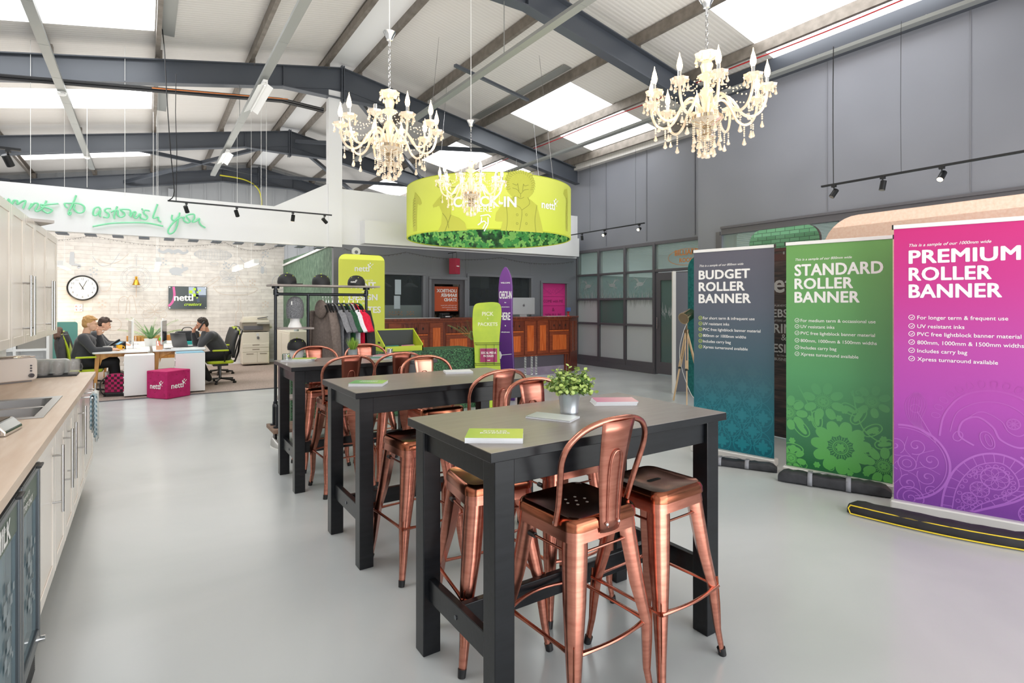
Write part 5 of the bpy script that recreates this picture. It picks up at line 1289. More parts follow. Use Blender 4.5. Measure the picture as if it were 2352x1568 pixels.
# desktop computer seen from behind
q = at(1203, 715, Y=10.0)
t = thing('desktop_computer', 'silver all-in-one computer seen from behind on the reception counter', 'computer', (q.x, 10.0, CT), -.15)
MB().prism(rrect(.55, .37, .015, 4, -.275, .05), (0, 0, 0), X_, Z_, -.02).build('screen', M('silver_alu', '#d5d6d8', .25, .6), t, bevel=.004)
MB().prism([(-.275, .0)], (0, 0, 0), X_, Z_, .01) if False else None
b = MB(); b.prism([(-.09, 0), (.09, 0), (.07, .12), (-.07, .12)], (0, .03, 0), X_, Z_, .01).bb(-.09, .09, -.02, .14, 0, .008); b.build('stand', _M['silver_alu'], t)
b = MB(); g = lambda x, y: Vector((x, -.0015, .25+y))
P = [(.0+.028*sin(a)*(1+.06*cos(3*a)), .03*cos(a)) for a in [2*PI*i/20 for i in range(20)]]; P = [(x*.95, y*(.8 if y > 0 else 1)) for x, y in P]
b.add([g(x, y) for x, y in P], [tuple(range(20))]); petal(b, .002, .028, 1.1, .018, .009, g); b.build('fruit_emblem', _M['dark_trim'], t)
t = thing('stamp_holder', 'red and blue desk stand at the right end of the reception counter', 'desk stand', (at(1309, 715, Y=9.9).x-.05, 9.9, CT))
MB().lathe([(.05, 0), (.02, .03), (.02, .08), (.045, .11), (.0, .11)], seg=12).build('stand_base', M('toy_red', '#cc2f2a', .4), t); MB().bb(-.05, .05, -.03, .03, .11, .2).build('sign_card', M('toy_blue', '#5c78b8', .4), t)
# things in and on the shop wall
def poster_panel(name, label, x0, x1, z0, z1, y, mat, cat='poster'):
    t = thing(name, label, cat, ((x0+x1)/2, y, 0)); MB().bb(x0-(x0+x1)/2, x1-(x0+x1)/2, 0, .02, z0, z1).build('poster_sheet', mat, t); return t
struct('door_2', MB().bb(5.2, 5.3, RY+.03, RY+.08, .02, 2.08).bb(5.93, 6.02, RY+.03, RY+.08, .02, 2.08).bb(5.2, 6.02, RY+.03, RY+.08, 1.98, 2.08).bb(5.2, 6.02, RY+.03, RY+.08, .02, .3), _M['dark_trim'])
t = poster_panel('window_poster', 'orange poster behind the door glass with mirrored words Lightbox Banner Stand', 5.31, 5.92, 1.38, 1.93, RY+.1, M('poster_orange', '#c9552c', .5))
b = MB(); x = .27
for s_, z, wd in (('LIGHTBOX', 1.80, .50), ('BANNER', 1.70, .40), ('STAND', 1.60, .32)): text(b, s_, (x, -.003, z), -X_, Z_, width=wd, bold=.03, height=.075)
for i in range(3): text(b, ('High impact floor roller banner', 'Lightweight aluminium frame', 'Includes a carry bag')[i], (x, -.003, 1.50-.045*i), -X_, Z_, size=.032)
b.build('lettering', _M['ink_white'], t)
o = struct('door_3', MB().bb(8.22, 8.98, RY+.04, RY+.08, .02, 2.06), M('poster_pink', '#e0378f', .5))
b = MB(); g = lambda x, z: Vector((8.6+x, RY+.037, z)); dk = M('deep_pink', '#8c1f59', .5)
b2 = MB()
for s in (-1, 1):
    spiral(b2, s*.12, 1.86, .08, 1.4, 0, .012, g, s)
    for k in range(5): ribbon(b2, smooth_path([(s*.05, 1.78), (s*(.16+.03*k), 1.84+.02*k), (s*.34, 1.80+.05*k)], 4), .010, g)
ring(b2, 0, 1.86, .04, .01, g)
for z in (1.73, 1.5): b2.bb(8.24, 8.96, RY+.034, RY+.038, z, z+.008)
b2.layer((0, -1, 0)).build('printed_scroll', M('mid_pink', '#c22f80', .5), o)
for s_, z, wd in (('COME with ME', 1.58, .62), ('&', 1.36, .08), ("YOU'LL BE", 1.22, .52), ('IN', 1.06, .12)): text(b, s_, g(0, z), X_, Z_, width=wd, bold=.015, align='c')
b.build('lettering', dk, o)
# dark shop windows: clear upper pane, frosted foot, two industrial pendants behind
for k, (x0, x1, z0, z1) in enumerate((openings[0], openings[2])):
    struct('window_%d' % (70+2*k), MB().bb(x0, x1, RY+.05, RY+.056, z0+.32 if k == 0 else z0+.3, z1), glassy('shop_glass', '#9aa3a8', .12))
    o = struct('window_%d' % (71+2*k), MB().bb(x0, x1, RY+.05, RY+.056, z0, z0+.315 if k == 0 else z0+.3), M('frost_grey', '#6f7a7a', .5))
    e = MB(); rnd = random.Random(k)
    for i in range(7 if k else 5):
        cx = x0+.1+rnd.random()*(x1-x0-.2)
        for dx, dz in ((-.03, .03), (.03, .03), (0, -.01), (.04, -.03), (-.04, -.03)): e.bb(cx+dx-.012, cx+dx+.012, RY+.046, RY+.05, z0+.13+dz, z0+.15+dz)
    e.build('vinyl_marks', M('vinyl_amber', '#a87a58', .6), o)
def industrial(label, x, y, z):
    t = thing('pendant_lamp', label, 'lamp', (x, y, z), group='dark pendant lamps in the shop window')
    MB().lathe([(.02, .2), (.05, .17), (.06, .10), (.17, .03), (.19, 0), (.17, 0), (.05, .09), (0, .1)], seg=24).build('lamp_shade', M('gunmetal', '#3f444c', .3, .6), t); MB().cyl((0, 0, .2), (0, 0, 2.72-z), .006).build('cord', _M['steel'], t)
industrial('left dark pendant lamp behind the shop window', 4.42, 11.8, 1.92); industrial('right dark pendant lamp behind the shop window', 5.05, 11.8, 1.92)
t = thing('heater_unit', 'grey air unit behind the right shop window', 'air unit', (6.95, 12.2, 1.95)); MB().bb(-.45, .45, 0, .3, 0, .3).build('unit_body', M('unit_grey', '#6e7074', .5), t, bevel=.04); MB().bb(.2, .46, -.01, .3, .0, .3).build('end_cap', M('unit_light', '#9b9ca0', .5), t, bevel=.02)
area('shop_fill', (6.2, 12.0, 2.6), 3, .6, 14, (0, 0, 0), (1, .85, .65)); rnd = random.Random(9); sh = thing('bookcase', 'dark bookcase seen through the right shop window', 'bookcase', (7.5, 12.75, 0))  # the area light is an added fill that brings out the bookcase
b = MB(); b.bb(-1.5, 1.6, -.02, .1, .9, 2.6)
b.build('carcass', _M['shop_dark'], sh)
for r in range(4):
    b = MB(); x = -1.45; z = 1.05+.34*r
    while x < 1.5:
        w = rnd.uniform(.02, .05); hh = rnd.uniform(.18, .27)
        if rnd.random() > .35: b.bb(x, x+w, -.12, -.02, z, z+hh)
        x += w+.01+(.1 if rnd.random() < .1 else 0)
    o = b.build('books', noisy('old_books', '#2f2a26', '#8c7f70', 30, .7), sh); o['kind'] = 'stuff'
for i, (px, y0, y1) in enumerate(((915, 642, 676), (913, 679, 709))):
    A = at(px-6, y1, Y=RY-.0); Bq = at(px+8, y0, Y=RY-.0)
    o = MB().bb(A.x, Bq.x, RY+.044, RY+.049, A.z, Bq.z).build('window_notice', M('notice_blue', '#b9c6cf', .5)); tag(o, ('upper' if i == 0 else 'lower')+' pale notice stuck on the left shop window', 'notice', 'notices on the shop window')
# hanging red box sign on its bracket
t = thing('hanging_sign', 'small red box sign hanging from a bracket over the orange poster', 'sign', (5.62, RY-.3, 0)); b = MB(); b.box((0, 0, 2.36), (.17, .17, .34), rz=.5); b.build('sign_box', M('sign_red', '#a31f3c', .4), t)
q = MB(); text(q, 'OPEN', (-.075, -.115, 2.37), Vector((cos(.5), sin(.5), 0)), Z_, width=.12, bold=.02) if False else q.box((-.0, 0, 2.36), (.1, .173, .02), rz=.5); q.build('sign_stripe', _M['ink_white'], t)
b = MB(); b.bar((0, .3, 2.66), (0, -.08, 2.66), .012, .012)
for s in (-1, 1): b.cyl((s*.05, -.0, 2.53), (s*.05, -.0, 2.66), .004)
b.build('bracket', _M['black_metal'], t)
t = thing('wall_bell', 'round white wall device above the lime nettl display', 'alarm', (3.54, RY-.0, 2.59)); b = MB(); b.cyl((0, -.04, 0), (0, 0, 0), .085, .09, 28); b.build('bell_body', _M['white_plastic'], t)
b = MB(); b.cyl((0, -.045, -.01), (0, -.04, -.01), .035, seg=16); b.build('bell_face', M('grey_mesh', '#77797c', .5), t)
# string lights: swagged cables with tiny bulbs
def stringlights(label, pts, sag, Y, nb=22):
    t = thing('string_lights', label, 'string lights', (0, Y, 0), group='strings of tiny lights'); c = MB(); bu = MB()
    for (a, b_) in zip(pts, pts[1:]):
        a = Vector(a); b_ = Vector(b_); P = [a.lerp(b_, i/nb)-Vector((0, 0, sag*4*(i/nb)*(1-i/nb))) for i in range(nb+1)]
        c.tube(P, .0022, 5)
        for i, p in enumerate(P): bu.cyl(p, p+Vector((0.012 if i % 2 else -.012, 0, -.028)), .005, .003, 5)
    c.build('wire', _M['black_plastic'], t); o = bu.build('tiny_bulbs', _M['dark_lens'], t); o['kind'] = 'stuff'
stringlights('string of tiny lights swagged along the top of the dark shop wall', [(x, -.03, 2.64) for x in (3.3, 4.6, 7.0, 9.2)], .1, RY, 30)
stringlights('string of tiny lights looping over the brick mural', [(x, -.04, 3.1) for x in (-2.6, -1.0, 1.7, 3.0)], .16, 15.7, 34)

# standing lime display beside the counter
xa, xb = at(775, 700, Y=9.5).x, at(883, 700, Y=9.4).x
t = slab('fabric_display', 'lime rounded display with the nettl mark and the words print design minutes', 'display stand', (xa, 9.45), (1, -.03, 0), xb-xa, 2.37, .12, .05, M('lime_display', '#dde356', .6))
W = xb-xa; b = MB(); g = lambda x, z: Vector((x, -.054, z)); logo(b, g(W*.33, 2.10), X_, Z_, W*.40)
for s_, z, wd, bo in (('YOUR SHOP FOR', 1.93, .34, 0), ('PRINT', 1.80, .44, .03), ('and', 1.74, .06, 0), ('DESIGN', 1.60, .50, .03), ('in', 1.53, .04, 0), ('MINUTES', 1.38, .62, .03)): text(b, s_, g(W*.52, z), X_, Z_, width=wd, bold=bo, align='c')
b.build('lettering', _M['ink_white'], t)
# low counter clad in hedge print, with the lime crate on it
t = thing('hedge_counter', 'low counter clad in printed green hedge behind the bar tables', 'counter', (0, 7.15, 0)); MB().bb(1.50, 4.12, 0, .55, 0, .88).build('hedge_cladding', _M['turf_side'], t, bevel=.01)
A = at(882, 803, Y=7.2); W = at(972, 803, Y=7.2).x-A.x
t = thing('leaflet_crate', 'lime green tilted crate of leaflets on the hedge counter', 'crate', (A.x, 7.2, .88)); lmat = M('lime_paint', '#c0d030', .45)
cr = MB(); h = .20; d = .34
cr.bb(0, W, 0, .015, 0, .07).bb(0, W, d-.015, d, 0, .30)
for x in (0, W-.015): cr.prism([(0, 0), (d, 0), (d, .30), (0, .09)], (x, 0, 0), Y_, Z_, .015)
cr.bb(0, W, 0, d, 0, .012); cr.build('crate_body', lmat, t)
MB().bb(.016, W-.016, d-.02, d-.016, .02, .28).build('crate_lining', M('crate_dark', '#3b3f42', .6), t)
b = MB()
for x in (-.001, W+.001): b.prism(rrect(.10, .03, .014, 4, .14, .10), (x, 0, 0), Y_, Z_, .001)
b.build('hand_hole', _M['pure_black'], t)
for x, mt, lab in ((.20, 'cover_teal', 'teal booklets in the lime crate'), (.44, 'brochure_pink', 'pink booklets in the lime crate')):
    o = brochures(A.x+x, 7.36, .90, .2, .14, 10, .1, _M[mt], lab, 'booklets in the lime crate'); o.rotation_euler.x = .5
# purple surfboard shaped stand
q = at(1162, 850, Y=7.4)
t = thing('surfboard_sign', 'tall purple surfboard shaped sign with white lettering by the counter', 'sign', (q.x, 7.4, 0), -YAW-.15)
P = []
prof = [(0, .155), (.3, .15), (.7, .135), (1.1, .118), (1.5, .112), (1.8, .115), (1.95, .10), (2.05, .065), (2.11, .03), (2.13, 0)]
P = [(w_, z) for z, w_ in prof]+[(-w_, z) for z, w_ in prof[-2::-1]]
pur = gradmat('surf_purple', '#4a2470', '#7a3f96', 2, rough=.25, lo=.4, hi=2.1)
MB().prism(P, (0, 0, 0), X_, Z_, .05).build('board', pur, t, bevel=.015, seg=3)
b = MB(); g = lambda x, z: Vector((x, -.0515, z))
for s_, z, wd in (('WELCOME', 1.86, .15), ('CHECK-IN', 1.62, .20), ('for', 1.55, .03), ('APPOINTMENTS', 1.48, .13), ('HERE', 1.28, .16), ('&', 1.18, .02), ('refreshments', 1.08, .14)): text(b, s_, g(0, z), X_, Z_, width=wd, bold=.03, align='c', height=.12 if s_ in ('CHECK-IN', 'HERE') else None)
ribbon(b, [(-.09, .72), (.10, .74)], .008, g)
for k in range(4): ribbon(b, [(-.06-.012*k, .72), (-.085-.012*k, .78)], .008, g); ribbon(b, [(-.06-.012*k, .72), (-.08-.012*k, .66)], .008, g)
b.build('lettering', _M['ink_white'], t)
# pick & packets stand, a wavy lime board with a wire rack
q = at(1120, 935, Z=0)
t = thing('leaflet_stand', 'wavy lime leaflet stand reading Pick and Packets with a wire rack', 'leaflet stand', (q.x, q.y, 0), -YAW+.1)
P = smooth_path([(-.15, 0), (-.165, .3), (-.19, .6), (-.20, .9), (-.225, 1.15), (-.22, 1.42), (-.18, 1.53), (-.05, 1.555), (.1, 1.56), (.18, 1.53), (.205, 1.42), (.19, 1.2), (.17, .9), (.19, .6), (.20, .3), (.21, 0)], 5)
MB().prism([(p.x, p.y) for p in P], (0, 0, 0), X_, Z_, .04).build('board', noisy('lime_marble', '#a8c63c', '#c3d83f', 5, .5), t, bevel=.008)
b = MB(); g = lambda x, z: Vector((x, -.0415, z)); text(b, 'PICK', g(0, 1.36), X_, Z_, width=.17, bold=.02, align='c'); text(b, '&', g(0, 1.31), X_, Z_, width=.02, align='c'); text(b, 'PACKETS', g(0, 1.21), X_, Z_, width=.29, bold=.02, align='c'); b.build('lettering', M('ink_soft', '#eef1d2', .6), t)
b = MB()
for z in (.96, .66):
    b.tube([(-.19, -.045, z), (-.17, -.10, z), (.19, -.10, z), (.20, -.045, z)], .004, 6); b.tube([(-.18, -.045, z-.025), (-.16, -.10, z-.025), (.18, -.10, z-.025), (.19, -.045, z-.025)], .004, 6)
for x in (-.03, .09): b.tube(smooth_path([(x, -.10, .64), (x, -.11, .8), (x, -.10, .94)], 3), .003, 6)
b.build('wire_rack', _M['black_metal'], t)
o = brochures(0, 0, 0, .25, .20, 8, 0, M('cover_plum', '#a1265e', .4), 'plum leaflet pack reading Social Media Packages in the wire rack', None); o.location = t.matrix_basis @ Vector((.0, -.062, .80)); 
o.location = Vector((q.x, q.y, 0))+Matrix.Rotation(-YAW+.1, 3, 'Z') @ Vector((.01, -.075, .78)); o.rotation_euler = (PI/2, 0, -YAW+.1)
b = MB(); text(b, 'SOCIAL MEDIA', (0, .02, .016), X_, Y_, width=.22, bold=.03, align='c', height=.035); text(b, 'PACKAGES', (0, -.025, .016), X_, Y_, width=.15, bold=.03, align='c', height=.03); text(b, 'nettl', (0, -.08, .016), X_, Y_, width=.04, bold=.03, align='c'); b.build('lettering', _M['ink_white'], o)
def palm(name, label, loc, n, L, mat, droop=.9, potr=.1, poth=.2, up=.6, seed=1, z0=.2, potmat=None, wl=.10):
    t = thing(name, label, 'plant', loc); rnd = random.Random(seed)
    if potr: MB().lathe([(potr*.7, 0), (potr, poth), (potr*.9, poth), (potr*.85, poth*.9), (0, poth*.9)], seg=20).build('pot', potmat or _M['white_plastic'], t)
    b = MB(); f = MB()
    for i in range(n):
        a = 2*PI*i/n+rnd.uniform(-.3, .3); e = rnd.uniform(up-.25, up+.35); d = Vector((cos(a)*cos(e), sin(a)*cos(e), sin(e))); l_ = L*rnd.uniform(.75, 1.1)
        P = [Vector((0, 0, z0))+d*l_*k-Vector((0, 0, droop*l_*.5*k*k)) for k in [j/10 for j in range(11)]]; b.tube(P, [.005*(1-.07*j) for j in range(11)], 5)
        for j in range(3, 11):
            tg = (P[j]-P[j-1]).normalized(); s = tg.cross(Z_).normalized()
            for sg in (-1, 1):
                for k in range(2): leaf(f, P[j-1].lerp(P[j], .5*k), (s*sg*.85+tg*.7-Z_*.25), Z_, wl*l_/.5*(1.15-.08*j), .014, .25, 3)
    b.build('stems', mat, t); f.build('fronds', mat, t); return t
pg = M('palm_green', '#7f9a5a', .5)
q = at(1095, 800, Y=7.6); palm('palm_plant', 'palm with feathery fronds behind the Pick and Packets stand', (q.x, 7.75, 0), 9, .55, pg, .5, .12, .3, .8, 2, .95)
# ================================================================ CLOTHES RACK
def rack():
    X0, X1, Y = 1.20, 2.22, 6.5; xm = 1.545
    t = thing('clothes_rack', 'industrial pipe clothes rack on a wooden trolley base with castors', 'clothes rack', (X0, Y, 0))
    pm = M('pipe_black', '#34373c', .35, .6); L = X1-X0; m = xm-X0; r = .0165
    MB().bb(-.06, L+.06, -.22, .2, .145, .185).build('base_board', _M['rough_wood'], t, bevel=.004)
    b = MB()
    for x in (0, L):
        b.cyl((x, 0, .42), (x, 0, 1.70), r); b.cyl((x, 0, 1.70), (x, 0, 1.725), .04); b.tube(smooth_path([(x, -.09, .2), (x, -.09, .38), (x, -.075, .415), (x, 0, .43), (x, .075, .415), (x, .09, .38), (x, .09, .2)], 4), r, 10)
        for y in (-.09, .09): b.cyl((x, y, .185), (x, y, .20), .04)
        for z in (.43, 1.66): b.cyl((x, 0, z-.03), (x, 0, z+.03), .024)
    b.cyl((m, 0, .2), (m, 0, 1.64), r); b.cyl((0, 0, 1.64), (L, 0, 1.64), r); b.cyl((0, 0, 1.64), (.03, 0, 1.64), .024); b.cyl((L-.03, 0, 1.64), (L, 0, 1.64), .024)
    b.build('pipe_frame', pm, t)
    MB().bb(-.07, L+.12, -.15, .15, 1.725, 1.745).build('top_shelf', noisy('grey_board', '#8f8681', '#a89f99', 6, .6), t, bevel=.002)
    for z in (1.27, .88, .5): MB().bb(.01, m+.03, -.15, .15, z-.02, z).build('shelf', _M['grey_board'], t)
    for x in (.02, L-.05):
        for y in (-.15, .13):
            c = MB(); c.box((x, y, .125), (.05, .05, .03)); c.cyl((x-.014, y, .05), (x+.014, y, .05), .05, seg=20); c.build('castor', _M['black_plastic'], t)
    # heads, caps
    def cap(label, x, z, rz, logo_=False, y=-.0, tilt=0):
        t2 = thing('baseball_cap', label, 'cap', (X0+x, Y+y, z), rz, 'black caps with lime eyelets')
        bm_ = M('cap_black', '#1f2023', .6)
        b = MB(); b.lathe([(.098, 0), (.102, .03), (.095, .07), (.072, .105), (.035, .123), (0, .127)], seg=24); b.build('crown', bm_, t2)
        pk = []
        for i in range(13): a = -1.1+2.2*i/12; pk.append((sin(a), cos(a)))
        v = [(.092*s_, -.092*c_, .012) for s_, c_ in pk]+[(.095*s_*1.0, -.092*c_-.075*max(0, c_)**.7, .0-.012*abs(s_)+.012) for s_, c_ in pk]
        b = MB(); b.add(v, [(i, i+1, 14+i, 13+i) for i in range(12)], True); b.build('peak', bm_, t2, solid=.004)
        b = MB(); b.sph((0, 0, .128), .008, 8, 5)
        for k in range(6): a = k*PI/3; b.sph((.078*cos(a), .078*sin(a), .097), .0055, 6, 4)
        b.build('eyelets', M('eyelet_lime', '#c9e04a', .5), t2)
        if logo_: b = MB(); logo(b, (-.04, -.107, .035), X_, Vector((0, .2, 1)), .075); b.build('lettering', _M['ink_white'], t2)
        return t2
    cap('leftmost of three black caps on top of the clothes rack', .12, 1.745, 1.2); cap('middle one of three black caps on top of the clothes rack', .49, 1.745, 2.4); cap('rightmost black cap on the rack, with the white nettl mark', .90, 1.745, -.55, True)
    def head(label, x, z, covered):
        t2 = thing('mannequin_head', label, 'mannequin head', (X0+x, Y-.02, z), -YAW, 'white mannequin heads on the rack'); b = MB()
        b.lathe([(.075, 0), (.07, .02), (.052, .06), (.05, .10), (.062, .13), (.074, .17), (.077, .21), (.070, .25), (.045, .285), (0, .30)], seg=24); b.add([(-.012, -.06, .17), (.012, -.06, .17), (0, -.098, .172), (0, -.07, .215)], [(0, 1, 2), (0, 2, 3), (1, 3, 2)]); b.build('head_form', _M['white_satin'], t2)
        return t2
    head('white mannequin head under the grey knitted beanie', .20, 1.27, 1)
    t2 = thing('knitted_beanie', 'grey flecked knitted beanie on the upper mannequin head', 'hat', (X0+.20, Y-.02, 1.27+.10), -YAW); MB().lathe([(.082, .0), (.09, .04), (.094, .10), (.092, .15), (.078, .20), (.05, .232), (.02, .245), (0, .247)], seg=28).build('knit', noisy('grey_knit', '#4e5054', '#94969a', 110, .95, bump=.6), t2); MB().box((0, -.093, .17), (.012, .004, .04)).build('label_tab', _M['ink_white'], t2)
    head('white mannequin head under the black cap on the lower shelf', .22, .80, 1); cap('black cap on the lower mannequin head', .22, 1.02, .1, y=-.02)
    t3 = thing('mirror_board', 'pale slatted board leaning behind the rack shelves', 'board', (X0+.22, Y+.35, 0)); MB().bb(0, .38, 0, .02, .9, 1.78).build('board_face', _M['brick_mural'], t3) if False else None
    if True: bpy.data.objects.remove(t3)
    # garments, each hung square to the rail
    def garment(name, label, px, mat, kind, extra=None, tilt=0.0, zt=1.56, seed=1):
        k = at(px, 700, Y=Y); t2 = thing(name, label, 'garment', (k.x, Y, 0), PI/2+tilt, 'clothes hanging on the rack'); rnd = random.Random(seed)
        L_ = {'tee': .70, 'hoodie': .72, 'jumper': .72}[kind]; sw = .22; th = .024
        # body: rings down the garment, wavy hem
        b = MB(); K = 22; vs = []; rows = 12
        for i in range(rows+1):
            u = i/rows; z = zt-.02-L_*u; hw = (.09+.13*min(1, u*4.5)) if u < .22 else sw*(1.0-.03*sin(u*3)); hw = min(hw, sw)
            for j in range(K):
                a = 2*PI*j/K; w_ = 1+.12*u*sin(a*5+seed)*(1 if u > .2 else 0)
                vs.append((hw*cos(a), th*(.5+.7*u)*sin(a)*w_, z))
        b.add(vs, [(i*K+j, i*K+(j+1) % K, (i+1)*K+(j+1) % K, (i+1)*K+j) for i in range(rows) for j in range(K)], True); b.add(vs[:K], [tuple(range(K))]); b.build('body', mat, t2)
        ls = .24 if kind == 'tee' else .60
        for s in (-1, 1):
            a0_ = Vector((s*.17, 0, zt-.08)); a1_ = Vector((s*(.30 if kind == 'tee' else .27), -.02, zt-.08-ls)); MB().tube([a0_, a0_.lerp(a1_, .3)+Vector((s*.02, 0, 0)), a0_.lerp(a1_, .7), a1_], [.055, .062, .058, .05 if kind == 'tee' else .035], 12, flat=.4).build('sleeve', mat, t2)
        c = MB(); c.tube([(.062*cos(a), .022*sin(a)-.006, zt-.012+.018*sin(a)) for a in [2*PI*i/16 for i in range(16)]], .008, 8, closed=True); c.build('collar', extra or mat, t2)
        if kind == 'hoodie': c = MB(); c.sph((0, .03, zt-.06), .095, 16, 10, (1.1, .4, 1.15)); c.build('hood', mat, t2)
        return t2
    def hanger(px, label, zt=1.56):
        k = at(px, 700, Y=Y); t2 = thing('coat_hanger', label, 'coat hanger', (k.x, Y, 0), PI/2, 'black coat hangers on the rail')
        b = MB(); b.tube(smooth_path([(-.2, 0, zt-.09), (-.1, 0, zt-.02), (0, 0, zt+.01), (.1, 0, zt-.02), (.2, 0, zt-.09)], 4), .011, 8, flat=.6); b.build('shoulders', _M['black_plastic'], t2)
        b = MB(); b.tube(smooth_path([(0, 0, zt+.01), (0, 0, zt+.05), (.018, 0, zt+.075), (.012, 0, zt+.10), (-.008, 0, zt+.1015)], 4), .0025, 6); b.build('hook', _M['chrome'], t2)
    gs = [('hoodie', 'brown grey hooded sweatshirt, first garment on the rail', 742, noisy('cloth_taupe', '#6f635d', '#83766f', 40, .9), 'hoodie', None), ('polo_shirt', 'light grey polo shirt on the rail next to the hoodie', 763, noisy('cloth_lgrey', '#7a7b80', '#8e8f94', 40, .9), 'tee', None), ('polo_shirt', 'mid grey polo shirt with a tiny lime emblem on the rail', 778, noisy('cloth_grey', '#66676d', '#77787e', 40, .9), 'tee', None),
          ('t_shirt', 'bottle green shirt with a round sleeve badge on the rail', 790, noisy('cloth_green', '#1f4a30', '#2c5d3f', 40, .9), 'tee', None), ('t_shirt', 'white shirt between the green and the red ones', 801, noisy('cloth_white', '#dcdce4', '#ececf2', 40, .9), 'tee', None),
          ('t_shirt', 'bright red shirt on the rail', 811, noisy('cloth_red', '#d10f35', '#e62048', 40, .9), 'tee', None), ('jumper', 'black jumper with a green collar, last on the rail', 821, noisy('cloth_black', '#222224', '#2f2f31', 40, .9), 'jumper', M('collar_green', '#159a6c', .8))]
    for i, (n_, lab, px, mt, kd, ex) in enumerate(gs): garment(n_, lab, px, mt, kd, ex, tilt=.36, seed=i+1, zt=1.53)
    for px, w_ in ((742, 'holding the brown grey hoodie'), (749, 'empty, just right of the hoodie'), (755, 'empty, between the hoodie and the polo shirts'), (763, 'holding the light grey polo shirt'), (778, 'holding the mid grey polo shirt'), (790, 'holding the bottle green shirt'), (801, 'holding the white shirt'), (811, 'holding the bright red shirt'), (821, 'holding the black jumper')): hanger(px, 'black coat hanger on the rail, '+w_, 1.53)
rack()
t = thing('shoe_sculpture', 'silver shoe form on the floor under the rack', 'shoe', (*at(640, 1030, Z=0).xy, 0), .3)
b = MB(); vs = []; rows = 10; K = 12
for i in range(rows+1):
    u = i/rows; y = -.14+.28*u; w_ = .045*(sin(PI*min(1, .18+u*.75)))**.6; hgt = .035+.06*u**1.5
    for j in range(K): a = PI*j/(K-1); vs.append((w_*cos(a), y, .012+hgt*sin(a)))
b.add(vs, [(i*K+j, i*K+j+1, (i+1)*K+j+1, (i+1)*K+j) for i in range(rows) for j in range(K-1)], True); b.add(vs[:K], [tuple(range(K))]); b.add(vs[-K:], [tuple(range(K))]); b.build('upper', M('silver_fabric', '#b9b7b3', .35, .5), t)
MB().prism([(.05*cos(a)*(1 if abs(sin(a)) < 2 else 1), .15*sin(a)) for a in [2*PI*i/24 for i in range(24)]], (0, 0, 0), X_, Y_, .016).build('sole', _M['white_plastic'], t)
# ================================================================ KITCHEN
KF, KZ, KE = -.36, .93, 6.12
YS0, YS1 = 3.76, 4.58
t = thing('kitchen_worktop', 'pale oak kitchen worktop with the sink let into it', 'worktop', (0, 0, 0))
b = MB(); b.bb(-.98, KF, -.6, YS0+.03, KZ-.038, KZ); b.bb(-.98, KF, YS1-.03, KE, KZ-.038, KZ); b.bb(KF-.09, KF, YS0+.03, YS1-.03, KZ-.038, KZ); b.bb(-.98, -.93, YS0+.03, YS1-.03, KZ-.038, KZ)
b.build('worktop_slab', _M['oak_worktop'], t)
struct('wall_kitchen', MB().bb(-1.1, -.99, -.8, 6.36, 0, 2.2), _M['white_satin'])
def shaker(mb, x, y0, y1, z0, z1, th=.02, r=.06):
    mb.bb(x-th, x, y0, y1, z0, z1)
    mb.bb(x, x+.006, y0, y0+r, z0, z1); mb.bb(x, x+.006, y1-r, y1, z0, z1); mb.bb(x, x+.006, y0+r, y1-r, z0, z0+r); mb.bb(x, x+.006, y0+r, y1-r, z1-r, z1)
    mb.prism([(0, 0), (.006, 0), (0, .012)], (x, y0+r, z0+r), X_, Y_, z1-z0-2*r); mb.prism([(0, 0), (.006, 0), (0, -.012)], (x, y1-r, z0+r), X_, Y_, z1-z0-2*r)
def barhandle(mb, x, y, z0, z1):
    mb.cyl((x+.04, y, z0), (x+.04, y, z1), .007, seg=12)
    for z in (z0+.05, z1-.05): mb.cyl((x, y, z), (x+.04, y, z), .005, seg=8)
# base units: each cabinet with its doors
bc = [(3.02, 3.92, [(3.02, 3.60, 3.53), (3.60, 3.92, None)]), (3.93, 4.60, [(3.93, 4.27, 4.19), (4.27, 4.60, 4.35)]), (4.61, 5.30, [(4.61, 4.95, 4.88), (4.95, 5.30, 5.02)]), (5.31, KE-.02, [(5.31, KE-.02, 5.64)])]
bc = [(3.02, 3.60, [(3.02, 3.60, 3.5)]), (3.61, 4.45, [(3.61, 4.03, 3.93), (4.035, 4.45, 4.13)]), (4.46, 5.25, [(4.46, 4.85, 4.76), (4.855, 5.25, None)]), (5.26, KE-.03, [(5.26, KE-.03, 5.66)])]
names = ['beside the drinks fridges', 'under the sink, with two handles', 'with the tea towels hanging at its side', 'at the far end of the kitchen run']
for (y0, y1, doors), nm in zip(bc, names):
    t = thing('base_cabinet', 'glossy cream base cabinet '+nm, 'cabinet', (KF-.02, y0, 0), group='glossy cream base cabinets')
    ysh = lambda mb: [tuple((v[0]-(KF-.02), v[1]-y0, v[2])) for v in mb.v]
    b = MB(); b.bb(-.95, KF-.045, y0, y1, .16, KZ-.04) if not (y0 < YS0+.1 < y1 or y0 < YS1-.1 < y1) else b.bb(-.95, KF-.045, y0, y1, .16, .70); b.v = ysh(b); b.build('carcass', _M['cabinet_gloss'], t)
    b = MB(); b.bb(-.9, KF-.10, y0, y1, 0, .16); b.v = ysh(b); b.build('plinth', M('plinth_grey', '#8b8a88', .4), t)
    for d0, d1, hy in doors:
        b = MB(); shaker(b, KF-.022, d0+.003, d1-.003, .17, KZ-.05); b.v = ysh(b); o = b.build('door', _M['cabinet_gloss'], t, bevel=.002)
        if hy: b = MB(); barhandle(b, KF-.016, hy, .50 if hy < 5 else .52, .83 if hy < 5 else .88); b.v = ysh(b); b.build('door_handle', _M['steel'], o)
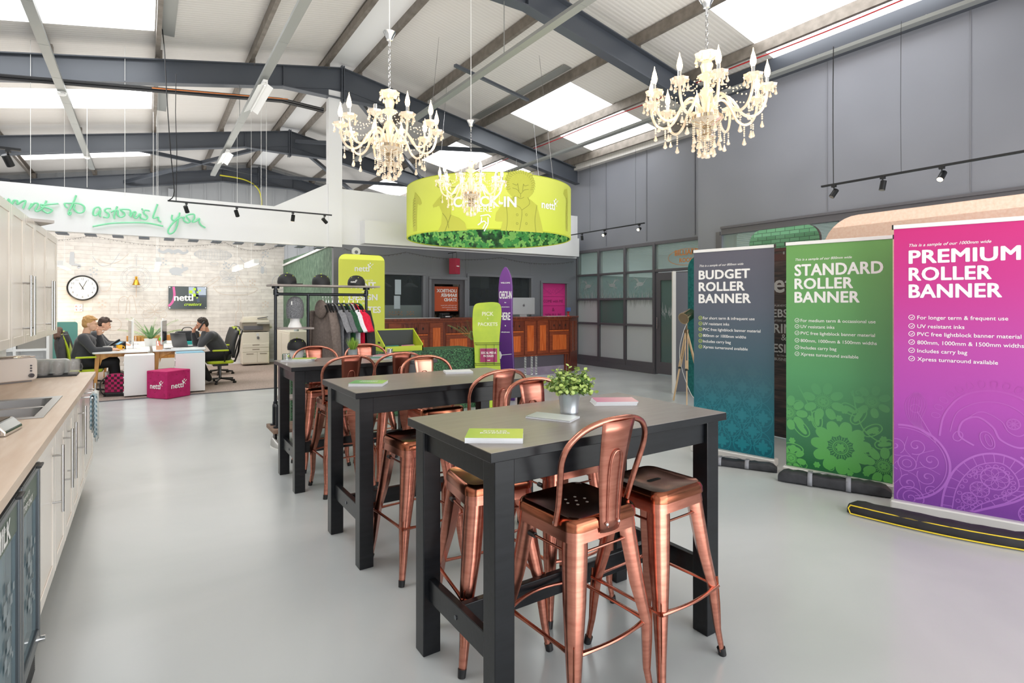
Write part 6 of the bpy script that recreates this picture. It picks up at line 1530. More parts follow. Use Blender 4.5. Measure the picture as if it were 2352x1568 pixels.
# two glass-door drinks fridges
def fridge(y0, y1, label, word):
    t = thing('drinks_fridge', label, 'fridge', (KF, y0, 0), group='glass door drinks fridges'); W = y1-y0
    b = MB(); b.bb(-.55, -.51, 0, W, .10, .88).bb(-.51, -.045, 0, W, .10, .13).bb(-.51, -.045, 0, W, .86, .88).bb(-.51, -.045, 0, .02, .1, .88).bb(-.51, -.045, W-.02, W, .1, .88); b.build('cabinet', M('fridge_inner', '#cfd8dc', .4), t)
    for z in (.38, .62): MB().bb(-.5, -.08, .02, W-.02, z, z+.008).build('shelf', _M['steel'], t)
    b = MB(); b.bb(-.04, 0, 0, .035, .14, .87).bb(-.04, 0, W-.035, W, .14, .87).bb(-.04, 0, .035, W-.035, .14, .19).bb(-.04, 0, .035, W-.035, .845, .87)
    o = b.build('door', M('fridge_frame', '#5f656a', .3, .6), t, bevel=.004)
    MB().bb(-.02, -.012, .035, W-.035, .19, .845).build('door_glass', glassy('fridge_glass', '#c9dbe2', .35), o)
    b = MB(); b.bb(-.011, -.008, .035, W-.035, .74, .845); h = b.build('header_sticker', M('sticker_green', '#69766c', .5), o)
    b = MB(); text(b, word[0], (-.006, .06, .80), Y_, Z_, width=W*.35, shear=.2); text(b, word[1], (-.006, .06, .755), Y_, Z_, width=W*.5, bold=.03); b.build('lettering', _M['ink_white'], h)
    b = MB(); logo_squares(b, (-.006, W*.55, .50), Y_, Z_, .05); logo_squares(b, (-.006, W*.55, .42), Y_, -Z_, .04); b.build('pixel_motif', M('sticker_grey', '#8f9ba1', .5), o)
    b = MB(); b.box((.006, W*.84, .868), (.018, .07, .010)); b.build('door_handle', _M['black_plastic'], o, bevel=.003)
    b = MB(); b.bb(-.06, -.02, 0, W, .01, .12)
    g = b.build('vent_grille', _M['black_plastic'], t); s = MB()
    for k in range(12): s.bb(-.02, -.015, .02, W-.02, .02+.008*k, .023+.008*k)
    s.build('grille_slats', _M['dark_steel'], g)
    MB().cyl((-.02, W*.9, .15), (.02, W*.9, .15), .014).build('lock', _M['chrome'], o)
fridge(2.585, 3.0, 'glass drinks fridge with a grey header reading Staff only, next to the cream doors', ('Reserved for', 'STAFF ONLY'))
fridge(2.15, 2.575, 'glass drinks fridge with a green header reading Milk, nearest to us', ('Reserved for', 'MILK'))
# wall cupboards
ys = [1.9, 2.6, 3.2]+[at(p, 640, X=-.65).y for p in (25, 55, 79, 106)]+[6.33]
for i in range(0, len(ys)-1):
    y0, y1 = ys[i], ys[i+1]; nm = ['hanging nearest to us', 'hanging second from the near end', 'hanging over the drinks fridges', 'over the sink, hinged beside a steel handle', 'in the middle of the row over the toaster', 'beside the pair of long steel handles', 'at the far end of the row, by the clock'][i]
    t = thing('wall_cupboard', 'glossy cream wall cupboard '+nm, 'cupboard', (-.65, y0, 1.27), group='glossy cream wall cupboards'); L = y1-y0
    MB().bb(-.33, -.022, .002, L-.002, 0, .84).build('carcass', _M['cabinet_gloss'], t)
    b = MB(); shaker(b, -.002, .003, L-.003, .0, .84, r=.055); o = b.build('door', _M['cabinet_gloss'], t, bevel=.002)
    hy = {3: L-.07, 4: .07, 5: L-.06, 6: .06}.get(i)
    if hy: b = MB(); barhandle(b, .004, hy, .05, .44); b.build('door_handle', _M['steel'], o)
t = MB(); t.prism([(0, 0), (.34, -.02), (.34, 0), (0, .02)], (-.98, 5.0, 2.115), X_, Z_, -.9)
t = thing('cupboard_top_papers', 'grey folder lying on top of the wall cupboards', 'folder', (-.8, 5.2, 2.11), .4); MB().bb(-.16, .22, -.14, .14, 0, .02).build('folder_cover', M('folder_grey', '#b7b2ad', .5), t)
# sink
t = thing('kitchen_sink', 'stainless steel sink with two square bowls in the worktop', 'sink', (0, 0, 0)); b = MB(); sx0, sx1 = -.925, -.44
for z0, z1 in ((KZ+.0005, KZ+.005),):
    b.bb(sx0, sx1, YS0, YS0+.05, z0, z1).bb(sx0, sx1, YS1-.06, YS1, z0, z1).bb(sx0, sx0+.04, YS0+.05, YS1-.06, z0, z1).bb(sx1-.045, sx1, YS0+.05, YS1-.06, z0, z1); b.bb(sx0+.04, sx1-.045, 4.135, 4.175, z0, z1)
b.build('rim', M('sink_steel', '#c6c7c8', .3, 1), t, bevel=.002)
for y0, y1 in ((YS0+.05, 4.135), (4.175, YS1-.06)):
    b = MB(); x0, x1 = sx0+.04, sx1-.045; T = rrect(x1-x0, y1-y0, .05, 5, x0, y0); B = rrect(x1-x0-.05, y1-y0-.05, .05, 5, x0+.025, y0+.025); n = len(T)
    v = [(x, y, KZ+.003) for x, y in T]+[(x, y, KZ-.13) for x, y in B]; b.add(v, [(k, (k+1) % n, n+(k+1) % n, n+k) for k in range(n)], True); b.add(v[n:], [tuple(range(n))])
    T2 = [(x0, y0), (x1, y0), (x1, y1), (x0, y1)]
    o = b.build('bowl', M('bowl_steel', '#9fa1a3', .28, 1), t); MB().cyl(((x0+x1)/2, (y0+y1)/2, KZ-.129), ((x0+x1)/2, (y0+y1)/2, KZ-.126), .04, seg=20).build('drain', _M['dark_steel'], o)
b = MB(); b.tube(smooth_path([(-.95, 4.15, KZ), (-.95, 4.15, KZ+.25), (-.90, 4.15, KZ+.31), (-.82, 4.15, KZ+.28)], 5), .013, 10); b.cyl((-.95, 4.15, KZ), (-.95, 4.15, KZ+.04), .025); b.build('tap', _M['chrome'], t)
# toaster
A = at(0, 884, Z=KZ); Bp = at(87, 875, Z=KZ); ang = math.atan2(Bp.y-A.y, Bp.x-A.x)
t = thing('toaster', 'long cream toaster with a steel top on the worktop', 'toaster', (Bp.x, Bp.y, KZ), ang)
MB().prism(rrect(.34, .175, .03, 5, -.34, .012), (0, 0, 0), X_, Z_, -.16).build('toaster_body', M('cream_plastic', '#e3dcd6', .3), t, bevel=.012, seg=3)
b = MB(); b.bb(-.33, -.01, .01, .15, .187, .194).bb(-.3, -.03, .035, .06, .194, .20).bb(-.3, -.03, .1, .125, .194, .20); b.build('steel_top', _M['chrome'], t, bevel=.003)
b = MB(); b.bb(-.33, -.03, .02, .14, 0, .014); b.build('foot', M('foot_grey', '#8f8c8c', .4), t)
b = MB(); b.cyl((-.045, 0, .05), (-.045, -.02, .05), .016)
for z in (.085, .105, .125): b.cyl((-.045, 0, z), (-.045, -.008, z), .006)
b.build('controls', _M['dark_steel'], t); MB().bb(-.36, -.335, -.01, .03, .12, .145).build('lever', _M['black_plastic'], t)
# jars on the drying mat
t = thing('drying_mat', 'ribbed black drying mat at the end of the worktop', 'mat', (-.62, 5.95, KZ), 0); b = MB(); b.box((0, 0, .004), (.30, .26, .008))
for k in range(16): b.box((0, -.12+.016*k, .010), (.29, .005, .004))
b.build('mat_rubber', M('mat_black', '#2a2a2c', .6), t)
jg = glassy('jar_glass', '#fefefe', .07); jar0 = None; k = 0
for i in range(3):
    for j in range(3):
        lab = 'upturned glass jar drying on the black mat'; p = (-.50-.095*i, 5.86+.085*j, KZ+.013)
        if jar0 is None:
            jar0 = thing('glass_jar', lab, 'jar', p, 0, 'upturned glass jars on the mat')
            MB().lathe([(.033, 0), (.034, .012), (.040, .02), (.041, .10), (.036, .115), (0, .118), (0, .113), (.034, .11), (.037, .1), (.037, .022), (.030, .012), (.030, 0)], seg=20).build('jar_body', jg, jar0)
            MB().tube([(.041+.0, 0, .03), (.062, 0, .04), (.066, 0, .06), (.06, 0, .085), (.041, 0, .09)], .005, 6).build('jar_handle', jg, jar0)
        else: dup(jar0, p, k*1.3)
        k += 1
t = thing('bread_bin', 'pale grey bread bin behind the glass jars', 'bread bin', (-.66, 6.035, KZ), 0); b = MB(); b.prism(rrect(.26, .13, .04, 5, -.13, 0), (0, 0, .0), X_, Z_, -.07); b.build('bin_body', M('bin_grey', '#b9bdb9', .35), t, bevel=.008)
# chrome scale and black tray in the foreground corner
q = at(30, 1008, Z=KZ); t = thing('coffee_scale', 'chrome and black counter scale at the front corner of the worktop', 'scale', (-.60, 3.42, KZ), -.15)
b = MB(); b.prism([(0, 0), (.20, 0), (.20, .02), (.165, .06), (0, .06)], (-.1, .10, 0), X_, Z_, .20); b.build('scale_body', _M['chrome'], t, bevel=.006); MB().bb(-.09, .06, -.08, .08, .0605, .063).build('scale_plate', M('dark_plate', '#5b5048', .3), t)
b = MB(); b.bb(-.1, .08, -.104, -.1, .01, .05); b.build('front_panel', M('blue_black', '#25324a', .2), t)
# tea towels on the handle rail
t = thing('towel_rail', 'short steel rail fixed under the worktop edge', 'rail', (KF, 5.02, .86)); b = MB(); b.cyl((.05, -.1, 0), (.05, .22, 0), .006)
for y in (-.06, .18): b.cyl((-.02, y, 0), (.05, y, 0), .005)
b.build('rail_bar', _M['steel'], t)
def towel(label, y, w, h, mat):
    t = thing('tea_towel', label, 'towel', (KF+.05, y, .87), 0, 'tea towels on the kitchen rail'); b = MB(); n = 8; vs = []
    for j in range(n+1):
        u = j/n; off = .006*sin(u*14)
        for z in (-h*.8, -h*.4, 0): vs.append((-.012+off, -w/2+w*u, z))
        vs.append((0, -w/2+w*u, .010))
        for z in (0, -h*.5, -h): vs.append((.012+off+.004*sin(u*20), -w/2+w*u, z))
    b.add(vs, [(j*7+k, j*7+k+1, (j+1)*7+k+1, (j+1)*7+k) for j in range(n) for k in range(6)], True); b.build('cloth', mat, t, solid=.003)
def checks(name, a, c):
    m = M(name, a, .9); t_ = NT(m); ck = t_.n('ShaderNodeTexChecker'); ck.inputs['Scale'].default_value = 60; ck.inputs['Color1'].default_value = (*lin(a), 1); ck.inputs['Color2'].default_value = (*lin(c), 1); t_.l(t_.coord('Object'), ck.inputs[0]); t_.l(ck.outputs[0], t_.b.inputs['Base Color']); return m
towel('blue grey checked tea towel, the nearer one on the rail', 4.99, .09, .30, checks('check_blue', '#7d99a8', '#c9d6db')); towel('white checked tea towel on the rail', 5.14, .14, .36, checks('check_white', '#f0f0ee', '#cfd6d6'))
# cube shelving past the kitchen
t = thing('cube_shelf', 'white cube shelf unit beyond the kitchen cupboards', 'shelf', (-2.42, 11.0, 0)); b = MB(); W = 1.20
for z in (.0, .41, .82, 1.23): b.bb(0, W, 0, .39, z, z+.035)
for x in (0, .39, .78, W-.035): b.bb(x, x+.035, 0, .39, 0, 1.265)
b.bb(0, W, .38, .39, 0, 1.26); b.build('shelf_frame', _M['white_satin'], t)
d = MB().bb(.40, .78, -.008, .01, .85, 1.22).build('cube_door', _M['white_satin'], t); b = MB()
for i in range(3):
    for j in range(3): b.bb(.53+.05*i, .545+.05*i, -.0095, -.008, .98+.05*j, .995+.05*j)
b.build('grip_holes', _M['dark_trim'], d)
t = thing('storage_box', 'grey fabric storage box in the white cube shelf', 'box', (-2.42+.99, 11.04, .855)); MB().bb(-.165, .165, 0, .33, 0, .33).build('fabric_box', M('box_grey', '#9a968f', .8), t); MB().bb(-.168, .168, -.004, .0, .26, .30).build('box_lip', M('box_lip', '#aaa69f', .8), t)
for i, (x, w, lab) in enumerate(((.62, .3, 'white paper tray on the cube shelf'), (.98, .26, 'pale blue paper tray on the cube shelf'))):
    t = thing('paper_tray', lab, 'tray', (-2.42+x, 11.2, 1.265), .1*i, 'paper trays on the cube shelf'); MB().bb(-w/2, w/2, -.14, .14, 0, .05).build('tray_box', _M['white_plastic'] if i == 0 else M('tray_blue', '#a9c3d2', .4), t, bevel=.006)

# ================================================================ OFFICE
DY0, DY1 = 11.40, 14.4
def desk(label, x0, x1, sgn):
    t = thing('office_desk', label, 'desk', ((x0+x1)/2, DY0, 0), 0, 'white topped office desks'); hw = (x1-x0)/2
    MB().prism(rrect(2*hw, DY1-DY0, .04, 4, -hw, 0), (0, 0, .705), X_, Y_, .028).build('desktop', _M['white_satin'], t, bevel=.004)
    a = MB(); a.bb(-hw+.12, hw-.12, .12, .16, .64, .705).bb(-hw+.12, hw-.12, DY1-DY0-.16, DY1-DY0-.12, .64, .705); a.build('under_rail', _M['ash_wood'], t)
    for sx in (-1, 1):
        for y in (.10, DY1-DY0-.1):
            b = MB(); ox = sx*(hw-.07); b.prism([(-.03, .705), (.03+.0, .705), (.018, 0), (-.018, 0)], (ox, y+.02, 0), X_, Z_, .04) if False else b.prism([(ox-.035, .705), (ox+.035, .705), (ox+sx*.045+.018, 0), (ox+sx*.045-.018, 0)], (0, y+.02, 0), X_, Z_, .045)
            b.prism([(ox-sx*.03, .705), (ox-sx*.22, .705), (ox-sx*.20, .665), (ox-sx*.06, .60), (ox-sx*.03, .50)], (0, y+.02, 0), X_, Z_, .045); b.build('leg', _M['ash_wood'], t, bevel=.006)
desk('office desk at the left where two colleagues sit side by side', -.72, .08, -1); desk('office desk at the right with the man on the phone', .12, .93, 1)
def pedestal(label, x0, x1, y0, y1, top=None):
    t = thing('desk_pedestal', label, 'drawer unit', ((x0+x1)/2, y0, 0), 0, 'white pedestals at the desk ends'); hw = (x1-x0)/2
    MB().bb(-hw, hw, 0, y1-y0, .03, .69).build('carcass', _M['white_satin'], t, bevel=.006)
    for k in range(5): MB().bb(-hw-.012, -hw, .05, y1-y0-.05, .08+.12*k, .09+.12*k).build('drawer_lip', _M['white_plastic'], t)
    if top: MB().bb(-hw+.01, hw-.01, .01, y1-y0, .69, .70).build('top_tray', top, t)
pedestal('white drawer unit under the near end of the left desk', -.28, .14, 10.98, 11.38); pedestal('white drawer unit with a blue top edge by the man on the phone', .44, .88, 10.98, 11.38, M('edge_blue', '#7fb6cf', .4))
# magenta cube seat
q = Vector((.30, 10.52)); t = thing('ottoman', 'magenta fabric cube ottoman with white nettl marks in front of the desks', 'ottoman', (.335, 10.76, 0), math.radians(38))
mg = noisy('magenta_fabric', '#b3175d', '#c2206a', 12, .85, bump=.15); MB().box((0, 0, .225), (.44, .44, .445)).build('fabric_cube', mg, t, bevel=.012)
b = MB(); logo(b, (-.14, -.2215, .16), X_, Z_, .28); logo(b, (.2215, -.14, .16), Y_, Z_, .28) if False else logo(b, (-.2215, .14, .16), -Y_, Z_, .28); b.build('lettering', _M['ink_white'], t)
b = MB(); rnd = random.Random(2)
for k in range(14):
    x, z = rnd.uniform(-.19, .19), rnd.uniform(.04, .42)
    for a in range(3): petal(b, x, z, a*1.2, .02, .008, lambda u, v: Vector((u, -.2208, v))); petal(b, x, z, a*1.2, .02, .008, lambda u, v: Vector((-.2208, u, v)))
b.build('printed_pattern', M('magenta_dark', '#96154f', .85), t)
# office chairs
def office_chair(label, x, y, rz, jacket=False):
    t = thing('office_chair', label, 'office chair', (x, y, 0), rz, 'lime green office chairs')
    for k in range(5):
        a = 2*PI*k/5+.3; b = MB(); b.bar((0.03*cos(a), .03*sin(a), .10), (.29*cos(a), .29*sin(a), .07), .04, .03); o = b.build('base_arm', _M['black_plastic'], t, bevel=.006)
        c = MB(); p = Vector((.29*cos(a), .29*sin(a), .028)); s = Vector((-sin(a), cos(a), 0))*.012; c.cyl(p-s*1.8, p-s*.4, .027); c.cyl(p+s*.4, p+s*1.8, .027); c.cyl((p.x, p.y, .03), (p.x, p.y, .07), .008); c.build('castor', _M['black_plastic'], o)
    MB().cyl((0, 0, .08), (0, 0, .40), .025).build('gas_lift', _M['dark_steel'], t); MB().box((0, 0, .37), (.24, .26, .05)).build('mechanism', _M['black_plastic'], t, bevel=.01)
    MB().prism(rrect(.48, .46, .09, 6, -.24, -.22), (0, 0, .395), X_, Y_, .055).build('seat', _M['lime_fabric'], t, bevel=.02, seg=3)
    b = MB(); v = []
    for i in range(9):
        u = i/8
        for j in range(7):
            q = -1+j/3; v.append((q*(.22-.03*u), -.24-.10*u+.05*q*q+.03*sin(u*PI), .50+.52*u))
    b.add(v, [(i*7+j, i*7+j+1, (i+1)*7+j+1, (i+1)*7+j) for i in range(8) for j in range(6)], True); b.build('backrest', _M['lime_fabric'] if jacket else M('mesh_black', '#2b2c2f', .6), t, solid=.025)
    b = MB(); b.tube([(0, -.05, .40), (0, -.26, .42), (0, -.32, .6), (0, -.36, .95)], .02, 8); b.tube(smooth_path([(-.22, -.22, .50), (-.235, -.27, .75), (-.2, -.36, 1.0), (0, -.37, 1.04), (.2, -.36, 1.0), (.235, -.27, .75), (.22, -.22, .50)], 4), .014, 8); b.build('back_frame', _M['black_plastic'], t)
    MB().prism([(-.19, 0), (.19, 0), (.15, .10), (-.15, .10)], (0, -.325, .94), X_, Z_, -.012).build('lime_headband', _M['lime_fabric'], t)
    for s in (-1, 1):
        a = MB(); a.tube([(s*.16, -.05, .42), (s*.28, -.05, .45), (s*.29, -.04, .64)], .014, 8); o = a.build('armrest', _M['black_plastic'], t)
        MB().box((s*.29, .02, .655), (.07, .28, .03)).build('arm_pad', _M['lime_fabric'], o, bevel=.012)
    return t
oc = office_chair('lime office chair of the fair haired man, a jacket over its back', -.82, 11.72, -PI/2, True)
office_chair('lime office chair of the dark haired man in the middle', -.93, 13.1, -PI/2)
office_chair('black backed lime chair of the man on the phone', 1.22, 12.05, PI/2); office_chair('empty lime office chair behind the man on the phone', 1.35, 13.6, PI/2+.2)
t = thing('jacket', 'dark grey jacket with a brown collar hung over an office chair', 'jacket', (-1.135, 11.72, 0), -PI/2)
b = MB(); v = []; K = 18
for i in range(9):
    u = i/8; z = 1.03-.58*u; hw = .20+.06*min(1, u*3); th = .075+.02*sin(u*6)
    for j in range(K): a = 2*PI*j/K; v.append((hw*cos(a), th*sin(a)*(1+.12*sin(5*a+u*3)), z))
b.add(v, [(i*K+j, i*K+(j+1) % K, (i+1)*K+(j+1) % K, (i+1)*K+j) for i in range(8) for j in range(K)], True); b.add(v[:K], [tuple(range(K))]); b.build('body', noisy('jacket_cloth', '#3b3a3c', '#4a494b', 12, .8), t)
MB().tube(smooth_path([(-.2, -.04, .98), (-.12, -.05, 1.08), (0, -.04, 1.11), (.12, -.05, 1.08), (.2, -.04, .98)], 4), .05, 10).build('hood', noisy('brown_fleece', '#5d463c', '#75594c', 25, .95, bump=.3), t)
for s in (-1, 1): MB().tube([(s*.2, .0, .95), (s*.27, .02, .75), (s*.28, .03, .5)], [.05, .055, .04], 10, flat=.7).build('sleeve', _M['jacket_cloth'], t)

# ---------------------------------------------------------------- people
def limb(mb, pts, rs):
    for i in range(len(pts)-1): mb.cyl(pts[i], pts[i+1], rs[i], rs[i+1], 12)
    for p, r in zip(pts, rs): mb.sph(p, r, 12, 8)
def hand(mb, wrist, d, n, side, curl=.5, s=1.0):
    """palm plus five fingers; d along the hand, n out of the back of it, side towards the thumb"""
    w = Vector(wrist); d = Vector(d).normalized(); n = Vector(n).normalized(); q = Vector(side).normalized()
    for k in (.025, .05, .075): mb.sph(w+d*k*s, .034*s, 10, 6, (1, 1, .75))
    for i, (off, L) in enumerate(((.030, .078), (.011, .088), (-.010, .082), (-.029, .066))):
        p = w+d*.085*s+q*off*s; a = p+d*L*.45*s-n*curl*.012; e = a+(d*(1-curl*.7)-n*curl).normalized()*L*.5*s; limb(mb, [p-d*.02, a, e], [.0105, .0098, .0085])
    p = w+d*.03*s+q*.03*s; a = p+(q*.7+d*.7)*.035*s; e = a+(d*.9+q*.2-n*curl*.4).normalized()*.032*s; limb(mb, [p, a, e], [.014, .012, .0095])
def person(label, loc, rz, J, skin, hair, hairstyle, glasses=False, phone=False, group=None):
    """J: joint positions in the person's own frame (x right, y ahead, z up)"""
    t = thing('person', label, 'person', loc, rz); V = {k: Vector(v) for k, v in J.items() if len(v) == 3}
    hd = V['head']; f = Vector(J.get('face', (0, 1, -.1))).normalized(); rgt = f.cross(Z_).normalized(); up = rgt.cross(f).normalized()
    H = lambda x, y, z: hd+rgt*x+f*y+up*z
    Rm = Matrix((rgt, f, up)).transposed().to_4x4()
    def ell(mb, c, sx, sy, sz): mb.sph((0, 0, 0), 1, 20, 14, (sx, sy, sz), mat=Matrix.Translation(c) @ Rm)
    b = MB()
    ell(b, H(0, -.012, .03), .077, .094, .090); ell(b, H(0, .028, -.02), .066, .066, .085); ell(b, H(0, .045, -.075), .044, .045, .035); ell(b, H(0, .062, -.025), .05, .035, .05)
    limb(b, [H(0, .092, .012), H(0, .112, -.022)], [.011, .015]); ell(b, H(0, .088, -.058), .024, .014, .012)
    for s in (-1, 1): ell(b, H(s*.077, -.012, -.005), .010, .022, .034); ell(b, H(s*.030, .082, .030), .024, .014, .010); ell(b, H(s*.04, .055, -.02), .026, .03, .026)
    limb(b, [V['neck'], H(0, -.02, -.06)], [.056, .052]); limb(b, [V['pelvis'], V['chest'], V['neck']], [.14, .13, .055])
    for s, S_ in ((-1, 'l'), (1, 'r')):
        limb(b, [V['sh'+S_], V['el'+S_], V['wr'+S_]], [.05, .038, .027]); limb(b, [V['chest'], V['sh'+S_]], [.08, .055])
        hd_, hn, hs, cu = J['hand'+S_]; hand(b, V['wr'+S_], hd_, hn, hs, cu)
        limb(b, [V['hip'+S_], V['kn'+S_], V['an'+S_]], [.075, .05, .038])
    o = b.build('body', skin, t); m = o.modifiers.new('r', 'REMESH'); m.mode = 'VOXEL'; m.voxel_size = .0075; m.use_smooth_shade = True; m2 = o.modifiers.new('s', 'SMOOTH'); m2.factor = .5; m2.iterations = 3
    b = MB(); limb(b, [V['pelvis']+Vector((0, 0, -.04)), V['pelvis'].lerp(V['chest'], .5), V['chest'], V['neck']-Vector((0, .0, .035))], [.155, .15, .152, .075])
    for s, S_ in ((-1, 'l'), (1, 'r')):
        ex = V['el'+S_]; wr = V['wr'+S_]; limb(b, [V['chest']+Vector((s*.06, 0, .04)), V['sh'+S_], ex, ex.lerp(wr, .93)], [.12, .078, .060, .043])
    o = b.build('sweatshirt', _M['charcoal_knit'], t); m = o.modifiers.new('r', 'REMESH'); m.mode = 'VOXEL'; m.voxel_size = .012; m.use_smooth_shade = True; m2 = o.modifiers.new('s', 'SMOOTH'); m2.factor = .5; m2.iterations = 4
    b = MB()
    limb(b, [V['hipl'], V['pelvis'], V['hipr']], [.12, .15, .12])
    for S_ in 'lr': limb(b, [V['hip'+S_], V['kn'+S_], V['an'+S_]], [.105, .075, .055])
    o = b.build('trousers', _M['trouser_black'], t); m = o.modifiers.new('r', 'REMESH'); m.mode = 'VOXEL'; m.voxel_size = .013; m.use_smooth_shade = True; m2 = o.modifiers.new('s', 'SMOOTH'); m2.iterations = 3
    for S_ in 'lr':
        b = MB(); a = V['an'+S_]; limb(b, [a+Vector((0, -.03, -.03)), a+Vector((0, .06, -.045)), a+Vector((0, .16, -.05))], [.042, .045, .036]); o = b.build('shoe', M('trainer_grey', '#a8a09a', .7), t); m = o.modifiers.new('r', 'REMESH'); m.mode = 'VOXEL'; m.voxel_size = .01; m.use_smooth_shade = True
    b = MB(); rnd = random.Random(int(loc[1]*10))
    ell(b, H(0, -.024, .050), .084, .092, .084); ell(b, H(0, -.045, .005), .078, .066, .075)
    for i in range(60 if hairstyle == 'curly' else 26):
        a = rnd.uniform(0, 2*PI); e = rnd.uniform(.1, 1.45); x, y, z = cos(a)*cos(e), sin(a)*cos(e), sin(e)
        if y > .55 and z < .55: continue
        r = rnd.uniform(.016, .026) if hairstyle == 'curly' else rnd.uniform(.014, .02); ell(b, H(x*.076, -.018+y*.088, .052+z*.080), r, r, r)
    if hairstyle != 'short': 
        for i in range(9): x = -.05+.0125*i; ell(b, H(x, .066+.008*sin(i), .095), .018, .022, .018)
    # keep the face clear of hair
    o = b.build('hair', hair, t); m = o.modifiers.new('r', 'REMESH'); m.mode = 'VOXEL'; m.voxel_size = .006; m.use_smooth_shade = True
    b = MB()
    for s in (-1, 1): ell(b, H(s*.030, .089, .018), .0095, .006, .0055)
    b.build('eyes', _M['pure_black'], t)
    b = MB()
    for s in (-1, 1): limb(b, [H(s*.016, .098, .040), H(s*.044, .088, .042)], [.003, .003])
    b.build('eyebrows', hair, t)
    ell2 = MB(); ell(ell2, H(0, .1005, -.0585), .021, .004, .004); ell2.build('lips', M('lip', '#b9766a', .5), t)
    if glasses:
        b = MB()
        for s in (-1, 1):
            b.tube([H(s*.033+.024*cos(a), .104, .014+.019*sin(a)) for a in [2*PI*i/16 for i in range(16)]], .0015, 5, closed=True); b.cyl(H(s*.057, .104, .018), H(s*.079, -.005, .012), .0014, seg=5)
        b.cyl(H(-.009, .104, .016), H(.009, .104, .016), .0014, seg=5); b.build('glasses', M('gold_wire', '#a5875a', .3, .8), t)
    if hairstyle == 'curly':
        b = MB(); ell(b, H(0, .056, -.088), .036, .032, .018)
        b.build('beard', M('beard_fair', '#b98b5f', .8), t)
    return t
J1 = dict(pelvis=(0, -.03, .57), chest=(0, .04, .88), neck=(0, .05, 1.03), head=(0, .10, 1.19), face=(.05, 1, -.12), shl=(-.17, .04, .97), shr=(.17, .02, .97), ell=(-.17, .26, .80), wrl=(-.07, .22, 1.00), elr=(.23, .16, .76), wrr=(.14, .40, .765),
          handl=((.35, .05, .9), (0, -.6, .3), (.2, .9, -.1), .8), handr=((-.15, 1, -.05), (0, 0, 1), (-1, .1, 0), .25), hipl=(-.09, .02, .54), hipr=(.09, .02, .54), knl=(-.12, .44, .54), knr=(.12, .44, .53), anl=(-.12, .40, .10), anr=(.12, .50, .10))
person('man with curly fair hair and glasses in a charcoal sweatshirt, chin on his hand', (-.87, 11.72, 0), -PI/2, J1, M('skin_fair', '#e8b99c', .5), _M['hair_blond'], 'curly', glasses=True)
J2 = dict(J1); J2.update(head=(0, .30, 1.15), neck=(0, .20, 1.02), chest=(0, .15, .87), face=(.0, 1, -.42), shl=(-.17, .18, .96), shr=(.17, .17, .96), ell=(-.22, .34, .77), wrl=(-.12, .55, .765), elr=(.22, .34, .77), wrr=(.12, .55, .765), handl=((.1, 1, -.05), (0, 0, 1), (1, .1, 0), .35), handr=((-.1, 1, -.05), (0, 0, 1), (-1, .1, 0), .35))
person('man with dark brown hair leaning over the desk beside the fair haired man', (-.94, 13.05, 0), -PI/2, J2, M('skin_b', '#dfab90', .5), _M['hair_brown'], 'quiff')
J3 = dict(J1); J3.update(pelvis=(0, -.03, .57), chest=(0, .16, .86), neck=(0, .25, .99), head=(0, .32, 1.14), face=(0, 1, -.38), shl=(-.17, .20, .94), shr=(.17, .20, .94), ell=(-.20, .36, .77), wrl=(-.105, .30, 1.01), elr=(.18, .42, .77), wrr=(.05, .47, .99),
          handl=((.10, .10, 1), (-1, 0, 0), (.1, .9, 0), .6), handr=((-.2, -.25, .95), (.2, .9, .2), (-.9, .2, .1), .5), hipl=(-.09, .0, .54), hipr=(.09, .0, .54), knl=(-.12, .40, .53), knr=(.12, .40, .53), anl=(-.12, .22, .10), anr=(.12, .20, .10))
p3 = person('man with short dark hair in a charcoal sweatshirt holding a phone to his ear', (1.24, 12.05, 0), PI/2, J3, M('skin_c', '#dba083', .5), _M['hair_dark'], 'short')
R3 = Matrix.Rotation(PI/2, 3, 'Z'); q = Vector((1.24, 12.05, 0))+R3 @ Vector((-.105, .33, 1.12))
t = thing('phone_handset', 'black desk phone handset held at the ear of the man on the right', 'phone', q, PI/2); MB().tube(smooth_path([(0, -.03, .07), (-.022, -.01, .05), (-.026, .02, 0), (-.022, .05, -.05), (0, .06, -.075)], 4), [.02]*4+[.014]*8+[.018]*5, 10).build('handset', _M['black_plastic'], t)

# desk things
def imac_side(label, x, y, rz, w=.56):
    t = thing('desk_monitor', label, 'monitor', (x, y, .733), rz, 'monitors standing on the desks'); MB().prism(rrect(w, .42, .012, 4, -w/2, .09), (0, 0, 0), X_, Z_, -.022).build('screen_shell', _M['white_plastic'], t, bevel=.004); MB().prism(rrect(w-.02, .36, .006, 3, -w/2+.01, .14), (0, -.0005, 0), X_, Z_, .001).build('screen_glass', _M['black_glass'], t)
    b = MB(); b.prism([(-.09, 0), (.09, 0), (.08, .16), (-.08, .16)], (0, .05, 0), X_, Z_, -.008).bb(-.09, .09, -.06, .1, 0, .006); b.build('stand', _M['silver_alu'], t)
imac_side('white backed monitor on the left desk, side on to us', -.22, 12.05, -PI/2+.1); imac_side('white monitor on the left desk further back', -.2, 13.4, -PI/2); imac_side('tall white monitor on the right desk, side on to us', .30, 11.75, PI/2-.15); imac_side('white monitor further back on the right desk', .32, 13.3, PI/2)
t = thing('laptop', 'dark grey laptop open on the right desk', 'laptop', (.58, 12.0, .733), PI/2+.75); MB().bb(-.17, .17, -.2, .03, 0, .016).build('keyboard_deck', M('laptop_grey', '#6a6a6c', .4, .4), t); MB().prism(rrect(.34, .26, .01, 3, -.17, .0), (0, .03, .012), X_, Vector((0, .25, 1)).normalized(), -.008).build('laptop_lid', _M['laptop_grey'], t)
b = MB(); b.bb(-.09, .09, -.1, .06, .0, .001)
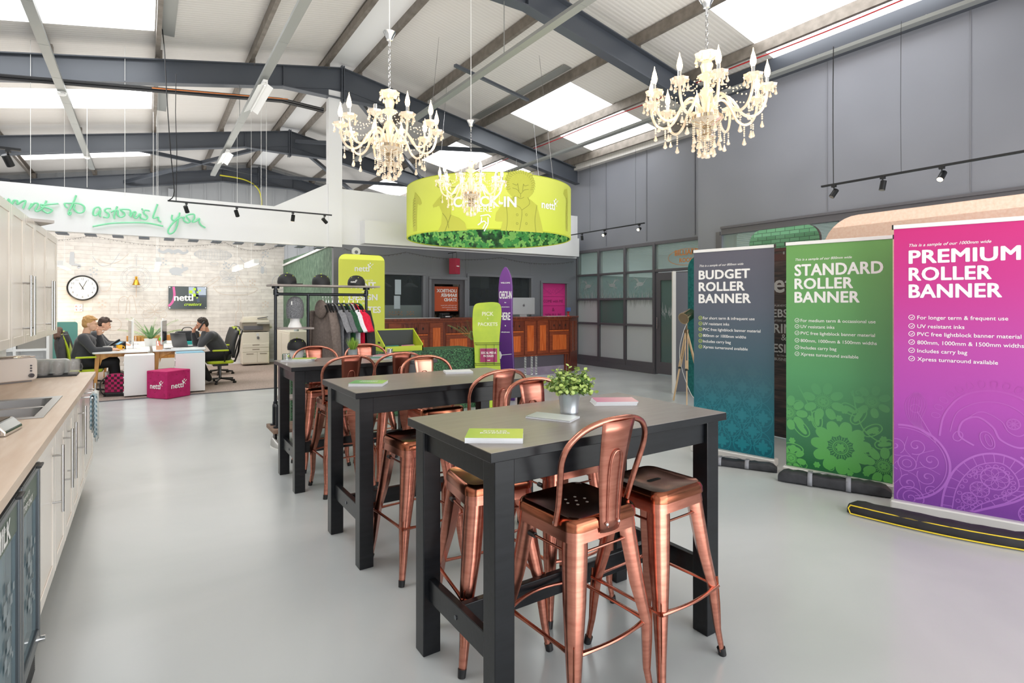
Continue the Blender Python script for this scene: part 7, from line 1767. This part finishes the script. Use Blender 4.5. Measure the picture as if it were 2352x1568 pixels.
t = thing('laptop_bag', 'black bag on a teal case at the far side of the right desk', 'bag', (.72, 12.7, .733), .2); MB().prism(rrect(.42, .20, .06, 5, -.21, .07), (0, 0, 0), X_, Z_, -.14).build('bag_body', nyl, t, bevel=.02); MB().bb(-.2, .22, -.06, .12, 0, .07).build('teal_case', M('case_teal', '#26a8a4', .6), t, bevel=.015); MB().tube(smooth_path([(-.1, .06, .26), (-.06, .05, .33), (.06, .05, .33), (.1, .06, .26)], 4), .008, 6).build('carry_handle', _M['black_plastic'], t)
t = thing('desk_phone', 'black desk phone with a lit display, tilted up on the left desk', 'phone', (-.42, 12.1, .733), -PI/2+.5); b = MB(); b.prism([(0, 0), (.20, 0), (.20, .03), (.02, .13), (0, .12)], (.1, -.1, 0), Y_, Z_, .20) if False else b.prism([(-.1, 0), (.1, 0), (.1, .14), (-.1, .02)], (-.1, 0, 0), Y_, Z_, .22); b.build('phone_base', _M['black_plastic'], t, bevel=.006)
MB().add([(-.02, -.01, .083), (.09, -.01, .083), (.09, .07, .130), (-.02, .07, .130)], [(0, 1, 2, 3)]).build('phone_display', M('lcd_blue', '#7fb3cf', .3, emit=.3), t); MB().tube([(-.07, -.09, .05), (-.07, 0, .11), (-.07, .09, .16)], .02, 8).build('handset', _M['black_plastic'], t)
t = thing('coffee_mug', 'yellow mug on the left desk', 'mug', (-.36, 11.62, .733)); MB().lathe([(.036, 0), (.042, .02), (.044, .10), (.040, .10), (.037, .01), (0, .01)], seg=24).build('mug_body', M('mug_yellow', '#f0b31a', .3), t); MB().tube(smooth_path([(.043, 0, .08), (.068, 0, .075), (.070, 0, .04), (.042, 0, .03)], 4), .006, 8).build('mug_handle', _M['mug_yellow'], t)
t = thing('snack_tub', 'white and peach tub on the left desk beside the yellow mug', 'tub', (-.52, 11.70, .733), .2); MB().lathe([(.055, 0), (.068, .03)], seg=24).build('tub_base', M('peach_band', '#eab896', .5), t); MB().lathe([(.068, .03), (.075, .08), (.07, .08), (.06, .03), (0, .03)], seg=24).build('tub_bowl', _M['white_plastic'], t)
t = thing('keyboard', 'flat keyboard on the left desk', 'keyboard', (-.50, 11.95, .733), -PI/2); b = MB(); b.bb(-.2, .2, -.06, .06, 0, .008); b.build('keyboard_plate', M('kb_grey', '#c8c9ca', .4), t); c = MB()
for i in range(14):
    for j in range(4): c.bb(-.19+.027*i, -.168+.027*i, -.052+.027*j, -.03+.027*j, .008, .011)
o = c.build('keys', _M['white_plastic'], t); o['kind'] = 'stuff'
t = thing('computer_mouse', 'small mouse under the hand of the fair haired man', 'mouse', (-.335, 11.60, .733), 0); MB().sph((0, 0, .004), .03, 12, 8, (.9, 1.3, .55)).build('mouse_shell', _M['white_plastic'], t)
def pen_pot(label, x, y, col):
    t = thing('pen_pot', label, 'pen pot', (x, y, .733)); MB().bb(-.05, .05, -.04, .04, 0, .07).build('pot', col, t); b = MB(); rnd = random.Random(5)
    for i in range(7): p = Vector((rnd.uniform(-.035, .035), rnd.uniform(-.03, .03), .02)); b.cyl(p, p+Vector((rnd.uniform(-.03, .03), rnd.uniform(-.02, .02), .14)), .004, seg=6)
    b.build('pens', M('pen_orange', '#e8622c', .5), t)
pen_pot('peach pen pot with orange pens between the two desks', .22, 11.55, M('pot_peach', '#e6b08c', .5)); 
t = thing('paper_stack', 'papers and a dark phone at the near edge of the right desk', 'papers', (.42, 11.5, .733), .2); MB().bb(-.15, .12, -.07, .08, 0, .012).build('sheets', _M['page_white'], t); MB().bb(-.12, -.04, -.05, .06, .012, .02).build('dark_phone', _M['black_plastic'], t)
t = thing('paper_stack', 'papers spread on the right desk before the man on the phone', 'papers', (.68, 11.65, .733), -.3); MB().bb(-.12, .12, -.09, .09, 0, .008).build('sheets', M('sheet_pale', '#dfe6e4', .6), t)
# plants between the desks
palm('palm_plant', 'feathery palm plant rising between the desks', (.10, 14.75, 0), 13, .95, M('palm_light', '#8fb06a', .5), .7, .16, .7, .9, 4, .7)
t = thing('potted_agave', 'spiky agave plant between the monitors', 'plant', (.10, 12.7, .733)); MB().lathe([(.09, 0), (.11, .14), (.1, .14), (0, .13)], seg=20).build('pot', _M['white_plastic'], t); b = MB(); rnd = random.Random(8)
for i in range(15): a = rnd.uniform(0, 2*PI); e = rnd.uniform(.5, 1.35); leaf(b, Vector((0, 0, .12)), Vector((cos(a)*cos(e), sin(a)*cos(e), sin(e))), Z_, rnd.uniform(.28, .42), .06, .12, 5)
b.build('agave_leaves', noisy('agave_green', '#4f7a4a', '#86ad6c', 6, .45), t)
t = thing('toy_plant', 'small bright green ball plant by the pen pot', 'plant', (.26, 11.85, .733)); MB().sph((0, 0, .16), .05, 10, 8).build('green_ball', M('bright_green', '#6ec22e', .6), t); MB().cyl((0, 0, 0), (0, 0, .12), .03).build('pot', _M['white_plastic'], t)
# radiator of timber slats under the desks, bag, waste bin
t = thing('radiator_cover', 'timber slatted radiator cover behind the desks', 'radiator cover', (.4, 15.6, 0)); b = MB(); b.bb(-.75, .75, .0, .04, .25, .80); b.build('cover_back', _M['ash_wood'], t); b = MB()
for k in range(22): b.bb(-.73+.067*k, -.69+.067*k, -.03, 0, .28, .78)
b.build('slats', _M['ash_wood'], t); MB().bb(-.78, .78, -.05, .06, 0, .25).build('heater_base', _M['white_satin'], t)
t = thing('backpack', 'black and pink checked backpack on the carpet by the left desk', 'backpack', (-.42, 11.22, 0), -.3); b = MB(); b.prism(rrect(.28, .38, .09, 6, -.14, 0), (0, 0, 0), X_, Z_, -.16); pl = checks('plaid_pink', '#c02464', '#2c1a22'); pl.node_tree.nodes['Checker Texture'].inputs['Scale'].default_value = 24; b.build('bag_body', pl, t, bevel=.03, seg=3)
MB().tube(smooth_path([(-.1, -.01, .34), (-.17, -.06, .25), (-.16, -.06, .1), (-.12, -.01, .03)], 4), .018, 8, flat=.5).build('shoulder_strap', _M['black_plastic'], t); MB().bb(-.15, .15, -.02, .17, 0, .08).build('base_panel', _M['black_plastic'], t, bevel=.02)
t = thing('waste_bin', 'grey waste bin with a white liner under the left desk', 'bin', (-.45, 12.35, 0)); MB().lathe([(.11, 0), (.14, .30), (.135, .30), (.105, .01), (0, .01)], seg=24).build('bin_body', M('bin_mid', '#9c9a98', .5), t); MB().lathe([(.142, .22), (.145, .31), (.13, .31), (.11, .2)], seg=24, wave=.05).build('liner', M('liner', '#e3e3e1', .4), t)
t = thing('teal_board', 'teal rounded screen standing behind the fair haired man', 'screen', (-1.75, 14.2, 0)); MB().prism(rrect(.62, 1.18, .05, 5, 0, 0), (0, 0, 0), X_, Z_, -.03).build('board_face', M('teal_board', '#5f9a92', .6), t)
t = thing('desk_lamp', 'small warm table lamp glowing by the brick mural', 'lamp', (-1.62, 15.2, 0)); MB().bb(-.18, .18, -.15, .15, 0, .85).build('side_cabinet', _M['white_satin'], t); MB().lathe([(.05, .85), (.02, .87), (.015, 1.0)], seg=16).build('lamp_base', _M['ash_wood'], t); MB().lathe([(.10, .98), (.07, 1.16)], seg=24).build('lamp_shade', M('warm_shade', '#ffdca8', .7, emit=2.2, ecol='#ffd09a'), t)
l = bpy.data.lights.new('table_lamp', 'POINT'); l.energy = 14; l.color = (1, .75, .45); l.shadow_soft_size = .1; o = bpy.data.objects.new('table_lamp', l); C.objects.link(o); o.location = (-1.62, 15.2, 1.32)
# photocopier
A = at(546, 835, Z=0); t = thing('photocopier', 'cream office photocopier standing against the brick mural', 'photocopier', (2.0, 15.0, 0), -.05); cm = M('copier_cream', '#dcd5c6', .4); W = .62
MB().bb(0, W, 0, .58, .05, .84).build('copier_body', cm, t, bevel=.012); MB().bb(0, W, .0, .58, 1.08, 1.14).build('scanner_bed', cm, t, bevel=.01); MB().bb(-.01, W+.01, .02, .58, .86, 1.08).build('output_bay', M('copier_taupe', '#8d8376', .4), t, bevel=.008)
MB().bb(.03, W-.15, -.005, .1, .90, 1.0).build('tray_recess', _M['dark_trim'], t); MB().bb(.33, W, -.07, .04, 1.04, 1.08).build('control_panel', M('copier_grey', '#a9a59c', .3), t, bevel=.004)
b = MB(); b.prism([(.02, 1.14), (W-.02, 1.14), (W-.06, 1.24), (.05, 1.22)], (0, .5, 0), X_, Z_, .42); b.build('document_feeder', cm, t, bevel=.01); MB().prism([(.35, 1.19), (W-.03, 1.23), (W-.03, 1.215), (.35, 1.17)], (0, .06, 0), X_, Z_, .05).build('paper_guide', _M['dark_trim'], t)
for i, (x0, x1, z0, z1) in enumerate(((.01, W-.01, .46, .56), (.01, W-.01, .35, .45), (.01, .34, .08, .34), (.35, W-.01, .08, .34))):
    o = MB().bb(x0, x1, -.012, 0, z0, z1).build('paper_drawer', cm, t, bevel=.005); MB().bb((x0+x1)/2-.08, (x0+x1)/2+.08, -.016, -.01, z1-.045, z1-.025).build('drawer_grip', _M['copier_taupe'], o)
b = MB(); b.add([(.36+.03*cos(a), -.0135, .70+.035*sin(a)) for a in [2*PI*i/18 for i in range(18)]], [tuple(range(18))]); b.build('fruit_sticker', _M['dark_trim'], t); b = MB(); b.cyl((.35, -.004, .78), (.35, 0, .78), .035); b.build('round_sticker', _M['silver_alu'], t); MB().cyl((W, .15, .98), (W+.07, .15, .98), .05).build('toner_cap', cm, t)
t = thing('cool_bag', 'lime green square bag on the carpet beside the photocopier', 'bag', (2.72, 14.75, 0), -.1); MB().bb(0, .3, 0, .28, .012, .42).build('bag_body', M('lime_bag', '#a9c81f', .5), t, bevel=.03, seg=3); MB().bb(-.005, .305, -.005, .285, .36, .385).build('lid_piping', M('lime_dark', '#8cab14', .5), t); b = MB(); text(b, 'nettl', (.05, -.003, .15), X_, Z_, width=.2, bold=.03); b.build('lettering', _M['ink_white'], t)
# filing cabinets and a potted grass behind the rack
t = thing('side_cabinet', 'cream cabinet along the forest print behind the clothes rack', 'cabinet', (2.55, 12.3, 0)); MB().bb(0, .5, 0, 1.6, 0, .95).build('carcass', cm, t, bevel=.008); MB().bb(-.01, 0, .02, .78, .05, .9).build('door', cm, t); MB().bb(-.01, 0, .82, 1.58, .05, .9).build('door', cm, t)
grass_pot('small white pot of grass on the cream cabinet behind the rack', 2.75, 12.6, .95, .06, .12, .16)
# wall things on the mural
def clock():
    c = at(190, 661, Y=15.7); t = thing('wall_clock', 'round white wall clock with a black rim', 'clock', (c.x, 15.7, c.z)); R = .27
    b = MB(); v = []; 
    b.cyl((0, -.02, 0), (0, 0, 0), R, seg=48); b.build('clock_face', _M['white_plastic'], t)
    MB().tube([(R*cos(a), -.02, R*sin(a)) for a in [2*PI*i/48 for i in range(48)]], .017, 8, closed=True).build('rim', _M['black_plastic'], t)
    b = MB()
    for k in range(1, 13): a = PI/2-k*PI/6; text(b, str(k), (.20*cos(a), -.0215, .20*sin(a)-.022), X_, Z_, size=.062, align='c')
    b.build('numerals', M('numeral_blue', '#4a5568', .6), t)
    for nm, a, L, w_ in (('hour_hand', math.radians(118), .13, .012), ('minute_hand', math.radians(66), .18, .009)):
        b = MB(); d = Vector((cos(a), 0, sin(a))); b.bar(d*-.04+Vector((0, -.024, 0)), d*L+Vector((0, -.024, 0)), w_, .003, up=(0, 1, 0)); b.build(nm, _M['pure_black'], t)
clock()
c = at(313, 645, Y=15.7); t = thing('brass_bell', 'small brass ship bell on the brick mural', 'bell', (c.x, 15.6, c.z-.1)); MB().lathe([(.085, 0), (.07, .02), (.05, .08), (.04, .12), (.015, .135), (0, .136)], seg=24).build('bell_cup', M('brass', '#c8953a', .25, 1), t); b = MB(); b.tube(smooth_path([(0, 0, .13), (.0, 0, .19), (0, .05, .2), (0, .1, .18)], 4), .01, 6); b.box((0, .095, .16), (.05, .01, .09)); b.build('bracket', _M['brass'], t); MB().tube([(0, 0, .02), (0, 0, -.28)], .005, 6).build('bell_rope', M('rope', '#d8b49a', .8), t)
A = at(387, 657, Y=15.66); Bp = at(475, 709, Y=15.66); W = Bp.x-A.x; Hh = A.z-Bp.z
t = thing('wall_sign', 'dark glossy wall sign reading nettl creators', 'sign', (A.x, 15.7, Bp.z)); MB().bb(0, W, -.03, -.01, 0, Hh).build('sign_panel', M('sign_dark', '#22302f', .15), t)
g = lambda x, z: Vector((x*W, -.0325, z*Hh)); b = MB(); b.add([g(.42, 0.02), g(.98, .02), g(.98, .98), g(.50, .98), g(.50, .6), g(.42, .4)], [tuple(range(6))]) if False else b.add([g(.52, .62), g(.98, .62), g(.98, .98), g(.52, .98)], [(0, 1, 2, 3)]); b.build('photo_patch', M('sign_blue', '#a9b7c9', .2), t)
b = MB(); ribbon(b, smooth_path([g(.13, .98).xz, g(.15, .6).xz, g(.10, .3).xz, g(.0, .12).xz], 5), .05, lambda x, z: Vector((x, -.033, z))); b.build('pink_swoosh', M('sign_pink', '#d85fa0', .3), t)
b = MB(); ribbon(b, [g(.70, .98).xz, g(.78, .3).xz], .06, lambda x, z: Vector((x, -.0335, z))); ribbon(b, [g(.55, .62).xz, g(.98, .55).xz], .03, lambda x, z: Vector((x, -.0335, z))); b.build('dark_bars', M('sign_bar', '#3c4b63', .3), t)
b = MB(); text(b, 'nettl', g(.14, .36)+Vector((0, -.003, 0)), X_, Z_, width=W*.5, bold=.03); b.build('lettering', _M['ink_white'], t)
b = MB(); text(b, 'creators', g(.40, .14)+Vector((0, -.003, 0)), X_, Z_, width=W*.46, shear=.4, bold=.02); logo_squares(b, g(.66, .62)+Vector((0, -.003, 0)), X_, Z_, W*.09); b.build('lime_lettering', M('lime_ink', '#bfe02c', .4), t)
b = MB()
for x in (.03, .97):
    for z in (.05, .95): b.cyl(g(x, z)+Vector((0, -.004, 0)), g(x, z)+Vector((0, .02, 0)), .012)
b.build('stand_off', _M['chrome'], t)
c = at(180, 707, Y=15.69); t = thing('small_notice', 'small white notice with red characters below the clock', 'notice', (c.x, 15.7, c.z)); MB().bb(-.07, .07, -.004, 0, -.08, .08).build('paper', _M['page_white'], t); b = MB(); rnd = random.Random(1)
for i in range(2):
    for j in range(2):
        cx, cz = -.035+.07*i, -.035+.07*j
        for k in range(4): ribbon(b, [(cx+rnd.uniform(-.022, .022), cz+rnd.uniform(-.025, .025)), (cx+rnd.uniform(-.022, .022), cz+rnd.uniform(-.025, .025))], .006, lambda x, z: Vector((x, -.005, z)))
b.build('red_marks', M('red_ink', '#d0452c', .6), t)
# faint drawings printed on the brick mural
b = MB(); b2 = MB(); G = lambda cx, cz: (lambda x, z: Vector((cx+x, 15.716, cz+z)))
def wp(px, py): p = at(px, py, Y=15.7); return p.x, p.z
for sx in (-1, 1):
    g = G(*wp(398, 580)); pts = smooth_path([(0, 0), (sx*.1, .05), (sx*.2, 0), (sx*.30, .04), (sx*.27, .09)], 5); ribbon(b2, pts, lambda t_: .09*(1-t_)**.7+.01, g)
def outl(mb, g, P, w_=.012, closed=False): ribbon(mb, smooth_path(P, 5), w_, g, closed)
def butterfly(px, py, s, mb):
    g = G(*wp(px, py))
    for sx in (-1, 1):
        for (a, L, W_) in ((.7, .34, .2), (-.4, .24, .16)):
            a_ = a if sx > 0 else PI-a; petal(mb, 0, 0, a_, L*s, W_*s, g, False, .008)
            for k in range(4): aa = a_-.3+.2*k; ribbon(mb, [(0, 0), (L*s*.85*cos(aa), L*s*.85*sin(aa))], .005, g)
butterfly(528, 640, .8, b2); butterfly(355, 715, 1.1, b)
g = G(*wp(313, 640))
for r in (.30, .27, .2): ring(b2, 0, 0, r, .006, g, 40)
for k in range(12): a = k*PI/6; ribbon(b2, [(.06*cos(a), .06*sin(a)), (.27*cos(a), .27*sin(a))], .004, g)
ribbon(b2, [(0, .3), (0, .52)], .01, g); petal(b2, 0, .45, PI/2, .12, .06, g, False, .006)
g = G(*wp(490, 585))
for k in range(5): ribbon(b2, arc(0, 0, .42, .14-.03*k, n=30), .006, g)
for k in range(6): ribbon(b2, arc(-.3+.12*k, 0, .03, .12, n=16), .005, g)
ribbon(b2, arc(.02, -.22, .09, .04), .008, g)
g = G(*wp(405, 622)); b2.add([g(.15*cos(a), .09*sin(a)) for a in [2*PI*i/18 for i in range(18)]], [tuple(range(18))]); petal(b2, .12, .03, .4, .14, .09, g); petal(b2, .14, .08, 1.7, .10, .04, g); ribbon(b2, [(-.1, -.08), (.12, -.1)], .03, g)
g = G(*wp(165, 607)); b2.add([g(-.05, 0), g(.05, 0), g(.04, .28), g(-.03, .28)], [(0, 1, 2, 3)]); ribbon(b2, smooth_path([(-.12, -.06), (.0, 0), (.14, -.02), (.1, -.08)], 4), .05, g)
g = G(*wp(603, 620)); b2.add([g(.045*cos(a), .10*sin(a)) for a in [2*PI*i/14 for i in range(14)]], [tuple(range(14))])
for sx in (-1, 1):
    for z in (-.08, -.02, .05): ribbon(b2, [(0, z), (sx*.08, z+.03), (sx*.11, z-.04)], .008, g)
    ribbon(b2, smooth_path([(sx*.02, .09), (sx*.08, .16), (sx*.04, .22)], 4), .012, g)
def outline_set(mb, items):
    for px, py, P in items: outl(mb, G(*wp(px, py)), P)
outline_set(b, [(540, 668, [(-.5, .1), (-.3, -.08), (.3, -.08), (.5, .1), (-.5, .1)]), (545, 660, [(0, -.05), (0, .3), (.2, .0)]), (260, 600, [(-.3, .05), (-.1, -.05), (.1, 0), (.3, .2)]), (240, 655, [(-.12, .08), (.12, .08), (.06, -.12), (-.06, -.12), (-.12, .08)]), (285, 700, [(-.1, -.2), (-.1, .1), (0, .2), (.1, .1), (.1, -.2)]), (300, 700, [(-.1, -.2), (-.05, .15), (.05, .2), (.12, -.2)]), (262, 745, [(.14*cos(k*PI/6), .14*sin(k*PI/6)) for k in range(13)]), (550, 720, [(-.08, -.3), (-.08, 0), (-.03, .1), (-.03, .35), (.03, .35), (.03, .1), (.08, 0), (.08, -.3)]), (480, 655, [(-.3, -.15), (.15, .2), (.2, .14), (-.25, -.2)]), (440, 745, [(-.25, 0), (-.1, .08), (.2, .05), (.25, -.02), (-.25, 0)])])
outline_set(b2, [(250, 605, [(-.3, .15), (-.15, -.05), (.05, .0), (.2, .25)]), (575, 600, [(-.25, .1), (-.1, -.05), (.1, .05), (.25, -.05), (.3, .15)]), (640, 650, [(.16*cos(k*PI/6), .2*sin(k*PI/6)) for k in range(13)]), (525, 608, [(-.1, .1), (.0, -.1), (.12, .05), (.3, -.1)])])
for px, py, mb in ((215, 625, b2), (610, 585, b2), (610, 700, b), (235, 700, b), (580, 650, b), (375, 603, b2), (520, 612, b2)):
    g = G(*wp(px, py))
    for x, z in ((0, 0), (-.06, .05), (.06, .05), (0, .09), (-.05, -.05), (.05, -.04)): mb.add([g(x-.018, z-.018), g(x+.018, z-.018), g(x+.018, z+.018), g(x-.018, z+.018)], [(0, 1, 2, 3)])
b.layer((0, -1, 0)); b2.layer((0, -1, 0))
t = thing('mural_drawings', 'faint printed drawings over the brick mural: moustache, butterflies, compass, airship', 'mural', (0, 0, 0)); b.build('warm_drawings', _M['mural_ink'], t); b2.build('blue_grey_drawings', _M['mural_ink_blue'], t)
# LED pendants over the desks
def led(label, px, py, Y, L, rz):
    p = at(px, py, Y=Y); t = thing('led_pendant', label, 'pendant light', p, rz, 'white linear pendants over the desks'); MB().box((0, 0, .03), (L, .09, .09)).build('housing', _M['white_plastic'], t); MB().box((0, 0, -.018), (L-.01, .08, .006)).build('diffuser', M('led_lit', '#ffffff', .4, emit=5, ecol='#fff8ee'), t); MB().cyl((0, 0, .07), (0, 0, zroof(p.x)-.03-p.z), .003, seg=5).build('wire', _M['white_plastic'], t)
led('right hand white pendant hanging highest over the desks', 577, 608, 12.5, 1.3, PI/2); led('white pendant just behind the highest one', 545, 618, 14.3, 1.2, PI/2); led('small white pendant seen end on in the middle', 363, 604, 12.5, 1.0, PI/2); led('small white pendant lowest in the middle', 360, 618, 14.2, 1.0, PI/2); led('white pendant at the left above the clock', 148, 613, 13.0, 1.3, PI/2)
area('office_down_fill', (.3, 13.4, 3.3), 5, 3.4, 110, (0, 0, 0), (1, .97, .93))  # added office fill, hidden behind the fascia; no fitting is built here
# floor bounce onto the roof is imitated by the added upward fills
